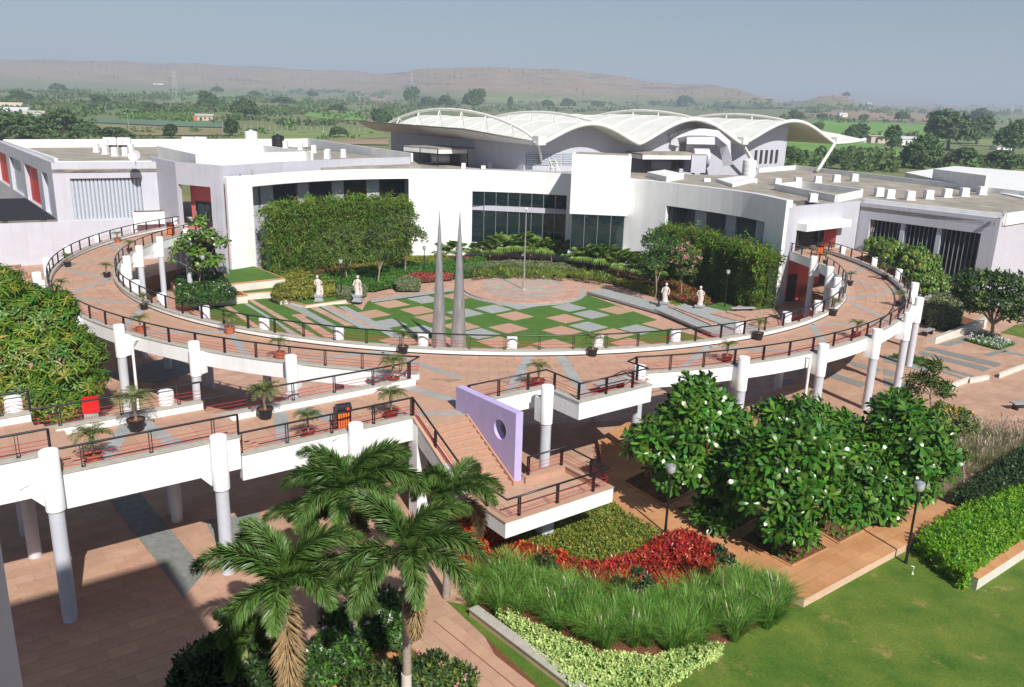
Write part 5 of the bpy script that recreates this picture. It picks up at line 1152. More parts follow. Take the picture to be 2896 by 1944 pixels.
for sgn_ in (-1, 1):
    for k in range(7):
        y0 = -4.2 + k * 1.35; xm = math.sqrt(max(.3, (SRad - .8) ** 2 - y0 ** 2)); a = sc_ + np.array([0, y0]); ln = xm * .86; e = np.array([sgn_ * .93, .36]) if False else np.array([sgn_ * .95, .31 * (1 if k % 1 == 0 else 1)])
        b = a + e * ln * .9; n_ = np.array([-e[1], e[0]]) * .27
        if np.linalg.norm(b - sc_) > SRad - .6: b = a + e * ln * .7
        mb = MB(); mb.prism([tuple(a - n_), tuple(b - n_), tuple(b + n_), tuple(a + n_)], ZC + .262, ZC + .268); mb.build('grey_stripe', M['greyl'], stage)
fp = at2(1481, 819, ZC + .26); t = thing('flagpole', (*fp, ZC + .26), 'tall thin silver flagpole on the round pink platform', 'flagpole')
ztp = hz(*fp, 594); mb = MB(); mb.tube([(*fp, ZC + .26), (*fp, (ztp) * .45), (*fp, ztp)], [.075, .065, .045], 10); mb.build('pole', M['steelp'], t, smooth=True); mb = MB(); mb.lathe([(.02, 0), (.13, .05), (.15, .14), (.1, .22), (.02, .25)], (*fp, ztp), 10); mb.build('finial', M['white2'], t)
mb = MB(); mb.lathe([(.25, 0), (.2, .1)], (*fp, ZC + .26), 12); mb.build('base_plate', M['plinth'], t)
# terraces on the left
def planter(name, pts, zt, zb, label, top, cat='planter', wallm='peach', m2=None):
    P = [at2(x, y, zt) for x, y in pts]; c = np.mean(P, axis=0); t = thing(name, (c[0], c[1], zb), label, cat)
    mb = MB(); mb.prism(P, zb, zt - .06); mb.build('planter_wall', M[wallm], t)
    ctr = c; mb = MB(); mb.prism([tuple(ctr + (np.array(p) - ctr) * 1.01) for p in P], zt - .06, zt - .003); mb.build('coping', M['orange'] if m2 is None else M[m2], t)
    mb = MB(); mb.prism([tuple(ctr + (np.array(p) - ctr) * .93) for p in P], zt - .003, zt + .012); mb.build('top_surface', M[top], t); return t
M['cream_wall'] = mat('cream_planter_wall', (.66, .62, .55), .7, .06, 1.5, dirt=.12)
planter('raised_bed', [r3(745, 650), r3(1600, 560), r3(1135, 375), r3(640, 395)], 0.02, ZC, 'raised square of turf with cream wall at the foot of the white panel', 'turf', wallm='cream_wall')
planter('raised_bed', [r3(930, 790), r3(1800, 720), r3(1610, 600), r3(700, 640)], -.80, ZC, 'narrow turf step below the raised turf square', 'turf', wallm='cream_wall')
planter('raised_bed', [r3(60, 905), r3(1045, 810), r3(640, 560), r3(-100, 600)], -.72, ZC, 'cream walled flower bed left of the striped lawn', 'soil', wallm='cream_wall')
planter('raised_bed', [q1(640, 1330), q1(1215, 1270), q1(1000, 1120), q1(480, 1200)], -1.0, ZC, 'low cream walled bed of yellow shrubs behind the left statues', 'soil', wallm='cream_wall')
planter('raised_bed', [q1(880, 1378), q1(1335, 1318), q1(1230, 1270), q1(700, 1335)], -1.15, ZC, 'cream walled turf strip under the first statue from the left', 'turf', wallm='cream_wall')
# planting soil along the facade
sv = np.linspace(.5, FS[-1] - 4, 24); mb = MB()
for i in range(len(sv) - 1):
    mb.quad((*fpt(sv[i], -7), ZC + .15), (*fpt(sv[i + 1], -7), ZC + .15), (*fpt(sv[i + 1], -.02), ZC + .45), (*fpt(sv[i], -.02), ZC + .45))
tag(mb.build('soil', M['soil']), kind='structure')
# right terraces: long steps
for k, (pts, c) in enumerate((([r2(1700, 500), r2(1870, 478), (2000, 898), (1950, 915), (1880, 893)], 'g'), ([(1850, 880), (1870, 868), (2110, 930), (2060, 960), (2010, 948)], 'g'), ([(1860, 860), (1930, 870), (2080, 915), (2010, 925)], 'p'), ([(1905, 875), (1945, 862), (2045, 885), (2180, 940), (2100, 945)], 'g'), ([(2010, 893), (2030, 888), (2150, 905), (2260, 850), (2290, 880), (2180, 940)], 'p'), ([(2052, 888), (2090, 870), (2150, 850), (2240, 860), (2230, 900), (2110, 905)], 'p'))):
    cpoly('terrace_step', pts, M['greyl'] if c == 'g' else M['pstone'], ZC + .10 + .10 * k, .12 + .1)
zone('courtyard_lawn', [(1988, 868), (2045, 854), (2095, 870), (2038, 884)], ZC + .62, M['turf'], th=.5)
zone('courtyard_lawn', [r2(1875, 490), r2(2330, 600), r2(2330, 625), r2(2250, 625)], ZC + .3, M['turf'], th=.2)

# ------------------------------------------------------------------ spires
def spire(fx, fy, tipx, tipy, rb, label):
    P = at2(fx, fy, ZC); zt = hz(*P, tipy); t = thing('steel_spire', (*P, ZC), label, 'spire', 'pair of steel spires in the court')
    h = zt - ZC; cuts = [0, .16, .30, .47, .62, .76, 1.0]; rad = lambda f: rb * (1 - f) ** .93 + .012
    for k in range(6):
        a, b = cuts[k], cuts[k + 1]; n = 1; mb = MB(); mb.lathe([(rad(a + (b - a) * j / n) * (1.02 if (j == 0) else 1), h * (a + (b - a) * j / n) + (.006 if j == 0 else 0)) for j in range(n + 1)], (*P, ZC), 28)
        o = mb.build('spire_segment', M['steel'], t); 
        for p in o.data.polygons: p.use_smooth = abs(p.normal.z) < .6
spire(1241, 1010, 1257, 594, .60, 'left tapering steel spire of the pair standing in the court')
spire(1296, 1012, 1285, 594, .64, 'right tapering steel spire of the pair standing in the court')

# ------------------------------------------------------------------ statues
def statue(px, py, label, pose, face):
    x, y = at2(px, py, ZC + .3); t = thing('statue', (x, y, ZC + .3), label, 'statue', 'marble statues on grey plinths round the court')
    z = ZC + .3
    mb = MB(); mb.box((0, 0), .86, .86, 0, .14); mb.box((0, 0), .66, .66, .142, .48); mb.box((0, 0), .80, .80, .482, .62); mb.build('plinth', M['plinth'], t, local=True)
    mb = MB(); mb.smooth = True
    def ring(z, rx, ry, cx=0, cy=0, n=14, ph=0, fold=.07): return [(cx + rx * (1 + fold * math.sin(5 * a + ph)) * math.cos(a), cy + ry * (1 + fold * math.sin(5 * a + ph)) * math.sin(a), z) for a in [2 * math.pi * k / n for k in range(n)]]
    s = pose
    secs = [(.62, .30, .28, 0, 0, .12), (.70, .27, .25, 0, 0, .16), (.95, .22, .20, .02 * s, 0, .14), (1.2, .24, .20, .05 * s, 0, .12), (1.42, .25, .20, .05 * s, 0, .08), (1.58, .18, .15, .02 * s, 0, .05), (1.78, .23, .16, -.01 * s, 0, .04), (1.93, .25, .15, -.02 * s, 0, .03), (2.0, .16, .12, -.02 * s, 0, 0), (2.04, .07, .07, -.02 * s, 0, 0), (2.10, .065, .065, -.03 * s, -.01, 0), (2.13, .10, .11, -.03 * s, -.02, 0), (2.22, .125, .14, -.035 * s, -.02, 0), (2.31, .115, .13, -.035 * s, -.01, 0), (2.38, .05, .06, -.035 * s, 0, 0)]
    vs, fs, n = [], [], 14
    for i, (zz, rx, ry, cx, cy, fo) in enumerate(secs): vs += ring(zz, rx, ry, cx, cy, n, i * .3, fo)
    for i in range(len(secs) - 1):
        for k in range(n): fs.append((i * n + k, i * n + (k + 1) % n, (i + 1) * n + (k + 1) % n, (i + 1) * n + k))
    fs += [tuple(range(n))[::-1], tuple((len(secs) - 1) * n + k for k in range(n))]; mb.add(vs, fs)
    mb.tube([(-.22, 0, 1.90), (-.33, -.03, 1.62), (-.22 + .1 * s, -.24, 1.48)], [.085, .068, .045], 7); mb.tube([(.22, 0, 1.90), (.34, -.02, 1.62), (.30 - .25 * (s > 0), -.22, 1.42 + .1 * s)], [.085, .068, .045], 7)
    mb.tube([(-.03 * s, -.16, 2.24), (-.03 * s, -.19, 2.2)], [.02, .025], 5)
    if abs(pose) > 1: mb.tube([(.33, -.05, .62), (.35, -.05, 1.1), (.3, -.05, 1.4)], [.12, .10, .07], 8)
    mb.build('figure', M['marble'], t, local=True); t.rotation_euler = (0, 0, R(face)); t.scale = (1.05,) * 3
statue(901, 852, 'marble statue of a robed figure, leftmost of the four, before yellow shrubs', 1.3, 15)
statue(1012, 852, 'marble statue of a robed figure standing at the lawn corner, second from left', -1.3, -5)
statue(1879, 872, 'marble statue of a robed figure before the bright green ground cover', -1, -20)
statue(1977, 882, 'marble statue of a hooded figure nearest the court bench', 1, -25)

# ------------------------------------------------------------------ lamps, bins, benches, pots
def lamp(fx, fy, hy, z, label, r=.045, globe=True):
    P = at2(fx, fy, z); zt = hz(*P, hy); t = thing('lamp_post', (*P, z), label, 'lamp post', 'garden lamp posts')
    mb = MB(); mb.tube([(*P, z), (*P, z + .5), (*P, zt - .28)], [r * 1.6, r * 1.2, r], 8); mb.build('pole', M['black'], t, smooth=True)
    mb = MB(); mb.lathe([(.09, -.3), (.13, -.24)], (*P, zt), 12); mb.build('collar', M['black'], t)
    mb = MB(); mb.lathe([(.13, -.24), (.20, -.12), (.20, .06)], (*P, zt), 14); mb.build('lamp_glass', M['lampglass'], t, smooth=True)
    mb = MB(); mb.lathe([(.21, .06), (.20, .10), (.05, .17), (.01, .18)], (*P, zt), 14); mb.build('lamp_cap', M['steelp'], t)
    return t
M['lampglass'] = mat('lamp_glass', (.42, .45, .42), .15, .05, 3)
lamp(1881, 1511, 1322, .3, 'black lamp post between the red shrubs and the frangipani trees')
lamp(2561, 1594, 1372, 0.0, 'black lamp post on the lawn beside the ochre path')
lamp(966, 843, 738, ZC + .3, 'thin lamp post between the two left statues', .05)
lamp(2049, 869, 768, ZC + .6, 'thin lamp post on the small turf square by the court bench', .05)
lamp(581, 841, 727, -.7, 'thin lamp post in the white flower bed at the left', .05)
lamp(2697, 916, 828, 0, 'thin lamp post in front of the fin windows', .05)
lamp(1200, 775, 700, ZC + .5, 'thin lamp post in the pink shrubs left of the spires', .04)
def bench(px, py, z, rz, label, ln=1.6, m='plinth'):
    x, y = at2(px, py, z); t = thing('stone_bench', (x, y, z), label, 'bench', 'stone benches', rz=R(rz))
    mb = MB(); mb.box((0, 0), ln, .5, .40, .48); mb.build('seat', M[m], t, local=True)
    for s in (-1, 1): mb = MB(); mb.prism([(s * ln * .33 - .07, -.2), (s * ln * .33 + .07, -.2), (s * ln * .33 + .07, .2), (s * ln * .33 - .07, .2)], 0, .4); mb.build('leg', M['black'], t, local=True)
bench(1727, 1106, ZD, 37, 'pale stone bench on the terrace behind the railing', 1.9, 'greyl')
bench(2100, 884, ZC + .7, 12, 'dark stone bench at the right end of the court', 2.4, 'plinth')
bench(2670, 925, 0, 25, 'grey bench by the bed under the fin windows, nearest the lamp', 1.7, 'greyl')
bench(2622, 948, 0, 40, 'grey bench close behind the paired white columns', 1.5, 'greyl'); bench(2616, 913, 0, 25, 'grey bench farthest back behind the paired white columns', 1.5, 'greyl')
bench(2893, 1158, 0, 10, 'pale bench cut by the right edge of the plaza', 1.7, 'greyl')
def bin_(px, py, z, rz, label, s=1.):
    x, y = at2(px, py, z); t = thing('litter_bin', (x, y, z), label, 'litter bin', 'orange slatted litter bins', rz=R(rz)); t.scale = (s,) * 3
    mb = MB(); mb.prism([(-.3, -.22), (.3, -.22), (.3, .22), (-.3, .22)], .02, .08); mb.build('base', M['black'], t, local=True)
    for k in range(5): mb = MB(); mb.box((-.2 + .1 * k, -.2), .07, .03, .08, .82); mb.build('slat', M['orangep'], t, local=True)
    for s_ in (-1, 1): mb = MB(); mb.box((s_ * .29, 0), .04, .44, .08, 1.0); mb.build('side_post', M['black'], t, local=True)
    mb = MB(); mb.box((0, .02), .5, .34, .08, .80); mb.build('liner', M['pot_black'], t, local=True)
    mb = MB(); mb.tube([(-.3, -.16, 1.02), (.3, -.16, 1.02)], .2, 12); mb.build('hood', M['black'], t, local=True)
    mb = MB(); mb.lathe([(.02, -.08), (.09, 0), (.02, .08)], (.12, -.38, 1.02), 10); mb.build('red_ball', M['red'], t, local=True)
bin_(969, 1216, ZD, 30, 'black litter bin with orange slats and red ball on the footbridge'); bin_(484, 664, ZD, 10, 'small orange slatted bin near the left entrance'); bin_(2318, 722, ZD, -20, 'small orange slatted bin at the right entrance')
# red topped notice box by the leafy tree
x, y = at2(262, 1205, 1.0); t = thing('notice_stand', (x, y, 0), 'red box above a pale grey notice board beside the leafy tree', 'notice stand')
zt_, zm_, zl_ = hz(x, y, 1127), hz(x, y, 1166), hz(x, y, 1232)
nb_ = MB(); nb_.box((x, y), .66, .08, zl_, zm_ - .01, 20); nb_.build('notice_board', M['greyl'], t)
mb = MB(); mb.box((x - .02, y + .1), .74, .45, zm_, zt_, 20); mb.build('red_box', M['red'], t)
for s in (-.3, .3): mb = MB(); mb.box((x + s * .95, y + s * .35), .06, .06, 0, zl_, 20); mb.build('leg', M['steelp'], t)
def text_on(s, loc, size, rz, parent, m, tilt=90):
    cu = bpy.data.curves.new('lettering', 'FONT'); cu.body = s; cu.size = size; cu.align_x = 'CENTER'; cu.extrude = .004; cu.materials.append(m)
    o_ = bpy.data.objects.new('lettering', cu); COL.objects.link(o_); bpy.context.view_layer.update(); me = bpy.data.meshes.new_from_object(o_.evaluated_get(bpy.context.evaluated_depsgraph_get())); bpy.data.objects.remove(o_); o = link('lettering', me, parent); o.location = (loc[0] - parent.location[0], loc[1] - parent.location[1], loc[2] - parent.location[2]); o.rotation_euler = (R(tilt), 0, R(rz)); return o
ca, sa = math.cos(R(20)), math.sin(R(20))
text_on('NOTICE', (x + .05 * sa, y - .05 * ca, zm_ - .38), .13, 20, t, M['black']); text_on('NO PARKING', (x + .05 * sa, y - .05 * ca, zm_ - .68), .10, 20, t, M['black'])

# ------------------------------------------------------------------ leaf bases
def leaf_tri(L, W, droop=.2, up=.0, kind='ob'):
    """one leaf pointing +x, 4 tris"""
    if kind == 'ob': xs = (0, .38, .80, 1.); ws = (.0, .55, 1., 0)
    elif kind == 'lance': xs = (0, .3, .7, 1.); ws = (0, .95, .8, 0)
    else: xs = (0, .33, .66, 1); ws = (.6, 1, .7, 0)
    z = lambda t: up * L * t - droop * L * t * t
    b = (0, 0, 0); l1, r1 = (xs[1] * L, -W / 2 * ws[1], z(xs[1]) + W * .08), (xs[1] * L, W / 2 * ws[1], z(xs[1]) + W * .08)
    l2, r2_ = (xs[2] * L, -W / 2 * ws[2], z(xs[2]) + W * .08), (xs[2] * L, W / 2 * ws[2], z(xs[2]) + W * .08); t = (L, 0, z(1))
    return np.array([b, l1, r1, l2, r2_, t], float), np.array([(0, 1, 2), (1, 3, 4), (1, 4, 2), (3, 5, 4)])
def leaf2(L, W, droop=.1):
    return np.array([(0, 0, 0), (L * .5, -W / 2, .02 * L), (L, 0, -droop * L), (L * .5, W / 2, .02 * L)], float), np.array([(0, 1, 2), (0, 2, 3)])
def rosette(n, leaf, tilt0=10, tilt1=55, jit=.25, seed=1):
    r_ = np.random.default_rng(seed); out = []
    for k in range(n):
        a = 2.39996 * k + r_.uniform(-jit, jit); ti = math.radians(tilt0 + (tilt1 - tilt0) * (k / max(1, n - 1)) + r_.uniform(-8, 8)); s = r_.uniform(.8, 1.1)
        Ry = np.array([[math.cos(ti), 0, -math.sin(ti)], [0, 1, 0], [math.sin(ti), 0, math.cos(ti)]]); Rz = np.array([[math.cos(a), -math.sin(a), 0], [math.sin(a), math.cos(a), 0], [0, 0, 1]])
        out.append((leaf[0] * s @ (Rz @ Ry).T, leaf[1]))
    return cat_mesh(out)
ROS = dict(
 frangi=rosette(14, leaf_tri(.34, .115, .25, 0), -35, 60, seed=2),
 mango=rosette(10, leaf_tri(.30, .075, .7, .15, 'lance'), -40, 40, seed=3),
 bamboo=rosette(5, leaf2(.30, .045, .35), -50, 50, .9, seed=4),
 small=rosette(5, leaf2(.16, .08, .1), -20, 60, .8, seed=5),
 mid=rosette(6, leaf2(.26, .11, .2), -30, 60, .8, seed=6),
 big=rosette(9, leaf_tri(.55, .22, .5, .1), -25, 50, seed=7),
 umb=rosette(8, leaf_tri(.34, .13, .75, .1, 'lance'), -20, 5, .1, seed=8),
 tiny=rosette(5, leaf2(.09, .05, .1), -10, 60, .8, seed=9),
 far=rosette(7, leaf2(1.0, .75, .2), -60, 70, 1., seed=10),
 lily=rosette(9, leaf_tri(.75, .075, .8, .9, 'lance'), 10, 70, .4, seed=11),
)
def crown_pts(blobs, n, fill=.35, zmin=None):
    w_ = np.array([b[3] * b[4] for b in blobs]); w_ = w_ / w_.sum(); k = rng.choice(len(blobs), n * 2, p=w_); B = np.array(blobs)[k]
    d = rng.normal(size=(n * 2, 3)); d /= np.linalg.norm(d, axis=1, keepdims=True); d[:, 2] = np.where(d[:, 2] < -.35, -d[:, 2] * .6, d[:, 2])
    r_ = 1 - fill * rng.random(n * 2) ** 1.6; r_ *= 1 + .10 * np.sin(d[:, 0] * 7 + k) * np.cos(d[:, 1] * 6 + k * 2)
    P = B[:, :3] + d * B[:, 3:6] * r_[:, None]
    keep = np.ones(n * 2, bool)
    for j, b in enumerate(blobs):
        q = (P - np.array(b[:3])) / np.array(b[3:6]); keep &= ~(((q ** 2).sum(1) < .42) & (k != j))
    if zmin is not None: keep &= P[:, 2] > zmin
    return P[keep][:n], d[keep][:n]
def foliage(name, base, P, D, m, parent, size=(.8, 1.2), up=.5, extra=None):
    D = D + np.array([0, 0, up]); Mx = frames(D); S = rng.uniform(*size, len(P)); V, F = inst(base[0], base[1], Mx, P - np.array(parent.location if parent is not None else (0, 0, 0)), S)
    mats = m if isinstance(m, (list, tuple)) else [m]; mi = None
    if len(mats) > 1:
        pick = rng.choice(len(mats), len(P), p=extra); mi = np.repeat(pick, len(base[1]))
    return link(name, tri_mesh(name, V, F, mats, mi), parent)
def bl(px, py, d, r, rz=None):
    p = atd(px, py, d); return (p[0], p[1], p[2], r, r, rz or r)
def limbs(mb, foot, tops, r0, sag=.25):
    f = np.array(foot)
    for tp in tops:
        tp = np.array(tp[:3]); mid = f + (tp - f) * .45 + np.array([random.uniform(-.15, .15), random.uniform(-.15, .15), .15]); mb.tube([tuple(f + np.array([0, 0, 0.])), tuple(mid), tuple(tp)], [r0, r0 * .6, r0 * .25], 6)
def tree(name, fx, fy, zf, blobs, n, base, m, label, cat='tree', group=None, tr=.1, bark='bark', fork=.35, size=(.8, 1.2), fill=.4, up=.5, extra=None, dref=None, flowers=None, ntop=None):
    F = np.array(at2(fx, fy, zf)); d = np.hypot(*F) if dref is None else dref; t = thing(name, (F[0], F[1], zf), label, cat, group)
    B = [bl(x, y, d + dd, r, rz) for x, y, dd, r, rz in blobs]; zc = np.mean([b[2] for b in B]); fk = np.array([F[0], F[1], zf]) * (1 - fork) + np.array([np.mean([b[0] for b in B]), np.mean([b[1] for b in B]), zc]) * fork
    mb = MB(); mb.tube([(F[0], F[1], zf - .05), tuple((np.array([F[0], F[1], zf]) + fk) / 2 + np.array([.04, 0, 0])), tuple(fk)], [tr * 1.2, tr * .95, tr * .85], 8); limbs(mb, fk, B, tr * .6); mb.build('trunk', M[bark], t, smooth=True)
    P, D = crown_pts(B, n, fill); foliage('crown', base, P, D, m, t, size, up, extra)
    if flowers:
        fm, fn, fs = flowers; P, D = crown_pts(B, fn, .08); tag(foliage('blossom', ROS['tiny'], P * 1.0, D, fm, t, (fs * .8, fs * 1.3), .3), kind='stuff')
    return t

# potted palms
def frond(L, nl, ll, w_, arch=.9, seed=0, fullround=False, lift=.9):
    """feather leaf pointing +x, starting at the origin, rising then drooping"""
    r_ = np.random.default_rng(seed); out = []; pth = []
    for k in range(9):
        t = k / 8; ang = math.radians(60 * lift) - t * math.radians(115) * arch; pth.append(ang)
    pts = [np.zeros(3)]
    for k in range(8): pts.append(pts[-1] + L / 8 * np.array([math.cos(pth[k]), 0, math.sin(pth[k])]))
    pts = np.array(pts)
    for k in range(nl):
        t = .12 + .88 * k / nl; i = min(7, int(t * 8)); f = t * 8 - i; p = pts[i] * (1 - f) + pts[i + 1] * f; tg = pts[i + 1] - pts[i]; tg /= np.linalg.norm(tg); nrm = np.array([-tg[2], 0, tg[0]])
        side = 1 if k % 2 else -1
        if fullround: ph = r_.uniform(0, 2 * math.pi); dr_ = math.cos(ph) * np.array([0, 1, 0]) + math.sin(ph) * nrm
        else: dr_ = side * np.array([0, 1., 0]) + nrm * r_.uniform(.0, .45)
        l = ll * (math.sin(math.pi * min(1, .18 + t * .8)) ** .6) * r_.uniform(.85, 1.1); dv = dr_ + tg * (.75 if not fullround else 1.0); dv /= np.linalg.norm(dv); tip = p + dv * l + np.array([0, 0, -.22 * l]); wv = np.cross(dv, nrm + .01); wv = wv / (np.linalg.norm(wv) + 1e-6) * w_ / 2
        mid = (p + tip) / 2 + np.array([0, 0, .06 * l]); out.append((np.array([p, mid - wv, tip, mid + wv]), np.array([(0, 1, 2), (0, 2, 3)])))
    # rachis
    wv = np.array([0, .012, 0]); rp_ = []
    for k in range(8): out.append((np.array([pts[k] - wv, pts[k + 1] - wv, pts[k + 1] + wv, pts[k] + wv]), np.array([(0, 1, 2), (0, 2, 3)])))
    return cat_mesh(out)
def pot_palm(pot, h=1.0, s=1.0, nf=16, fl=1.0):
    t = thing('potted_palm', (0, 0, 0), 'x', 'potted palm')
    mb = MB(); mb.lathe([(.19, 0), (.24, .30), (.27, .31), (.27, .36), (.23, .36), (.22, .32)], n=18); mb.build('pot', M[pot], t, local=True)
    mb = MB(); mb.lathe([(.225, .30), (.225, .325)], n=14); mb.build('soil', M['soil'], t, local=True)
    mb = MB(); mb.tube([(0, 0, .3), (.02, .01, .3 + h * .3), (0, 0, .32 + h * .5)], [.05, .06, .07], 7); mb.build('trunk', M['bark'], t, local=True)
    lst = []
    for k in range(nf):
        V_, F_ = frond(.62, 26, .17, .018, 1.0, k, lift=random.uniform(.6, 1.35)); a = 2.39996 * k; ca_, sa_ = math.cos(a), math.sin(a); Rz = np.array([[ca_, -sa_, 0], [sa_, ca_, 0], [0, 0, 1]]); lst.append((V_ * fl @ Rz.T + np.array([0, 0, .30 + h * .5]), F_))
    V_, F_ = cat_mesh(lst); link('fronds', tri_mesh('fronds', V_, F_, LM['potpalm']), t); return t
protos = {}
POTS = [(333, 686, 'pot_terra', 1.0, ZD, 'potted palm in terracotta by the outer rail near the left entrance'), (367, 713, 'pot_black', .95, ZD, 'potted palm in dark pot by the inner rail near the left entrance'), (192, 755, 'pot_black', 1.05, ZD, 'potted palm in black pot at the outer rail, left curve, upper one'),
 (303, 785, 'pot_black', 1.05, ZD, 'potted palm in black pot at the inner rail of the left curve'), (178, 838, 'pot_black', 1.05, ZD, 'potted palm in black pot at the outer rail, left curve, lower one'), (408, 876, 'pot_black', 1.0, ZD, 'potted palm in black pot at the inner rail under the white flower bed'),
 (398, 943, 'pot_terra', 1.05, ZD, 'potted palm in terracotta at the outer rail, first below the left curve'), (650, 944, 'pot_terra', 1.15, ZD, 'potted palm in terracotta standing at the inner rail'), (791, 1016, 'pot_terra', 1.1, ZD, 'potted palm in terracotta behind the outer rail near the footbridge corner'),
 (1140, 1000, 'pot_black', 1.15, ZD, 'potted palm in black pot at the inner rail left of the spires'), (1112, 1092, 'pot_maroon', 1.7, ZD, 'tall potted palm on the outer side of the footbridge corner'), (1107, 1186, 'pot_maroon', 1.75, ZD, 'tall potted palm in maroon pot at the near rail by the stairs'),
 (873, 1242, 'pot_maroon', 1.45, ZD, 'potted palm in maroon pot at the near rail beside the litter bin'), (751, 1183, 'pot_black', 1.9, ZD, 'large bushy potted palm in black pot at the far rail of the footbridge'), (387, 1217, 'pot_black', 1.9, ZD + .75, 'large potted palm in black pot on the middle level of the footbridge'),
 (267, 1315, 'pot_terra', 1.7, ZD + .75, 'potted palm in terracotta at the near rail, middle level of the footbridge'), (1521, 1098, 'pot_maroon', 1.3, ZD, 'potted palm in maroon pot in the terrace corner behind the lilac wall'), (1675, 1007, 'pot_black', 1.15, ZD, 'potted palm in black pot at the inner rail right of the spires'),
 (2055, 1024, 'pot_maroon', 1.15, ZD, 'potted palm in maroon pot at the outer rail right of the terrace'), (2143, 961, 'pot_black', 1.25, ZD, 'potted palm in black pot at the inner rail near the court bench'), (2420, 958, 'pot_maroon', 1.1, ZD, 'potted palm in maroon pot at the outer rail of the right curve'),
 (2355, 893, 'pot_black', 1.1, ZD, 'potted palm in black pot at the inner rail by the lower red entrance'), (2541, 867, 'pot_black', 1.1, ZD, 'potted palm in black pot at the far end of the right curve'), (2402, 808, 'pot_black', 1.05, ZD, 'potted palm in black pot inside the right curve'),
 (2500, 791, 'pot_black', 1.1, ZD, 'potted palm in black pot by the umbrella trees'), (2333, 747, 'pot_black', .95, ZD, 'potted palm in black pot at the right entrance, inner side'), (2349, 717, 'pot_terra', 1.0, ZD, 'potted palm beside the right entrance door')]
for px, py, pot, s, z, lb in POTS:
    x, y = at2(px, py, z)
    big = s > 1.4; s = s * .68 if big else s; key = pot + str(big)
    if key not in protos: protos[key] = pot_palm(pot, 1.25 if big else 1.0, nf=26 if big else 16, fl=1.18 if big else 1.0); o = protos[key]; o.location = (x, y, z)
    else: o = dup(protos[key], (x, y, z))
    o.rotation_euler = (0, 0, random.uniform(0, 6)); o.scale = (s, s, s * random.uniform(.95, 1.05)); tag(o, lb, 'potted palm', 'potted palms along the walkways')
# ================================================================== COURT PLANTING
def poly_pts(poly, n):
    """random points inside a world polygon"""
    P = np.array(poly); lo, hi = P.min(0), P.max(0); out = []
    while len(out) < n:
        q = rng.uniform(lo, hi, (n * 2, 2)); c = np.zeros(len(q), bool); m = len(P)
        for i in range(m):
            a, b = P[i], P[(i + 1) % m]; cond = ((a[1] > q[:, 1]) != (b[1] > q[:, 1])); xx = (b[0] - a[0]) * (q[:, 1] - a[1]) / (b[1] - a[1] + 1e-12) + a[0]; c ^= cond & (q[:, 0] < xx)
        out += list(q[c])
    return np.array(out[:n])
def area(poly): P = np.array(poly); return abs(sum(P[i - 1][0] * P[i][1] - P[i][0] * P[i - 1][1] for i in range(len(P)))) / 2
def bed(name, px, zpx, z0, h, base, m, dens, label=None, cat=None, size=(.8, 1.2), jit=.12, body=True, kind='stuff', flowers=None, up=.9, world=None, parent=None, lump=.25, bodym=None):
    """planted bed: polygon traced at height zpx, foliage from z0 to z0+h with a lumpy top"""
    poly = world or [at2(x, y, zpx) for x, y in px]; A = area(poly); n = int(A * dens); c = np.mean(poly, axis=0)
    P2 = poly_pts(poly, n)
    ed = []                                                  # sides
    for i in range(len(poly)):
        a, b = np.array(poly[i]), np.array(poly[(i + 1) % len(poly)]); k = int(np.linalg.norm(b - a) * h * dens * .8); t = rng.random(k)[:, None]; q = a + (b - a) * t; q += (c - q) * rng.uniform(-.01, .03, (k, 1)); ed.append(np.c_[q, z0 + h * rng.random(k) ** .8 * .95])
    top = z0 + h * (1 - lump * (.5 + .25 * np.sin(P2[:, 0] * 2.3 + P2[:, 1] * 1.1) + .25 * np.sin(P2[:, 1] * 2.9 - P2[:, 0] * 1.7))) + rng.uniform(-jit, jit, n)
    P = np.concatenate([np.c_[P2, top]] + ed); D = rng.normal(0, .5, P.shape); D[:, 2] = abs(D[:, 2]) + up
    k0 = n
    for i in range(len(ed)): 
        a, b = np.array(poly[i]), np.array(poly[(i + 1) % len(poly)]); nr = np.array([(b - a)[1], -(b - a)[0]]); nr = nr / np.linalg.norm(nr); 
        if nr @ (a - c) < 0: nr = -nr
        D[k0:k0 + len(ed[i]), :2] += nr * 1.2; k0 += len(ed[i])
    if kind == 'stuff' and not label: o = foliage(name, base, P, D, m, parent, size, 0.); tag(o, kind='stuff'); root = o
    else:
        root = thing(name, (c[0], c[1], z0), label, cat); o = foliage('leaves', base, P, D, m, root, size, 0.)
    if body:
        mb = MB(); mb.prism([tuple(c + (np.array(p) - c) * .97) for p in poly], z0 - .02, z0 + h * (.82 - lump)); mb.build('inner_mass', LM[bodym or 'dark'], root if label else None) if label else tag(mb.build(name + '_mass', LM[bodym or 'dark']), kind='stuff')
    if flowers:
        fm, fn, fs = flowers; idx = rng.choice(n, fn); Q = P[idx] + np.array([0, 0, .06]); V, F = inst(ROS['tiny'][0], ROS['tiny'][1], frames(D[idx] * .3 + np.array([0, 0, 1.])), Q - (np.array(root.location) if label else 0), rng.uniform(fs * .8, fs * 1.2, fn)); l_ = link('flowers', tri_mesh('flowers', V, F, fm), root if label else None); tag(l_, kind='stuff')
    return root
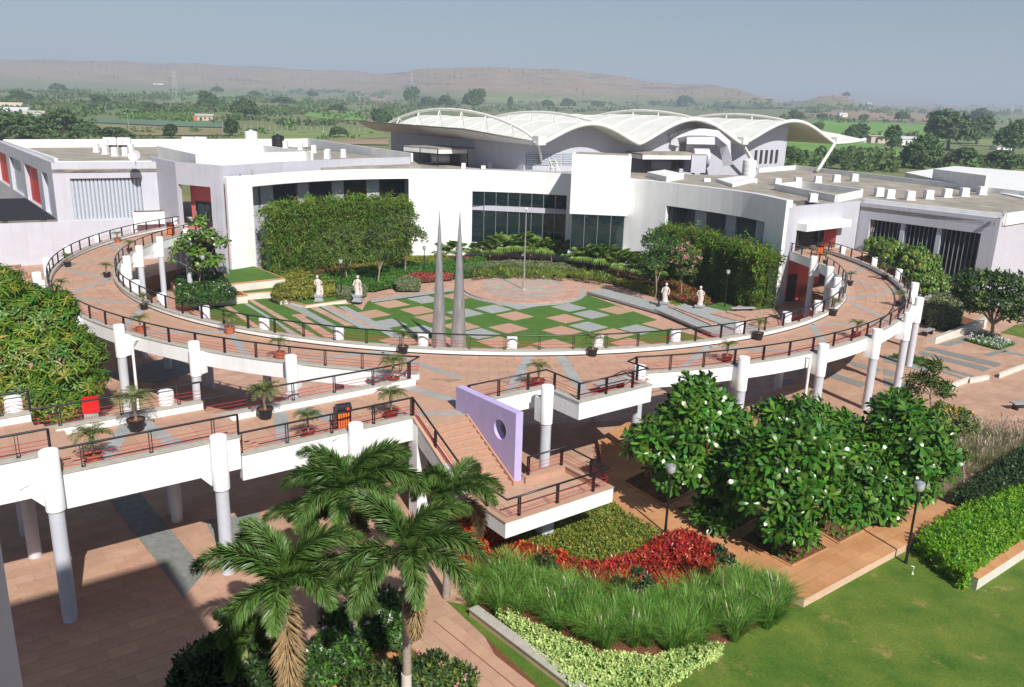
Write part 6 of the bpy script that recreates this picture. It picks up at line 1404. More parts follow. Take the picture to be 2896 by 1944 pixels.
# bamboo hedges
def bamboo(s0, s1, o0, o1, zb, ztop, n, label):
    c = fpt((s0 + s1) / 2, -1.2); t = thing('bamboo_hedge', (c[0], c[1], zb), label, 'bamboo hedge')
    s = rng.uniform(s0, s1, n); zt = np.array([ztop(v) for v in (s - s0) / (s1 - s0)]); f = rng.random(n); z = zb + (zt - zb) * (1 - f ** 1.5 * .97)
    front = rng.random(n) < .62; off = np.where(front, o1 + rng.normal(0, .22, n), rng.uniform(o1, o0, n)); off = off * (1 - .10 * np.sin(s * 2.1) - .08 * np.sin(s * 5.3 + z))
    topz = rng.random(n) < .22; z = np.where(topz, zt + rng.normal(0, .38, n) + .3 * np.sin(s * 3.1), z)
    P = np.array([[*fpt(a, b), c_] for a, b, c_ in zip(s, off, z)]); D = rng.normal(0, .6, P.shape) + np.array([0, 0, .35]); ctr = C0 - P[:, :2]; ctr /= np.linalg.norm(ctr, axis=1, keepdims=True); D[:, :2] += ctr * .9
    foliage('leaves', ROS['bamboo'], P, D, [LM['bamboo'], LM['yellowg'], LM['tree']], t, (1.0, 1.7), 0., [.74, .14, .12])
    mb = MB()
    for k in range(int((s1 - s0) * 3.2)):
        a = random.uniform(s0, s1); o = random.uniform(o1 * .8, o1 * 1.02); p = fpt(a, o); q = fpt(a + random.uniform(-.5, .5), o * random.uniform(.6, 1)); mb.tube([(*p, zb), (*((p + q) / 2), zb + 2.2), (*q, zb + 4.6)], [.045, .04, .025], 5)
    mb.build('culms', LM['yellowg'], t)
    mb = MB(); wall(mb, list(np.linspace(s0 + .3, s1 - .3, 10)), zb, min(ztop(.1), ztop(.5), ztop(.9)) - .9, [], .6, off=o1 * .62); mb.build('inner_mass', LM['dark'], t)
    return t
zl = [fsz(*q1(x, y), -1.5)[1] for x, y in ((420, 490), (700, 470), (1100, 420), (1500, 400), (1850, 430))]; sl = [fsz(*q1(x, y), -1.5)[0] for x, y in ((400, 490), (700, 470), (1100, 420), (1500, 400), (1850, 430))]
bamboo(sL0 + .1, sl[-1] + .3, -.3, -2.5, ZC + .3, lambda f: float(np.interp(sL0 + f * (sl[-1] + .3 - sL0), sl, zl)), 9500, 'tall dense bamboo hedge in the left opening of the curved white wall')
q4f = lambda x, y: (1700 + x / 2.92, 600 + y / 2.92)
pr = [((520, 150)), ((800, 190)), ((1000, 250)), ((1300, 340)), ((1390, 370))]; pp_ = [fsz(*q4f(*p), -1.8) for p in pr]
bamboo(pp_[0][0] - .3, pp_[-1][0] + .4, -.3, -2.8, ZC + .3, lambda f: float(np.interp(pp_[0][0] - .3 + f * (pp_[-1][0] - pp_[0][0] + .7), [p[0] for p in pp_], [p[1] for p in pp_])), 8000, 'tall dense bamboo hedge in the right opening of the curved white wall')
# small court trees
G = 'small trees planted along the court'
zs = ZC + .35
tree('small_tree', *q1(1278, 1185), zs, [(q1(1230, 780)[0], q1(0, 760)[1], 0, 1.9, 1.7), (q1(1080, 0)[0], q1(0, 850)[1], .5, 1.5, 1.4), (q1(1380, 0)[0], q1(0, 820)[1], 0, 1.5, 1.4), (q1(1240, 0)[0], q1(0, 920)[1], -.5, 1.3, .9)], 900, ROS['small'], LM['tree'], 'grey green small tree behind the first lamp post, leftmost of three', group=G, tr=.09, size=(1., 1.8))
tree('small_tree', *q1(1552, 1215), zs, [(q1(1600, 0)[0], q1(0, 740)[1], 0, 1.7, 1.7), (q1(1720, 0)[0], q1(0, 650)[1], .5, 1.4, 1.3), (q1(1560, 0)[0], q1(0, 880)[1], 0, 1.3, 1.0)], 900, ROS['small'], [LM['tree'], LM['dark']], 'small tree with a leaning trunk, middle one of three at the left hedge', group=G, tr=.10, size=(1., 1.8), extra=[.7, .3])
tree('small_tree', *q1(1812, 1110), zs, [(q1(1830, 0)[0], q1(0, 700)[1], 0, 1.6, 1.6), (q1(1930, 0)[0], q1(0, 740)[1], -.4, 1.2, 1.2), (q1(1840, 0)[0], q1(0, 560)[1], .3, 1.2, 1.1), (q1(1800, 0)[0], q1(0, 870)[1], 0, 1.0, .9)], 850, ROS['small'], [LM['tree'], LM['dark']], 'small tree propped by stakes against the white wall, rightmost of three', group=G, tr=.09, size=(1., 1.8), extra=[.75, .25])
tree('small_tree', *q4f(445, 728), zs, [(q4f(450, 0)[0], q4f(0, 260)[1], 0, 1.5, 1.5), (q4f(430, 0)[0], q4f(0, 400)[1], 0, 1.5, 1.3), (q4f(560, 0)[0], q4f(0, 300)[1], .6, 1.3, 1.2)], 850, ROS['small'], [LM['dark'], LM['green']], 'dark small tree left of the pink flowering one', group=G, tr=.08, size=(1., 1.8), extra=[.6, .4])
tree('small_tree', *q4f(655, 728), zs, [(q4f(690, 0)[0], q4f(0, 380)[1], 0, 1.7, 1.5), (q4f(640, 0)[0], q4f(0, 300)[1], 0, 1.3, 1.0), (q4f(700, 0)[0], q4f(0, 490)[1], 0, 1.1, .8)], 900, ROS['small'], LM['tree'], 'small tree with pink blossom in front of the right bamboo hedge', group=G, tr=.07, size=(1., 1.7), flowers=(LM['flowerp'], 70, 2.2))
# big-leaved tree at the left entrance
tree('large_leaved_tree', 566, 818, -.6, [(*L_(1880, 830), 0, .9, .8), (*L_(1800, 980), 0, .9, .8), (*L_(1980, 960), 0, 1.0, .8), (*L_(1690, 1080), 0, .8, .6), (*L_(2060, 1020), 0, .9, .7), (*L_(1850, 1120), -.6, 1.0, .7), (*L_(1640, 1180), 0, .6, .5), (*L_(2030, 1190), 0, .9, .6), (*L_(1900, 1230), -.5, .9, .6)], 95, ROS['big'], LM['umbrella'], 'airy large leaved tree beside the left entrance columns', tr=.10, size=(.9, 1.4), fill=.5)
# hedges and shrubs
hd = 60
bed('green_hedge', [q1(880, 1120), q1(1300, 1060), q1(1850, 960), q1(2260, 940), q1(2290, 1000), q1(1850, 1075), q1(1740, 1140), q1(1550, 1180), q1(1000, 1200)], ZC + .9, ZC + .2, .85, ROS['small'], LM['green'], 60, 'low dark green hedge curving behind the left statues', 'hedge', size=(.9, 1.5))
bed('yellow_shrubs', [q1(1050, 1060), q1(1500, 990), q1(1860, 930), q1(2200, 915), q1(2240, 950), q1(1800, 985), q1(1300, 1070)], ZC + 1.1, ZC + .2, 1.0, ROS['small'], LM['yellowg'], 55, 'yellow green shrub row behind the dark hedge, left part of the court', 'shrubs', size=(.9, 1.4))
bed('green_hedge', [(1290, 745), (1370, 727), (1378, 750), (1310, 770), (1200, 770), (1200, 745)], ZC + .9, ZC + .2, .9, ROS['small'], LM['green'], 55, 'bright green hedge just behind the steel spires', 'hedge', size=(.9, 1.5))
bed('pink_shrubs', [q1(1745, 1085), q1(2000, 1040), q1(2270, 1030), q1(2275, 1085), q1(1990, 1110), q1(1800, 1105)], ZC + .8, ZC + .2, .6, ROS['small'], LM['pinkleaf'], 60, 'pinkish red leaved shrubs left of the spires', 'shrubs', size=(.8, 1.3))
bed('sage_shrub', [q1(1690, 1130), q1(1800, 1095), q1(1960, 1140), q1(1960, 1190), q1(1750, 1190)], ZC + .8, ZC + .2, .7, ROS['small'], LM['sage'], 60, 'rounded pale sage shrub at the path beside the staked tree', 'shrub', size=(.8, 1.3))
bed('yellow_shrubs', [q1(700, 1080), q1(860, 1050), q1(1150, 1180), q1(1140, 1255), q1(900, 1280), q1(640, 1300), q1(560, 1270)], ZC + .9, -1.0, .65, ROS['mid'], LM['yellowg'], 34, 'yellow leaved shrubs in the planter behind the leftmost statue', 'shrubs', size=(.7, 1.3), body=False, lump=.6)
bed('sage_shrub', [q1(1150, 1210), q1(1420, 1170), q1(1460, 1230), q1(1340, 1290), q1(1190, 1280)], ZC + .8, ZC + .2, .7, ROS['small'], LM['sage'], 60, 'pale sage shrub between the two left statues', 'shrub', size=(.8, 1.3))
bed('sage_hedge', [r2(530, 235), r2(700, 215), r2(1000, 195), r2(1300, 205), r2(1590, 240), r2(1600, 285), r2(1400, 260), r2(1000, 240), r2(700, 260), r2(560, 285)], ZC + 1.0, ZC + .2, .9, ROS['small'], LM['sage'], 60, 'clipped sage green hedge under the tall glass front', 'hedge', size=(.8, 1.3))
bed('lily_bed', [r2(555, 310), r2(620, 275), r2(1000, 250), r2(1300, 265), r2(1600, 300), r2(1900, 340), r2(1930, 390), r2(1800, 400), r2(1560, 360), r2(1250, 365), r2(1000, 352), r2(700, 368)], ZC + .3, ZC + .1, .45, ROS['lily'], LM['lily'], 7, 'bed of strappy yellow green lilies with white flowers before the platform', 'flower bed', size=(.7, 1.1), body=False, flowers=(LM['flowerw'], 110, 1.6))
bed('cream_shrubs', [r2(1930, 340), r2(2060, 345), r2(2330, 430), (1905, 820), (1900, 835), (1840, 822), r2(2250, 450), r2(2000, 395)], ZC + .6, ZC + .1, .6, ROS['mid'], [LM['yellowg']], 30, 'cream and yellow variegated shrubs right of the lily bed', 'shrubs', size=(.6, 1.1), body=False)
bed('brown_hedge', [(1862, 800), (1905, 795), (1990, 828), (2008, 850), (1985, 862), (1885, 836)], ZC + 1.0, ZC + .2, .9, ROS['small'], [LM['tree'], LM['redleaf']], 60, 'clipped olive and reddish hedge behind the right statues', 'hedge', size=(.8, 1.3))
bed('ground_cover', [(1888, 850), (1925, 840), (1972, 860), (1925, 873), (1890, 862)], ZC + .45, ZC + .2, .3, ROS['tiny'], LM['bright'], 160, 'bright green ground cover patch behind the third statue', 'ground cover', size=(1, 1.6), body=True, bodym='green')
bed('flower_shrubs', [r3(0, 520), r3(300, 480), r3(650, 500), r3(880, 780), r3(430, 850), r3(0, 870)], ZC + 1.4, -.7, .8, ROS['mid'], [LM['green'], LM['dark']], 34, 'dense shrubs with small white flowers in the left planter', 'shrubs', size=(.6, 1.1), flowers=(LM['flowerw'], 90, 1.7), lump=.4)
# fan palms along the front
ROS['fan'] = rosette(13, leaf_tri(.62, .06, .5, .2, 'lance'), 55, 15, .05, seed=21)
def fan_base():
    out = []
    for k in range(14):
        a = math.radians(-120 + 240 * k / 13); V_, F_ = leaf2(.55, .085, .4); ca_, sa_ = math.cos(a), math.sin(a); out.append((V_ @ np.array([[ca_, -sa_, 0], [sa_, ca_, 0], [0, 0, 1]]).T + np.array([.75, 0, .55]), F_))
    w_ = np.array([[0, -.015, 0], [.75, -.01, .55], [.75, .01, .55], [0, .015, 0]]); out.append((w_, np.array([(0, 1, 2), (0, 2, 3)]))); return cat_mesh(out)
FB = fan_base()
fanproto = None
def fan_palm(px, py, z, s, label):
    global fanproto
    x, y = at2(px, py, z)
    if fanproto is None:
        t = thing('fan_palm', (0, 0, 0), 'x', 'fan palm'); n = 15; a = np.arange(n) * 2.39996; el = rng.uniform(-.2, .9, n)
        Ms = []
        for k in range(n):
            c, s_ = math.cos(a[k]), math.sin(a[k]); ce, se = math.cos(el[k]), math.sin(el[k]); Ms.append(np.array([[c, -s_, 0], [s_, c, 0], [0, 0, 1]]) @ np.array([[ce, 0, -se], [0, 1, 0], [se, 0, ce]]))
        V_, F_ = inst(FB[0], FB[1], np.array(Ms), np.tile([0, 0, .5], (n, 1)) * 1., rng.uniform(.8, 1.1, n)); link('fronds', tri_mesh('fronds', V_, F_, LM['fan']), t); mb = MB(); mb.tube([(0, 0, 0), (0, 0, .55)], [.09, .07], 6); mb.build('trunk', M['bark'], t, local=True); fanproto = t; o = t; o.location = (x, y, z)
    else: o = dup(fanproto, (x, y, z))
    o.scale = (s,) * 3; o.rotation_euler = (0, 0, random.uniform(0, 6)); tag(o, label, 'fan palm', 'fan palms along the curved front'); return o
FPX_ = [(1255, 738, 1.1), (1290, 735, 1.2), (1345, 728, 1.0), (1385, 738, 1.3), (1412, 735, 1.5), (1440, 736, 1.5), (1470, 735, 1.7), (1500, 736, 1.5), (1530, 736, 1.4), (1560, 738, 1.3), (1590, 738, 1.3), (1620, 750, 1.3), (1650, 762, 1.5), (1680, 768, 1.6), (1712, 772, 1.6), (1745, 780, 1.5), (1775, 785, 1.5), (1805, 800, 1.5), (1835, 808, 1.3)]
words = ['first', 'second', 'third', 'fourth', 'fifth', 'sixth', 'seventh', 'eighth', 'ninth', 'tenth', 'eleventh', 'twelfth', 'thirteenth', 'fourteenth', 'fifteenth', 'sixteenth', 'seventeenth', 'eighteenth', 'last']
for (x, y, s), wd in zip(FPX_, words): fan_palm(x, y + 6, ZC + .25, s * 1.3, f'fan palm at the foot of the curved front, {wd} from the spires')
# feather palm reflected against the glass
def feather_palm(px, py, z, h, nf, L, label, m='fan', nl=60, ll=.35):
    x, y = at2(px, py, z); t = thing('feather_palm', (x, y, z), label, 'palm'); mb = MB(); mb.tube([(0, 0, 0), (.05, 0, h * .5), (0, 0, h)], [.16, .12, .09], 8); mb.build('trunk', M['palmbark'], t, local=True)
    for k in range(nf):
        V_, F_ = frond(L, nl, ll, .035, .8, 40 + k, lift=random.uniform(.8, 1.45)); o = link('frond', tri_mesh('frond', V_, F_, LM[m]), t, (0, 0, h), (0, 0, 2.39996 * k)); 
    return t
feather_palm(1408, 735, ZC + .35, 1.6, 12, 2.6, 'upright feather palm in front of the tall glass opening')
feather_palm(2315, 870, ZC, 1.2, 10, 1.1, 'small bushy palm by the lower red entrance', 'umbrella', 36, .22)

# ================================================================== RIGHT SIDE
def umbrella(px, py, blobs, n, label):
    tree('umbrella_tree', px, py, 0, blobs, n, ROS['umb'], [LM['umbrella'], LM['yellowg']], label, group='umbrella trees by the fin windows', tr=.09, size=(.9, 1.35), fill=.3, up=1.3, extra=[.88, .12], bark='bark')
umbrella(*prj(36.6, 84.6, 0), [(*R_(358, 690), 0, 1.2, 1.1), (*R_(350, 760), 0, 1.4, 1.1)], 170, 'umbrella tree nearest the right entrance')
umbrella(*prj(37.6, 82.3, 0), [(*R_(475, 730), 0, 1.3, 1.2), (*R_(500, 830), -.5, 1.7, 1.5), (*R_(560, 780), 0, 1.2, 1.2)], 300, 'umbrella tree second from the right entrance')
umbrella(*prj(38.6, 79.3, 0), [(*R_(690, 770), 0, 1.3, 1.1), (*R_(680, 880), -.5, 1.9, 1.7), (*R_(740, 1000), -1, 1.8, 1.5), (*R_(790, 860), 0, 1.3, 1.4)], 470, 'tallest umbrella tree, with yellowing leaves')
umbrella(*prj(40.2, 77.6, 0), [(*R_(850, 1010), 0, 1.4, 1.3), (*R_(800, 1060), 0, 1.3, 1.1)], 200, 'low umbrella tree rightmost of its group')
bed('green_shrubs', None, 0, 0.0, 3.4, ROS['mid'], LM['green'], 18, 'shrubs between the ring rail and the fin windows', 'shrubs', size=(.9, 1.5), lump=.3, world=[(35.2, 88.0), (36.2, 86.4), (37.5, 82.4), (36.6, 81.2), (35.8, 84.4)])
tree('spreading_tree', *R_(1290, 1455), 0, [(*R_(1150, 1010), 0, 1.7, 1.1), (*R_(1290, 990), .5, 1.6, 1.0), (*R_(1430, 1020), 0, 1.7, 1.1), (*R_(1230, 1130), -.5, 1.5, .9), (*R_(1100, 1100), 0, 1.3, .8), (*R_(1400, 1150), -.6, 1.5, .9), (*R_(1540, 1090), 0, 1.5, 1.1), (*R_(1180, 1210), -.4, 1.1, .6), (*R_(1480, 1260), -.5, 1.3, .8), (*R_(1560, 1200), 0, 1.3, .9)], 1900, ROS['small'], [LM['dark'], LM['umbrella']], 'spreading dark leaved tree on the right plaza in a round flower bed', tr=.15, size=(1.3, 2.4), fill=.55, extra=[.72, .28])
bed('sage_shrub', [R_(760, 1230), R_(850, 1130), R_(960, 1150), R_(1060, 1250), R_(980, 1300), R_(800, 1290)], .9, 0, 1.7, ROS['small'], LM['sage'], 40, 'large mounded sage shrub under the fin windows', 'shrub', size=(1., 1.6), lump=.3)
zone('soil', [R_(740, 1290), R_(1000, 1250), R_(1230, 1320), R_(960, 1400), R_(720, 1330)], .015, M['soil'])
t = thing('low_wall', (*at2(*R_(1000, 1400), 0), 0), 'low cream retaining wall tapering across the right plaza', 'wall'); a, b, c_, d_ = at2(*R_(735, 1470), 0), at2(*R_(840, 1493), 0), at2(*R_(1250, 1365), 0), at2(*R_(1240, 1340), 0)
mb = MB(); mb.prism([a, b, c_, d_], 0, [.02, .55, .8, .8] if True else .5); mb.build('wall_body', M['cream_wall'], t)
bed('flower_bed', [R_(1080, 1455), R_(1160, 1405), R_(1250, 1405), R_(1480, 1490), R_(1350, 1530)], .15, 0, .2, ROS['tiny'], LM['green'], 60, 'oval bed of white flowers round the trunk of the spreading tree', 'flower bed', size=(1., 1.6), body=True, flowers=(LM['flowerw'], 160, 1.8), bodym='green')
q5 = Zp(2500, 850, 3.919)
bed('grass_patch', [q5(60, 620), q5(170, 590), q5(400, 625), q5(560, 680), q5(420, 715), q5(260, 670)], .1, 0, .12, ROS['tiny'], LM['green'], 70, size=(1., 1.5))
zone('side_lawn', [R_(1370, 1405), R_(1480, 1340), (2960, 905), (2960, 965), (2896, 950)], .02, M['lawn'])
zone('side_lawn', [q5(1290, 350), q5(1552, 290), q5(1700, 400), q5(1552, 415)], .022, M['lawn'])
for pts, lb in (([q5(745, 985), q5(945, 905), q5(945, 945), q5(760, 990)], 'a'), ([q5(950, 920), q5(1165, 885), q5(1172, 900), q5(950, 945)], 'b'), ([q5(1275, 865), q5(1552, 760), q5(1552, 830), q5(1290, 868)], 'c')):
    w2 = {'a': 'white sided plaza step nearest the thin leaved young tree', 'b': 'white sided plaza step, middle one of three', 'c': 'white sided plaza step nearest the right edge'}[lb]
    P = [at2(x, y, 0) for x, y in pts]; t = thing('plaza_step', (*P[0], 0), w2, 'step'); mb = MB(); mb.prism([P[0], P[1], (P[1][0] + .1, P[1][1] + .35), (P[0][0] + .1, P[0][1] + .35)], 0, .3); mb.build('step_wall', M['cream_wall'], t)

# ================================================================== LEFT: leafy tree, brick steps
tree('mango_tree', 110, 1215, 0, [(*p, d_, r_, rz_) for p, d_, r_, rz_ in (((60, 1000), 0, 2.5, 2.3), ((165, 1010), -.3, 2.1, 2.0), ((20, 890), .6, 2.3, 1.9), ((110, 900), .3, 2.1, 1.8), ((205, 1085), -.5, 1.7, 1.6), ((60, 1110), -1, 2.2, 1.8), ((-40, 980), 0, 2.5, 2.4), ((150, 1140), -.8, 1.9, 1.3), ((225, 1000), 0, 1.3, 1.3), ((-10, 800), 1.2, 1.3, 1.1))], 2300, ROS['mango'], [LM['mango'], LM['green'], LM['yellowg']], 'big dense leafy tree at the left edge behind the footbridge', tr=.2, size=(.95, 1.5), fill=.22, up=.35, extra=[.62, .26, .12])
for k in range(5):
    P = [at2(*L_(20 + 30 * k, 1325 + 18 * k), 0), at2(*L_(160 + 32 * k, 1322 + 18 * k), 0)]
t = thing('brick_steps', (*at2(*L_(100, 1360), 0), 0), 'pinkish brick steps at the far left beside the retaining wall', 'steps')
for k in range(5):
    A, B = np.array(at2(*L_(10, 1330 + 20 * k), 0)), np.array(at2(*L_(150 + 28 * k, 1320 + 20 * k), 0)); mb = MB(); n_ = np.array([.1, .9]); mb.prism([tuple(A), tuple(B), tuple(B + n_), tuple(A + n_)], 0, .8 - .15 * k); mb.build('step', M['stoneo'], t)

# ================================================================== FRONT GARDEN
zone('lawn', [(1480, 2030), (2030, 1835), (2272, 1702), (2592, 1532), (2900, 1380), (3500, 1480), (3600, 2500), (1300, 2500)], .012, M['lawn'])
zone('lawn', [(1262, 1700), (1322, 1712), (1660, 1965), (1900, 2300), (1700, 2300), (1560, 1975)], .010, M['lawn'])
zone('lawn', [(1290, 1540), (1400, 1480), (1480, 1380), (1730, 1400), (1890, 1500), (2060, 1580), (2250, 1650), (2270, 1705), (2030, 1840), (1500, 2030), (1320, 1710)], .008, M['soil'])
ZP = .33
path = thing('garden_path', (*at2(2400, 1550, ZP), 0), 'raised ochre stone path with cream side wall along the lawn', 'path'); 
Pp = [at2(x, y, ZP) for x, y in ((2275, 1697), (2588, 1527), (2714, 1437), (2600, 1395), (2582, 1433), (2469, 1490), (2240, 1609), (2040, 1540), (1975, 1508), (1880, 1462), (1775, 1392), (1725, 1410), (1765, 1450), (1880, 1520), (2060, 1590), (2170, 1650))]
mb = MB(); mb.prism(Pp, 0, ZP); mb.build('path_body', [M['peach']], path); mb = MB(); mb.prism(Pp, ZP + .001, ZP + .03); mb.build('path_paving', M['orangep2'], path)
# paved grid between the beds
grid = [((1700, 1270), (1860, 1290), (1775, 1392), (1725, 1410)), ((1860, 1290), (2060, 1390), (2240, 1460), (2400, 1420), (2600, 1395), (2582, 1433), (2469, 1490), (2240, 1609), (2040, 1540), (1880, 1462), (1775, 1392), (1700, 1270))]
mb = MB(); mb.prism([at2(x, y, ZP) for x, y in ((1690, 1240), (1800, 1180), (2300, 1200), (2560, 1330), (2600, 1395), (2582, 1433), (2469, 1490), (2240, 1609), (2040, 1540), (1880, 1462), (1775, 1392), (1725, 1410))], ZP - .12, ZP - .003); mb.build('path_paving', M['orangep2'], path)
BEDS = [[(1761, 1363), (1879, 1430), (1975, 1381), (1859, 1315)], [(1905, 1441), (2066, 1509), (2152, 1462), (2045, 1408)], [(2088, 1525), (2238, 1603), (2344, 1552), (2190, 1466)], [(2275, 1480), (2372, 1539), (2466, 1490), (2385, 1440)], [(2447, 1449), (2493, 1476), (2580, 1432), (2540, 1398)], [(2070, 1390), (2190, 1450), (2280, 1400), (2160, 1340)]]
for k, b in enumerate(BEDS):
    P = [at2(x, y, ZP) for x, y in b]; c = np.mean(P, axis=0); t = thing('planting_bed', (*c, ZP), 'square bed of red soil with sparse seedlings, ' + ['under the frangipani nearest the balcony', 'second along the path', 'front one with the forked trunk', 'right of the forked trunk', 'farthest right one', 'hidden deep under the crowns'][k], 'flower bed')
    mb = MB(); mb.prism(P, ZP - .02, ZP + .012); mb.build('soil', M['soil'], t)
    n = 110; Q = poly_pts([tuple(c + (np.array(p) - c) * .9) for p in P], n); tag(foliage('seedlings', ROS['small'], np.c_[Q, np.full(n, ZP + .05)], rng.normal(0, .3, (n, 3)) + np.array([0, 0, 1.]), [LM['green'], LM['cover']], t, (.5, 1.3), 0., [.6, .4]), kind='stuff')
    for i in range(4):
        a, d2 = np.array(P[i]), np.array(P[(i + 1) % 4]); mb = MB(); e = (d2 - a) / np.linalg.norm(d2 - a); sweep(mb, [tuple(a), tuple(d2)], [(-.04, ZP - .02), (.04, ZP - .02), (.04, ZP + .05), (-.04, ZP + .05)]); mb.build('edging', M['orange'], t)
# frangipani trees
GF = 'frangipani trees in the ochre garden'
def frangi(fx, fy, blobs, n, label, tr=.11, dd=0):
    return tree('frangipani_tree', fx, fy, ZP, blobs, n, ROS['frangi'], [LM['frangi'], LM['green']], label, group=GF, tr=tr, size=(1.15, 1.7), fill=.28, up=.45, extra=[.85, .15], bark='palebark', fork=.22, flowers=(LM['flowerw'], 4, .6))
frangi(2020, 1445, [(1960, 1200, 0, 1.6, 1.4), (1850, 1260, -.3, 1.2, 1.1), (2060, 1220, .4, 1.3, 1.2), (1930, 1330, -1.0, 1.3, 1.0), (2050, 1360, -.9, 1.3, 1.1), (1980, 1130, .5, 1.1, .9), (2110, 1300, -.3, 1.3, 1.2), (2030, 1450, -1.2, 1.0, .8)], 520, 'frangipani tree nearest the balcony, large dark glossy crown')
frangi(2203, 1543, [(2200, 1300, 0, 1.4, 1.2), (2300, 1270, .2, 1.2, 1.0), (2170, 1400, -.6, 1.3, 1.1), (2300, 1390, -.5, 1.2, 1.0), (2385, 1430, -.4, .95, .8), (2230, 1490, -.7, 1.0, .8), (2120, 1330, 0, 1.0, .9)], 480, 'frangipani tree with forked pale trunk in the front bed')
frangi(2530, 1430, [(2560, 1220, 0, 1.5, 1.3), (2610, 1300, 0, 1.3, 1.2), (2510, 1290, 0, 1.1, 1.0), (2565, 1370, -.5, 1.2, .9), (2530, 1165, .4, .9, .8), (2630, 1240, .3, .9, .9)], 400, 'frangipani tree farthest right with a tall rounded crown')
frangi(2330, 1400, [(2230, 1230, 0, 1.2, 1.0), (2290, 1190, .3, 1.2, .9), (2370, 1240, 0, 1.3, 1.1), (2200, 1180, .2, .9, .7)], 280, 'frangipani tree at the back, behind the forked one')
frangi(2445, 1445, [(2430, 1300, 0, 1.3, 1.2), (2470, 1370, -.3, 1.3, 1.1), (2400, 1360, -.2, 1.1, 1.0), (2470, 1440, -.5, 1.0, .7)], 320, 'frangipani tree between the forked one and the farthest right one')
# ground cover and red shrubs below the balcony
bed('green_ground_cover', [(1480, 1400), (1600, 1380), (1730, 1412), (1765, 1450), (1885, 1510), (1850, 1535), (1780, 1575), (1700, 1597), (1560, 1590), (1450, 1555), (1370, 1510), (1330, 1470), (1400, 1400)], .3, .02, .3, ROS['tiny'], [LM['cover'], LM['yellowg']], 260, size=(.9, 1.6), bodym='cover')
bed('red_leaved_shrubs', [(1880, 1512), (1935, 1495), (2005, 1530), (2075, 1570), (2062, 1600), (1990, 1640), (1900, 1662), (1760, 1655), (1640, 1625), (1560, 1612), (1560, 1582), (1700, 1590), (1785, 1572)], .6, .02, .65, ROS['small'], LM['redleaf'], 130, 'mounded bright red leaved shrubs sweeping below the balcony', 'shrubs', size=(.7, 1.15), bodym='redleaf')
bed('red_leaved_shrubs', [(1400, 1515), (1450, 1530), (1530, 1562), (1600, 1575), (1600, 1622), (1500, 1622), (1420, 1595), (1350, 1565)], .5, .02, .68, ROS['small'], [LM['redleaf'], LM['orangeleaf']], 130, 'red and orange leaved shrubs left of the grass, under the balcony corner', 'shrubs', size=(.7, 1.15), bodym='redleaf')
bed('orange_leaved_shrub', [(1262, 1475), (1330, 1470), (1400, 1520), (1350, 1560), (1290, 1545)], 1.0, .02, 1.15, ROS['small'], [LM['orangeleaf'], LM['redleaf']], 90, 'orange leaved shrub behind the right palm', 'shrub', size=(.8, 1.3), bodym='redleaf', lump=.35)
# fountain grass
def blades(n, L, w_, seed, spread=.7):
    r_ = np.random.default_rng(seed); out = []
    for k in range(n):
        a = r_.uniform(0, 2 * math.pi); l = L * r_.uniform(.65, 1.1); lean = r_.uniform(.08, spread); p0 = np.array([math.cos(a), math.sin(a), 0]) * r_.uniform(0, .13); d = np.array([math.cos(a), math.sin(a), 0]); sd_ = np.array([-d[1], d[0], 0]) * w_ / 2
        p1 = p0 + d * l * lean * .35 + np.array([0, 0, l * .5]); p2 = p0 + d * l * lean * 1.1 + np.array([0, 0, l * (.95 - lean * .45)]); out.append((np.array([p0 - sd_, p0 + sd_, p1 - sd_, p1 + sd_, p2]), np.array([(0, 1, 3), (0, 3, 2), (2, 3, 4)])))
    return cat_mesh(out)
TUFT = [blades(130, 1.35, .017, s, .85) for s in (31, 32, 33)]; PLUME = []
def plume(L, seed):
    r_ = np.random.default_rng(seed); out = []
    for k in range(7):
        a = r_.uniform(0, 6.28); d = np.array([math.cos(a), math.sin(a), 0]); lean = r_.uniform(.15, .55); p0 = np.zeros(3); top = d * L * lean + np.array([0, 0, L * (1 - lean * .25)]); b = top * .8; e = np.array([-d[1], d[0], 0]); hw = .02
        out.append((np.array([b, (b + top) / 2 - e * hw, top + d * .05, (b + top) / 2 + e * hw]), np.array([(0, 1, 2), (0, 2, 3)])))
        out.append((np.array([p0, p0 + e * .006, b, b + e * .006]), np.array([(0, 1, 2), (1, 3, 2)])))
    return cat_mesh(out)
PL = plume(1.25, 5)
def grassbed(name, px, zpx, sp_, m, size=(.8, 1.1), plumes=.5, tuft=TUFT, world=None):
    poly = world or [at2(x, y, zpx) for x, y in px]; n = int(area(poly) / sp_ ** 2); P = poly_pts(poly, n); parts_ = []
    for j, T in enumerate(tuft):
        idx = np.arange(j, n, len(tuft)); k = len(idx); D = np.tile([0, 0, 1.], (k, 1)) + rng.normal(0, .06, (k, 3)); parts_.append(inst(T[0], T[1], frames(D), np.c_[P[idx], np.zeros(k)], rng.uniform(*size, k)))
    V_, F_ = cat_mesh(parts_); tag(link(name, tri_mesh(name, V_, F_, m)), kind='stuff')
    if plumes:
        k = int(n * plumes); idx = rng.choice(n, k); V_, F_ = inst(PL[0], PL[1], frames(np.tile([0, 0, 1.], (k, 1)) + rng.normal(0, .1, (k, 3))), np.c_[P[idx], np.zeros(k)], rng.uniform(*size, k)); tag(link(name + '_plumes', tri_mesh(name + '_plumes', V_, F_, LM['plume'])), kind='stuff')
grassbed('fountain_grass', [(1300, 1680), (1420, 1615), (1560, 1650), (1700, 1690), (1850, 1710), (2000, 1690), (2080, 1640), (2180, 1665), (2235, 1700), (2225, 1760), (2100, 1815), (1980, 1845), (1850, 1850), (1700, 1840), (1600, 1800), (1480, 1745), (1400, 1755), (1330, 1720)], .0, .42, LM['grassb'], plumes=.16)
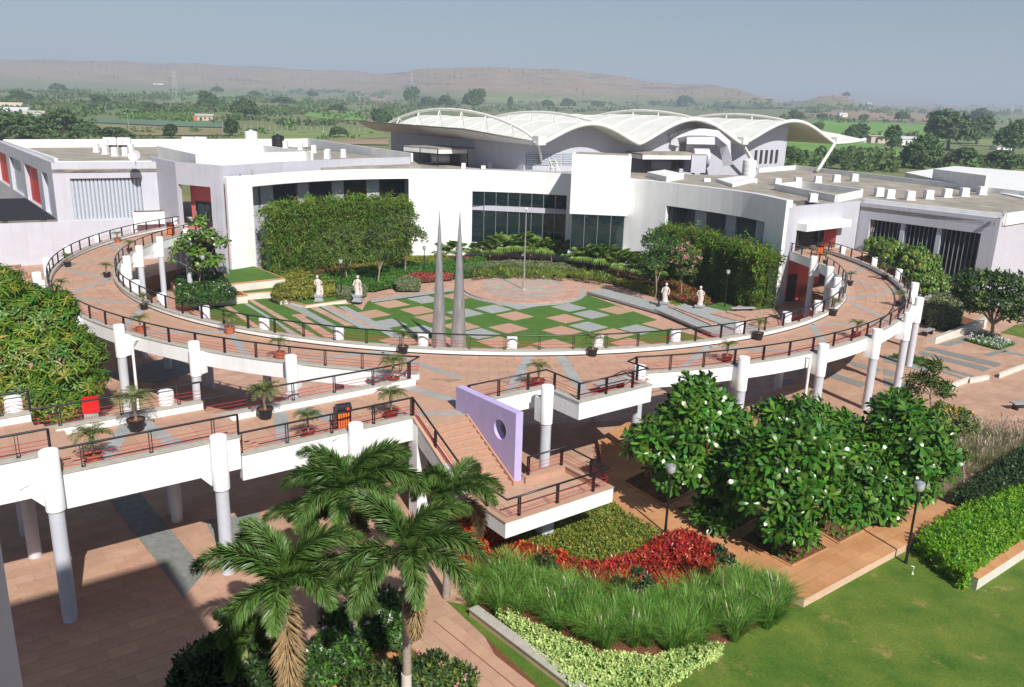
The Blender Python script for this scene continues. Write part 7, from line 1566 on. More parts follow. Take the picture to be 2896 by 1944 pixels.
# cream ground cover in front of the grass
bed('cream_ground_cover', [(1405, 1735), (1440, 1735), (1560, 1795), (1700, 1850), (1850, 1862), (1990, 1822), (2043, 1825), (2035, 1850), (1900, 1925), (1840, 1975), (1640, 1975), (1600, 1925), (1480, 1815)], .2, .02, .28, ROS['small'], LM['cream'], 150, size=(.55, .95), bodym='green', lump=.35)
# low stone wall beside it
t = thing('low_wall', (*at2(1480, 1840, .3), 0), 'low stone wall with weathered grey top beside the cream ground cover', 'wall')
A_, B_ = np.array(at2(1338, 1716, .3)), np.array(at2(1645, 1946, .3)); e = (B_ - A_) / np.linalg.norm(B_ - A_); n_ = np.array([-e[1], e[0]]); B_ = B_ + e * 4
for k in range(6): a, b = A_ + (B_ - A_) * k / 6, A_ + (B_ - A_) * (k + 1) / 6 - e * .01; mb = MB(); mb.prism([tuple(a - n_ * .2), tuple(b - n_ * .2), tuple(b + n_ * .2), tuple(a + n_ * .2)], .24, .3); mb.build('coping_stone', M['concrete'], t)
mb = MB(); mb.prism([tuple(A_ - n_ * .17), tuple(B_ - n_ * .17), tuple(B_ + n_ * .17), tuple(A_ + n_ * .17)], 0, .238); mb.build('wall_body', M['peach'], t)
# tan paved path at the bottom centre with slabs
tp = thing('garden_path', (*at2(1330, 1880, .12), 0), 'tan stone path with a raised edge between the palms and the grass strip', 'path')
ux, vx = e, -n_
P0 = np.array(at2(1262, 1745, .12)); 
mb = MB(); mb.prism([tuple(P0), tuple(P0 + ux * 9), tuple(P0 + ux * 9 + vx * 1.9), tuple(P0 + vx * 1.9)], 0, .10); mb.build('path_body', M['orange'], tp)
k_ = 0
for i in range(15):
    for j in range(4):
        c = P0 + ux * (.3 + i * .6) + vx * (.25 + j * .46); mb = MB(); a_ = math.degrees(math.atan2(ux[1], ux[0])); mb.box(c, .59, .45, .10, .125 + (.05 if j == 0 else 0), a_); mb.build('paving_slab', M['stoneo'], tp)
zone('soil', [(640, 1900), (850, 1790), (1060, 1740), (1180, 1790), (1330, 1930), (1450, 2150), (700, 2250)], .009, M['soil'])
zone('path', [(1010, 1800), (1060, 1790), (1220, 1930), (1130, 1960)], .03, M['orangep2']); zone('path', [(1180, 1850), (930, 1940), (960, 1975), (1240, 1880)], .034, M['orangep2'])
# rose and shrub beds between the palms
def shrub(name, blobs, n, label, m, flowers=None, base='small', size=(.8, 1.4)):
    B = [(*at2(x, y, z), z, r, r, rz) for x, y, z, r, rz in blobs]; t = thing(name, (B[0][0], B[0][1], 0), label, 'shrub'); mb = MB()
    for b in B: mb.tube([(b[0], b[1], 0), (b[0] + .1, b[1], b[2])], [.03, .015], 5); mb.tube([(b[0], b[1], 0), (b[0] - .25, b[1] + .1, b[2])], [.03, .012], 5)
    mb.build('stems', M['bark'], t); P, D = crown_pts(B, n, .5, zmin=.02); foliage('leaves', ROS[base], P, D, m, t, size, .5)
    if flowers: P, D = crown_pts(B, flowers[1], .05, zmin=.1); tag(foliage('flowers', ROS['tiny'], P, D, flowers[0], t, (flowers[2], flowers[2] * 1.4), .5), kind='stuff')
shrub('flowering_shrub', [(1080, 1720, .5, .9, .6), (1040, 1790, .4, .8, .5), (1120, 1790, .5, .8, .5), (980, 1760, .4, .8, .5)], 1300, 'dark shrubs dotted with white flowers between the two palm trunks', [LM['dark'], LM['green']], (LM['flowerw'], 45, 1.1))
shrub('rose_shrub', [(1210, 1910, .5, .9, .55), (1120, 1930, .4, .9, .5), (1290, 1930, .4, .7, .5), (1040, 1950, .4, .8, .5)], 1300, 'reddish green rose bush at the bottom, right of the limewashed trunk', [LM['dark'], LM['tree']], (LM['flowerp'], 16, 1.2))
shrub('flowering_shrub', [(930, 1840, .5, .8, .5), (880, 1900, .4, .8, .5), (1000, 1880, .4, .6, .4)], 900, 'low dark shrubs with few white flowers beside the front palm trunk', [LM['dark'], LM['green']], (LM['flowerw'], 22, 1.0))
shrub('dark_shrub', [(600, 1900, .6, 1.2, .9), (700, 1930, .7, 1.1, .9), (560, 1960, .5, 1.0, .8), (780, 1950, .6, .9, .8)], 2200, 'black green shrub mass in shade at the bottom left of the palms', LM['dark'])

# ------------------------------------------------------------------ foxtail palms
FX = [frond(2.9, 600, .62, .031, 1.15, 60 + k, True, lift=.95) for k in range(3)]
FXME = [tri_mesh('frond', V_, F_, LM['palm']) for V_, F_ in FX]
FXDEAD = tri_mesh('frond', FX[1][0], FX[1][1], M['deadleaf'])
def foxtail(px, py, hd_, crown_px, n, label, s=1., white=.9, shaft=1.2, lifts=None):
    """foot pixel on the ground, crown centre pixel fixes the height"""
    if px is not None: x, y = at2(px, py, 0)
    z = hz(x, y, crown_px); t = thing('foxtail_palm', (x, y, 0), label, 'palm', 'foxtail palms in the foreground')
    mb = MB(); mb.tube([(0, 0, 0), (.02, 0, z * .3), (0, 0, z - shaft)], [.15, .13, .11], 12); mb.build('trunk', M['palmbark'], t, smooth=True, local=True)
    if white: mb = MB(); mb.lathe([(.165, 0), (.15, white)], (0, 0, 0), 14); mb.build('limewash_band', M['whitetrunk'], t, smooth=True, local=True)
    mb = MB(); mb.tube([(0, 0, z - shaft), (0, 0, z - shaft * .4), (0, 0, z + .05)], [.125, .11, .06], 10); mb.build('crownshaft', M['shaft'], t, smooth=True, local=True)
    for k in range(n):
        tilt = .95 if (k == n - 1 and n > 8) else random.uniform(-.3, .42) if k < n * .7 else random.uniform(-.95, -.5)
        o = link('frond', FXDEAD if (k == n - 1 and n > 8) else FXME[k % 3], t, (0, 0, z - .02 * k), (0, tilt, 2.39996 * k + random.uniform(-.2, .2))); o.scale = (s * random.uniform(.9, 1.12),) * 3
    return t
def foxtail_at(px, crown_py, dist, n, label, s, white, footpy):
    pass
foxtail(826, 2010, 0, 1660, 11, 'foxtail palm with a pale limewashed trunk foot and green crownshaft, front one', 1.05, 2.6, 1.3)
foxtail(1150, 2010, 0, 1560, 11, 'foxtail palm with grey ringed trunk, right of the limewashed one', .98, 1.3, .8)
foxtail(1000, 1830, 0, 1385, 11, 'tall foxtail palm behind, its crown before the bridge column', .95, 0, .9)
foxtail(1262, 1690, 0, 1405, 9, 'foxtail palm whose crown hangs beside the balcony corner', .9, 0, .9)
foxtail(905, 1770, 0, 1480, 7, 'foxtail palm half hidden behind the front one', .8, 0, .8)
foxtail(700, 1985, 0, 1830, 7, 'short foxtail palm in deep shade at the lower left', .62, 0, .4)

# ------------------------------------------------------------------ right foreground hedges
bed('clipped_hedge', [(2592, 1510), (2733, 1618), (2896, 1500), (3060, 1400), (3000, 1290), (2896, 1370), (2738, 1418)], .85, .02, .85, ROS['small'], LM['bright'], 75, 'bright lime green clipped hedge at the right edge', 'hedge', size=(.6, 1.0), bodym='green', lump=.12)
bed('dark_hedge', [(2700, 1392), (2765, 1412), (2896, 1350), (3000, 1290), (2960, 1230), (2896, 1262), (2800, 1320)], 1.0, .02, 1.0, ROS['small'], LM['dark'], 60, 'dark green hedge behind the lime green one', 'hedge', size=(.8, 1.3), lump=.25)
t = thing('planter_wall', (*at2(2767, 1640, .5), 0), 'low wall with ochre stone seat top in front of the lime green hedge', 'wall')
a, b, c_, d_ = [np.array(at2(x, y, .5)) for x, y in ((2734, 1620), (2767, 1638), (2930, 1532), (2930, 1506))]
mb = MB(); mb.prism([tuple(p) for p in (a, b, c_, d_)], 0, .45); mb.build('wall_body', M['cream_wall'], t)
for k in range(4): p0, p1, q0, q1_ = b + (c_ - b) * k / 4, b + (c_ - b) * (k + .99) / 4, a + (d_ - a) * k / 4, a + (d_ - a) * (k + .99) / 4; mb = MB(); mb.prism([tuple(p0), tuple(p1), tuple(q1_), tuple(q0)], .452, .5); mb.build('coping_stone', M['orange'], t)
TW = [blades(50, .8, .014, s, 1.1) for s in (41, 42)]
grassbed('wild_grass', [(2600, 1390), (2620, 1290), (2700, 1215), (2860, 1235), (2960, 1240), (2900, 1290), (2790, 1330), (2690, 1400), (2640, 1450)], 0, .38, LM['wild'], (.8, 1.2), .9, TW)
bed('marigold_shrub', [(2620, 1185), (2650, 1150), (2730, 1170), (2770, 1205), (2720, 1225), (2640, 1220)], .4, 0, .7, ROS['mid'], LM['green'], 36, 'green shrub dotted with orange flowers beside the thin leaved tree', 'shrub', size=(.6, 1.), flowers=(LM['flowero'], 90, 1.5))
tree('young_tree', 2633, 1187, 0, [(2600, 1075, 0, .8, .5), (2650, 1090, 0, .8, .5), (2580, 1110, 0, .6, .5), (2675, 1110, 0, .5, .5), (2640, 1040, 0, .6, .4)], 130, ROS['bamboo'], [LM['wild'], LM['green']], 'thin leaved young tree with drooping sparse foliage on the right plaza edge', tr=.05, size=(1., 2.), fill=.8, fork=.7, extra=[.5, .5])
tree('young_tree', 2725, 1400, 0, [(2725, 1215, 0, .6, .8), (2715, 1290, 0, .5, .5)], 260, ROS['small'], [LM['tree'], LM['wild']], 'slim young tree standing in the wild grass at the right', tr=.045, size=(.8, 1.4), fill=.8, fork=.8, extra=[.5, .5])
for (px, py, top, lb) in ((1545, 1650, 1560, 'small sapling with a stake in the grass, left one'), (1815, 1745, 1600, 'small sapling rising from the grass, middle one'), (2040, 1720, 1540, 'small sapling at the right end of the red shrubs')):
    tree('sapling', px, py, 0, [(px - 5, top + 25, 0, .35, .3), (px + 15, top + 50, 0, .3, .25)], 40, ROS['mid'], LM['dark'], lb, group='saplings in the grass bed', tr=.025, size=(.5, .9), fill=.8, fork=.8)
for (a, b, lb) in (((2018, 1430), (2044, 1370), 'pale wooden stake under the frangipani nearest the balcony'), ((2545, 1450), (2500, 1390), 'pale wooden stake by the farthest right frangipani')):
    p = at2(*a, ZP); q = atd(*b, math.hypot(*p) - .3); t = thing('wooden_stake', (*p, ZP), lb, 'stake'); mb = MB(); mb.tube([(*p, ZP), tuple(q)], .03, 5); mb.build('pole', M['palebark'], t)
x, y = at2(2580, 1625, 0); t = thing('garden_tap', (x, y, 0), 'small white standpipe tap on the lawn by the lamp post', 'tap'); mb = MB(); mb.tube([(x, y, 0), (x + .02, y, .34), (x - .10, y, .37)], .022, 6); mb.build('pipe', M['white2'], t); mb = MB(); mb.lathe([(.05, 0), (.03, .1)], (x, y, 0), 8); mb.build('foot', M['white2'], t)

# ================================================================== BUILDING THE PHOTO IS TAKEN FROM (casts the shade at lower left)
t = thing('near_building', (-8, 8, 0), 'rough plastered blue grey wall corner at the bottom left edge', 'building')
mb = MB(); K = ray(30, 1720)[:2] / ray(30, 1720)[1] * 10.9; mb.prism([tuple(K), tuple(K - UX * 14), tuple(K - UX * 14 + np.array([2, -12.])), tuple(K + np.array([-1.2, -6.]))], 0, 15.2); mb.build('plaster_wall', M['nearwall'] if 'nearwall' in M else M['grey'], t)
K2 = np.array([.3, -1.4]); mb = MB(); mb.prism([tuple(K2), tuple(K2 - UX * 26), tuple(K2 - UX * 26 - VX * 16), tuple(K2 - VX * 16)], 0, 29.5); mb.build('tower', M['grey'], t)
# ================================================================== COUNTRYSIDE
def land_z(px, d):
    D1_ = float(np.interp(px, xs_, dh))
    if d <= .72 * D1_: return ground_z(px, d)
    t = (d / D1_ - .72) / .28; prof = t ** .85 if t < .8 else .827 + (t - .8) / .2 * .173
    yb, yr = float(np.interp(px, xs_, base_)), float(np.interp(px, xs_, ridge)); zb, zr = zat(px, yb, .72 * D1_), zat(px, yr, D1_); return zb + (zr - zb) * prof
def gpt(px, py):
    lo, hi = 122., float(np.interp(px, xs_, dh)) * .995
    f = lambda d: zat(px, py, d) - land_z(px, d)
    k = lo
    while k < hi and f(k) > 0: k *= 1.06
    if k >= hi: p = atd(px, py, hi); p[2] = land_z(px, hi); return p, hi
    lo, hi = k / 1.06, k
    for _ in range(30):
        m = (lo + hi) / 2
        if f(m) > 0: lo = m
        else: hi = m
    return atd(px, py, lo), lo
def field(name, pts, m, up=.35, h=.0):
    """field draped over the plain: polygon in photograph points, finely divided"""
    from mathutils.geometry import delaunay_2d_cdt
    P = []
    n = len(pts)
    for i in range(n):
        a, b = np.array(pts[i], float), np.array(pts[(i + 1) % n], float); k = max(1, int(np.linalg.norm(b - a) / 22))
        for j in range(k): P.append(a + (b - a) * j / k)
    inner = poly_pts(pts, 60) if n else []
    V_ = [Vector((float(p[0]), float(p[1]))) for p in P] + [Vector((float(p[0]), float(p[1]))) for p in inner]
    r_ = delaunay_2d_cdt(V_, [(i, (i + 1) % len(P)) for i in range(len(P))], [list(range(len(P)))], 1, 1e-4)
    W_ = []
    for v in r_[0]:
        g = gpt(v.x, v.y); g = g if g else gpt(v.x, v.y + 6); W_.append((g[0][0], g[0][1], g[0][2] + up + h))
    mb = MB(); mb.smooth = True; mb.add(W_, [tuple(f) for f in r_[2]]); o = mb.build(name, m); tag(o, kind='structure'); return o
M['vine'] = leafm('vineyard_leaf', (.07, .15, .02), (.12, .21, .04), .3, .02, .1, .8, .3)
for nm, pts, m in (('field', [(238, 336), (420, 339), (640, 352), (636, 363), (520, 360), (245, 347)], 'field_teal'), ('field', [(290, 262), (520, 264), (705, 272), (700, 279), (420, 276)], 'field_green'),
                   ('field', [(850, 314), (1010, 316), (1040, 330), (1030, 343), (900, 338), (862, 328)], 'field_green'), ('field', [(640, 376), (1078, 364), (1095, 392), (900, 400), (640, 398)], 'field_pale'),
                   ('field', [(190, 352), (640, 366), (640, 384), (420, 386), (180, 372)], 'field_dry'), ('field', [(880, 398), (1095, 394), (1100, 412), (900, 410)], 'field_brown'), ('field', [(1000, 255), (1110, 272), (1110, 300), (1010, 285)], 'field_brown'),
                   ('field', [(2212, 392), (2360, 392), (2560, 428), (2960, 452), (2960, 480), (2620, 470), (2350, 440), (2214, 420)], 'field_green'), ('field', [(2262, 428), (2380, 436), (2400, 452), (2268, 446)], 'field_teal'),
                   ('field', [(2300, 342), (2560, 352), (2930, 372), (2930, 392), (2560, 388), (2292, 364)], 'field_green'), ('field', [(2300, 316), (2500, 316), (2700, 324), (2730, 346), (2500, 342), (2300, 334)], 'field_brown'),
                   ('field', [(2700, 395), (2960, 405), (2960, 420), (2720, 412)], 'field_pale'), ('field', [(100, 285), (330, 292), (320, 305), (110, 300)], 'field_dry'), ('field', [(700, 300), (840, 300), (850, 318), (720, 316)], 'field_dry'), ('field', [(2280, 366), (2460, 372), (2700, 392), (2690, 402), (2440, 392), (2280, 384)], 'field_green'),
                   ('field', [(3000, 380), (4200, 420), (4200, 470), (3000, 430)], 'field_green'), ('field', [(-900, 330), (-100, 345), (-100, 365), (-900, 350)], 'field_green')):
    field(nm, pts, M[m])
# vineyard with height
vp = []
for px in np.linspace(338, 545, 70):
    for py in np.linspace(324 + (px - 338) * .02, 338 + (px - 338) * .03, 9): g = gpt(px + random.uniform(-2, 2), py + random.uniform(-1, 1)); vp.append((g[0][0], g[0][1], g[0][2] + .9))
vp = np.array(vp); tag(foliage('vineyard', ROS['far'], vp, rng.normal(0, .5, vp.shape) + np.array([0, 0, .6]), M['vine'], None, (1.0, 1.7), 0), kind='stuff')
# scrub that no one could count
SP = []
def scrub(x0, x1, y0, y1, n, s0=.8, s1=2.2, clump=None):
    for _ in range(n):
        px, py = random.uniform(x0, x1), random.uniform(y0, y1)
        if math.sin(px * .021 + py * .13) + math.sin(px * .007 - py * .21) + random.uniform(-.9, .9) < -.2: continue
        g = gpt(px, py)
        if g is None: continue
        s = random.uniform(s0, s1) * (1 + g[1] / 900)
        for k in range(random.randint(3, 7)): SP.append((g[0][0] + random.gauss(0, s * .9), g[0][1] + random.gauss(0, s * .9), g[0][2] + random.uniform(.2, 1.) * s * .8, s * .55))
scrub(-300, 1100, 258, 318, 1500); scrub(0, 860, 296, 328, 800); scrub(600, 1150, 305, 365, 240); scrub(-200, 240, 320, 395, 420, 1, 2.6); scrub(180, 1080, 366, 400, 120, .4, 1.2)
scrub(1080, 2300, 290, 318, 500); scrub(2210, 3100, 335, 350, 130); scrub(2210, 3100, 384, 398, 160); scrub(2210, 2500, 440, 485, 260, 1, 2.4); scrub(2450, 3100, 455, 490, 240, 1, 2.6); scrub(2280, 2900, 300, 330, 260)
SPA = np.array(SP); D = rng.normal(0, .6, (len(SPA), 3)) + np.array([0, 0, .7]); V_, F_ = inst(ROS['far'][0], ROS['far'][1], frames(D), SPA[:, :3], SPA[:, 3] * 1.15); tag(link('scrub', tri_mesh('scrub', V_, F_, [LM['scrub'], LM['far']], np.repeat(rng.choice(2, len(SPA), p=[.65, .35]), len(ROS['far'][1])))), kind='stuff')
# scattered bushes on the hill slopes
HP = []
for _ in range(700):
    j = random.randint(60, NCOL - 60); fr_ = random.uniform(.745, .99); k = (fr_ - .72) / .28; D_ = dh[j] * fr_; zb, zr = zat(xs_[j], base_[j], dh[j] * .72), zat(xs_[j], ridge[j], dh[j]); t_ = k; prof = t_ ** .85 if t_ < .8 else .827 + (t_ - .8) / .2 * .173
    p = atd(xs_[j], 300, D_); HP.append((p[0], p[1], zb + (zr - zb) * prof + 2, random.uniform(1.5, 4)))
HP = np.array(HP); V_, F_ = inst(ROS['far'][0], ROS['far'][1], frames(rng.normal(0, .5, (len(HP), 3)) + np.array([0, 0, 1.])), HP[:, :3], HP[:, 3]); tag(link('hill_scrub', tri_mesh('hill_scrub', V_, F_, LM['scrub'])), kind='stuff')
# trees one can tell apart
def far_tree_proto(kind, seed):
    random.seed(seed); t = thing('field_tree', (0, 0, 0), 'x', 'tree')
    if kind == 'palm':
        mb = MB(); mb.tube([(0, 0, 0), (.03, 0, .4), (0, 0, .8)], [.022, .016, .014], 5); mb.build('trunk', M['bark'], t, local=True); lst = []
        for k in range(11):
            V_, F_ = frond(.36, 26, .12, .03, 1., 90 + k); a = 2.39996 * k; c, s_ = math.cos(a), math.sin(a); lst.append((V_ @ np.array([[c, -s_, 0], [s_, c, 0], [0, 0, 1]]).T + np.array([0, 0, .8]), F_))
        V_, F_ = cat_mesh(lst); link('crown', tri_mesh('crown', V_, F_, LM['far']), t); return t
    if kind == 'round': B = [(0, 0, .50, .42, .42, .42), (.22, .1, .38, .28, .28, .32), (-.24, -.05, .36, .29, .29, .32), (.05, -.2, .66, .24, .24, .24)]
    elif kind == 'wide': B = [(0, 0, .52, .38, .38, .40), (.32, 0, .40, .30, .30, .34), (-.34, .05, .36, .30, .30, .32), (0, .2, .68, .28, .28, .24), (.12, -.25, .40, .27, .27, .32)]
    else: B = [(0, 0, .55, .2, .2, .42), (.05, .05, .3, .16, .16, .2)]
    mb = MB(); mb.tube([(0, 0, 0), (.02, 0, .35)], [.04, .025], 6); limbs(mb, (.02, 0, .33), [(b[0], b[1], b[2]) for b in B], .02); mb.build('trunk', M['bark'], t, local=True)
    P, D = crown_pts(B, 420, .35); foliage('crown', ROS['far'], P, D, LM['far'], t, (.055, .10), .5); return t
FT = {k: far_tree_proto(k, i) for i, k in enumerate(('round', 'wide', 'tall', 'palm'))}; used = set()
TREES = [(590, 318, 60, 52, 'wide', 'broad tree behind the small tan farmhouse'), (694, 340, 66, 52, 'round', 'dark round tree standing alone right of the farmhouse'), (657, 388, 38, 44, 'tall', 'light green bush tree before the left roof water tank'),
 (484, 392, 34, 34, 'tall', 'small bright tree just beyond the left roof edge'), (165, 262, 36, 20, 'round', 'tree amid the far left scrub'), (615, 266, 30, 18, 'round', 'distant tree at the edge of the pale green field'),
 (720, 278, 30, 18, 'round', 'distant tree right of the pale green field'), (885, 278, 28, 18, 'round', 'distant tree below the left hill'), (60, 290, 60, 26, 'wide', 'tree clump at the far left above the huts'),
 (1163, 300, 44, 48, 'round', 'tree directly above the left end of the wavy roof, leftmost of its row'), (1211, 306, 42, 28, 'round', 'second tree above the wavy roof'), (1262, 308, 52, 34, 'wide', 'third tree above the wavy roof'), (1342, 316, 80, 58, 'wide', 'large tree with dry patch above the wavy roof'),
 (1443, 306, 14, 28, 'tall', 'narrow dark tree above the wavy roof'), (1550, 306, 34, 20, 'round', 'small tree above the second vault'), (1607, 308, 48, 26, 'wide', 'wide tree above the second vault'), (1690, 306, 40, 18, 'round', 'tree by the left end of the tallest truss arch'), (1937, 300, 42, 26, 'round', 'tree behind the third truss arch'),
 (2133, 312, 26, 30, 'palm', 'palm in the distance behind the last truss arch, left of the pair'), (2172, 314, 26, 30, 'palm', 'palm in the distance behind the last truss arch, right of the pair'), (2250, 344, 40, 26, 'round', 'tree right of the last truss arch'),
 (2420, 402, 60, 44, 'round', 'tree beyond the right tip of the wavy roof'), (2520, 428, 40, 60, 'tall', 'slim tree among the farm houses at the right'), (2497, 462, 60, 66, 'palm', 'coconut palm in front of the farm houses'), (2680, 425, 150, 90, 'wide', 'huge dark tree, the largest on the right fields'),
 (2760, 410, 70, 66, 'round', 'dark tree overlapping the huge one on its right'), (2600, 478, 110, 80, 'wide', 'broad dark tree just beyond the right parapet'), (2720, 480, 90, 52, 'wide', 'lower tree to the right, beyond the parapet'), (2860, 450, 100, 90, 'wide', 'dark tree mass at the right edge'), (2830, 482, 80, 46, 'round', 'low tree beyond the white roof room at the right'),
 (2240, 465, 50, 44, 'round', 'tree below the slanting strut of the wavy roof'), (2380, 480, 70, 46, 'wide', 'bushy tree right of the slanting strut'), (2320, 448, 30, 30, 'round', 'small bush tree at the edge of the blue green crop'), (2550, 345, 34, 24, 'round', 'tree on the brown slope at the right'), (2640, 345, 34, 24, 'round', 'tree at the foot of the brown slope at the right'),
 (2770, 352, 50, 36, 'round', 'tree near the distant pylon'), (2680, 340, 44, 26, 'round', 'tree farther off left of the distant pylon'), (2440, 345, 26, 18, 'round', 'tree beside the small white house'), (2322, 340, 26, 16, 'round', 'bush left of the small white house'), (2310, 372, 34, 22, 'round', 'tree at the near edge of the brown slope'),
 (2393, 272, 18, 14, 'round', 'lone tree standing by the conical hill'), (60, 400, 150, 64, 'wide', 'dark green tree mass by the huts, behind the left building'), (180, 398, 110, 70, 'wide', 'dark green bushy tree right of the huts'), (250, 400, 60, 38, 'round', 'bush tree beyond the left roof'), (330, 400, 90, 34, 'wide', 'row end tree beyond the left roof'),
 (285, 300, 60, 26, 'wide', 'hazy tree in the left middle distance'), (430, 318, 60, 24, 'wide', 'low tree behind the vineyard'), (800, 300, 60, 22, 'wide', 'low tree in the centre left scrub'), (955, 320, 50, 22, 'wide', 'tree above the light green field'), (958, 390, 46, 28, 'round', 'bush by the small lamp beyond the roof'), (1080, 360, 60, 44, 'round', 'bush left of the wavy roof tip')]
for x, y, w_, h_, k, lb in TREES:
    g = gpt(x, y) or (atd(x, y, 2000), 2000)
    sc = math.hypot(g[1] * .96, 10) / FPX; W_, H_ = w_ * sc, h_ * sc; bw = {'round': .85, 'wide': 1.15, 'tall': .42, 'palm': .7}[k]; bh = {'round': .92, 'wide': .92, 'tall': .95, 'palm': .95}[k]
    if k not in used: used.add(k); o = FT[k]; o.location = tuple(g[0]); tag(o, lb)
    else: o = dup(FT[k], tuple(g[0]), label=lb)
    o.scale = (W_ / bw, W_ / bw, H_ / bh * 1.08); o.rotation_euler = (0, 0, random.uniform(0, 6)); o['group'] = 'trees in the fields beyond the campus'
# houses and huts
def house(px, py, w_, h_, m, label, roof='roofc', slope=.25, rz=12):
    g = gpt(px, py); sc = g[1] / FPX; W_, H_ = w_ * sc, h_ * sc; x, y, z = g[0]; t = thing('farm_house', (x, y, z - .5), label, 'house', None, R(rz))
    mb = MB(); mb.box((0, 0), W_, W_ * .6, 0, H_ + .5); mb.build('wall', M[m], t, local=True); mb = MB(); mb.add([(-W_ * .54, -W_ * .34, H_ + .5), (W_ * .54, -W_ * .34, H_ + .5), (W_ * .54, 0, H_ + .5 + W_ * slope * .5), (-W_ * .54, 0, H_ + .5 + W_ * slope * .5), (W_ * .54, W_ * .34, H_ + .5), (-W_ * .54, W_ * .34, H_ + .5)], [(0, 1, 2, 3), (3, 2, 4, 5), (0, 3, 5), (1, 4, 2)]); mb.build('roof', M[roof], t, local=True)
    mb = MB(); mb.box((-W_ * .2, -W_ * .3), W_ * .14, .08, 0.5, .5 + H_ * .75); mb.build('door', M['dark'], t, local=True)
    for q in (.05, .3): mb = MB(); mb.box((W_ * q, -W_ * .3), W_ * .1, .08, .5 + H_ * .35, .5 + H_ * .75); mb.build('window', M['dark'], t, local=True)
    return t
house(580, 341, 42, 11, 'ltan', 'small tan farmhouse below the broad tree at left', 'concrete'); house(2381, 331, 22, 10, 'white', 'small white house on the right slope', 'white2', .05); house(2478, 404, 52, 16, 'ltan', 'tan farm house in the right fields', 'concrete', .1); house(2562, 410, 44, 14, 'white2', 'white walled farm house with grey roof in the right fields', 'duct', .3); house(2440, 402, 30, 9, 'white2', 'low shed left of the tan farm house', 'duct', .2)
house(2830, 425, 44, 8, 'white2', 'low white shed at the far right among trees', 'roofc', .1); house(2790, 337, 30, 6, 'white2', 'distant white shed near the pylon', 'duct', .1); house(30, 320, 54, 16, 'concrete', 'ramshackle hut at the left edge, upper one', 'cream', .3); house(50, 333, 50, 14, 'sack', 'grey hut roofed with sheets at the left edge, lower one', 'duct', .4); house(100, 336, 44, 10, 'duct', 'long low hut right of the ramshackle ones', 'concrete', .4); house(450, 240, 24, 4, 'white2', 'tiny white house at the foot of the left hills', 'roofc', .1); house(2456, 297, 12, 5, 'white', 'tiny white dot of a house near the conical hill', 'white2', .1)
g = gpt(552, 342); t = thing('orange_hut', tuple(g[0]), 'small orange cabin beside the tan farmhouse', 'hut'); sc = g[1] / FPX; mb = MB(); mb.box((0, 0), 8 * sc, 6 * sc, 0, 10 * sc); mb.build('hut_body', M['orangep'], t, local=True); mb = MB(); mb.box((0, 0), 9 * sc, 7 * sc, 10 * sc, 10.6 * sc); mb.build('roof', M['duct'], t, local=True)
def street_pole(px, py, top, label, arm=True, r=.12):
    g = gpt(px, py); x, y, z = g[0]; zt = hz(x, y, top); t = thing('street_lamp', (x, y, z), label, 'street lamp', 'street lamps outside the campus'); mb = MB(); mb.tube([(x, y, z), (x, y, zt)], [r, r * .7], 6); mb.build('pole', M['steelp'], t)
    if arm: mb = MB(); mb.tube([(x, y, zt), (x - .9, y, zt + .2)], .06, 5); mb.build('arm', M['steelp'], t); mb = MB(); mb.box((x - 1.2, y), .7, .3, zt + .15, zt + .3); mb.build('lamp_head', M['white2'], t)
street_pole(366, 382, 322, 'pale street lamp beyond the left roof, left one'); street_pole(632, 393, 342, 'pale street lamp beyond the left roof, near the water tanks'); street_pole(88, 335, 298, 'street lamp beside the left huts'); street_pole(924, 395, 374, 'small lamp beyond the roof near the wavy hall'); street_pole(2768, 480, 430, 'thin mast behind the white roof room', False, .08); street_pole(42, 392, 368, 'street lamp top by the dark trees at left')
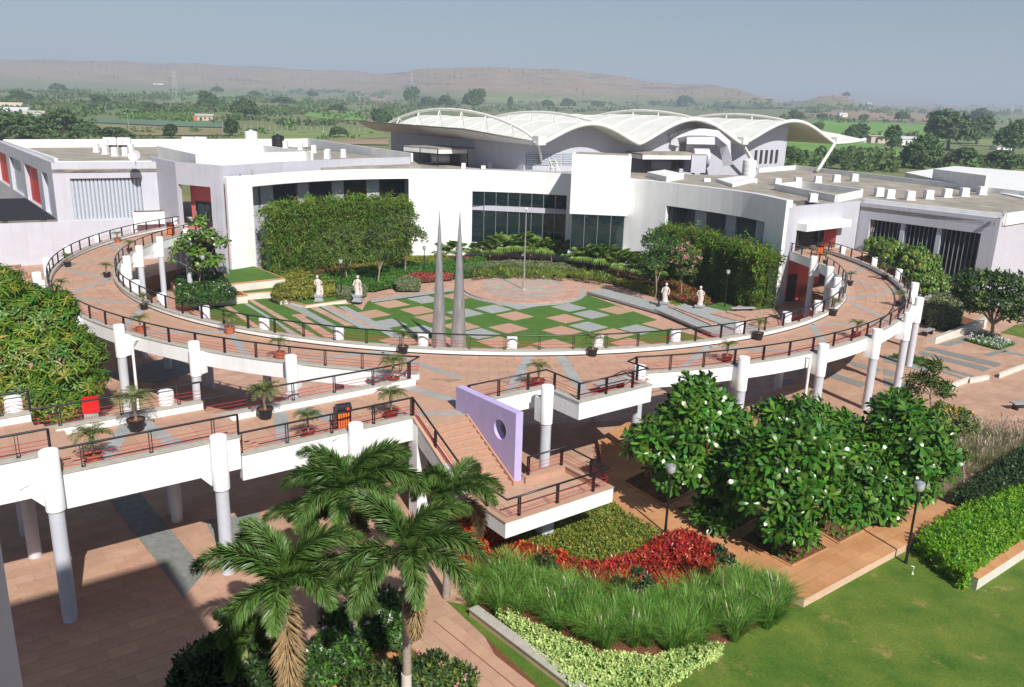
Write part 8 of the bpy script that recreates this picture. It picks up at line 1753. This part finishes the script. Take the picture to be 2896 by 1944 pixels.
for px, py, top, lb in ((1165, 300, 205, 'faint electricity pylon before the mesa'), (499, 300, 200, 'faint electricity pylon at the left'), (2855, 350, 298, 'hazy electricity pylon at the far right')):
    g = gpt(px, py); x, y, z = g[0]; zt = hz(x, y, top); H_ = zt - z; b = H_ * .10; t = thing('pylon', (x, y, z), lb, 'pylon', 'electricity pylons'); mb = MB()
    for sx, sy in ((-1, -1), (1, -1), (1, 1), (-1, 1)): mb.tube([(x + sx * b, y + sy * b, z), (x + sx * b * .15, y + sy * b * .15, zt)], .08, 4)
    for k in range(5): f = k / 6; f2 = (k + 1) / 6; mb.tube([(x - b * (1 - f * .85), y - b * (1 - f * .85), z + H_ * f), (x + b * (1 - f2 * .85), y - b * (1 - f2 * .85), z + H_ * f2)], .05, 4); mb.tube([(x + b * (1 - f * .85), y - b * (1 - f * .85), z + H_ * f), (x - b * (1 - f2 * .85), y - b * (1 - f2 * .85), z + H_ * f2)], .05, 4)
    for f in (.7, .82, .94): mb.tube([(x - b * .9, y, z + H_ * f), (x + b * .9, y, z + H_ * f)], .12, 4)
    mb.build('lattice', M['duct'], t)
# fence line of pale posts
for k in range(26):
    px = 660 + 17 * k; g = gpt(px, 366 + .3 * k); x, y, z = g[0]; t = thing('fence_post', (x, y, z), 'pale fence post in the row across the grazed field left of the wavy hall', 'fence post', 'pale fence posts across the field'); mb = MB(); mb.box((0, 0), .22, .22, 0, 2.0); mb.build('post_body', M['palebark'], t, local=True)
# ------------------------------------------------------------------ the air
mb = MB(); mb.prism([(-9500, -2600), (9500, -2600), (9500, 9600), (-9500, 9600)], -5.4, 290); hz_box = mb.build('haze', [])
vm = bpy.data.materials.new('haze_air'); vm.use_nodes = True; N = vm.node_tree.nodes; N.remove(N['Principled BSDF']); pv = N.new('ShaderNodeVolumePrincipled'); vm.node_tree.links.new(pv.outputs[0], N['Material Output'].inputs['Volume'])
pv.inputs['Color'].default_value = (.72, .84, 1, 1); pv.inputs['Density'].default_value = HAZE; pv.inputs['Anisotropy'].default_value = .0
hz_box.data.materials.append(vm); tag(hz_box, kind='stuff')
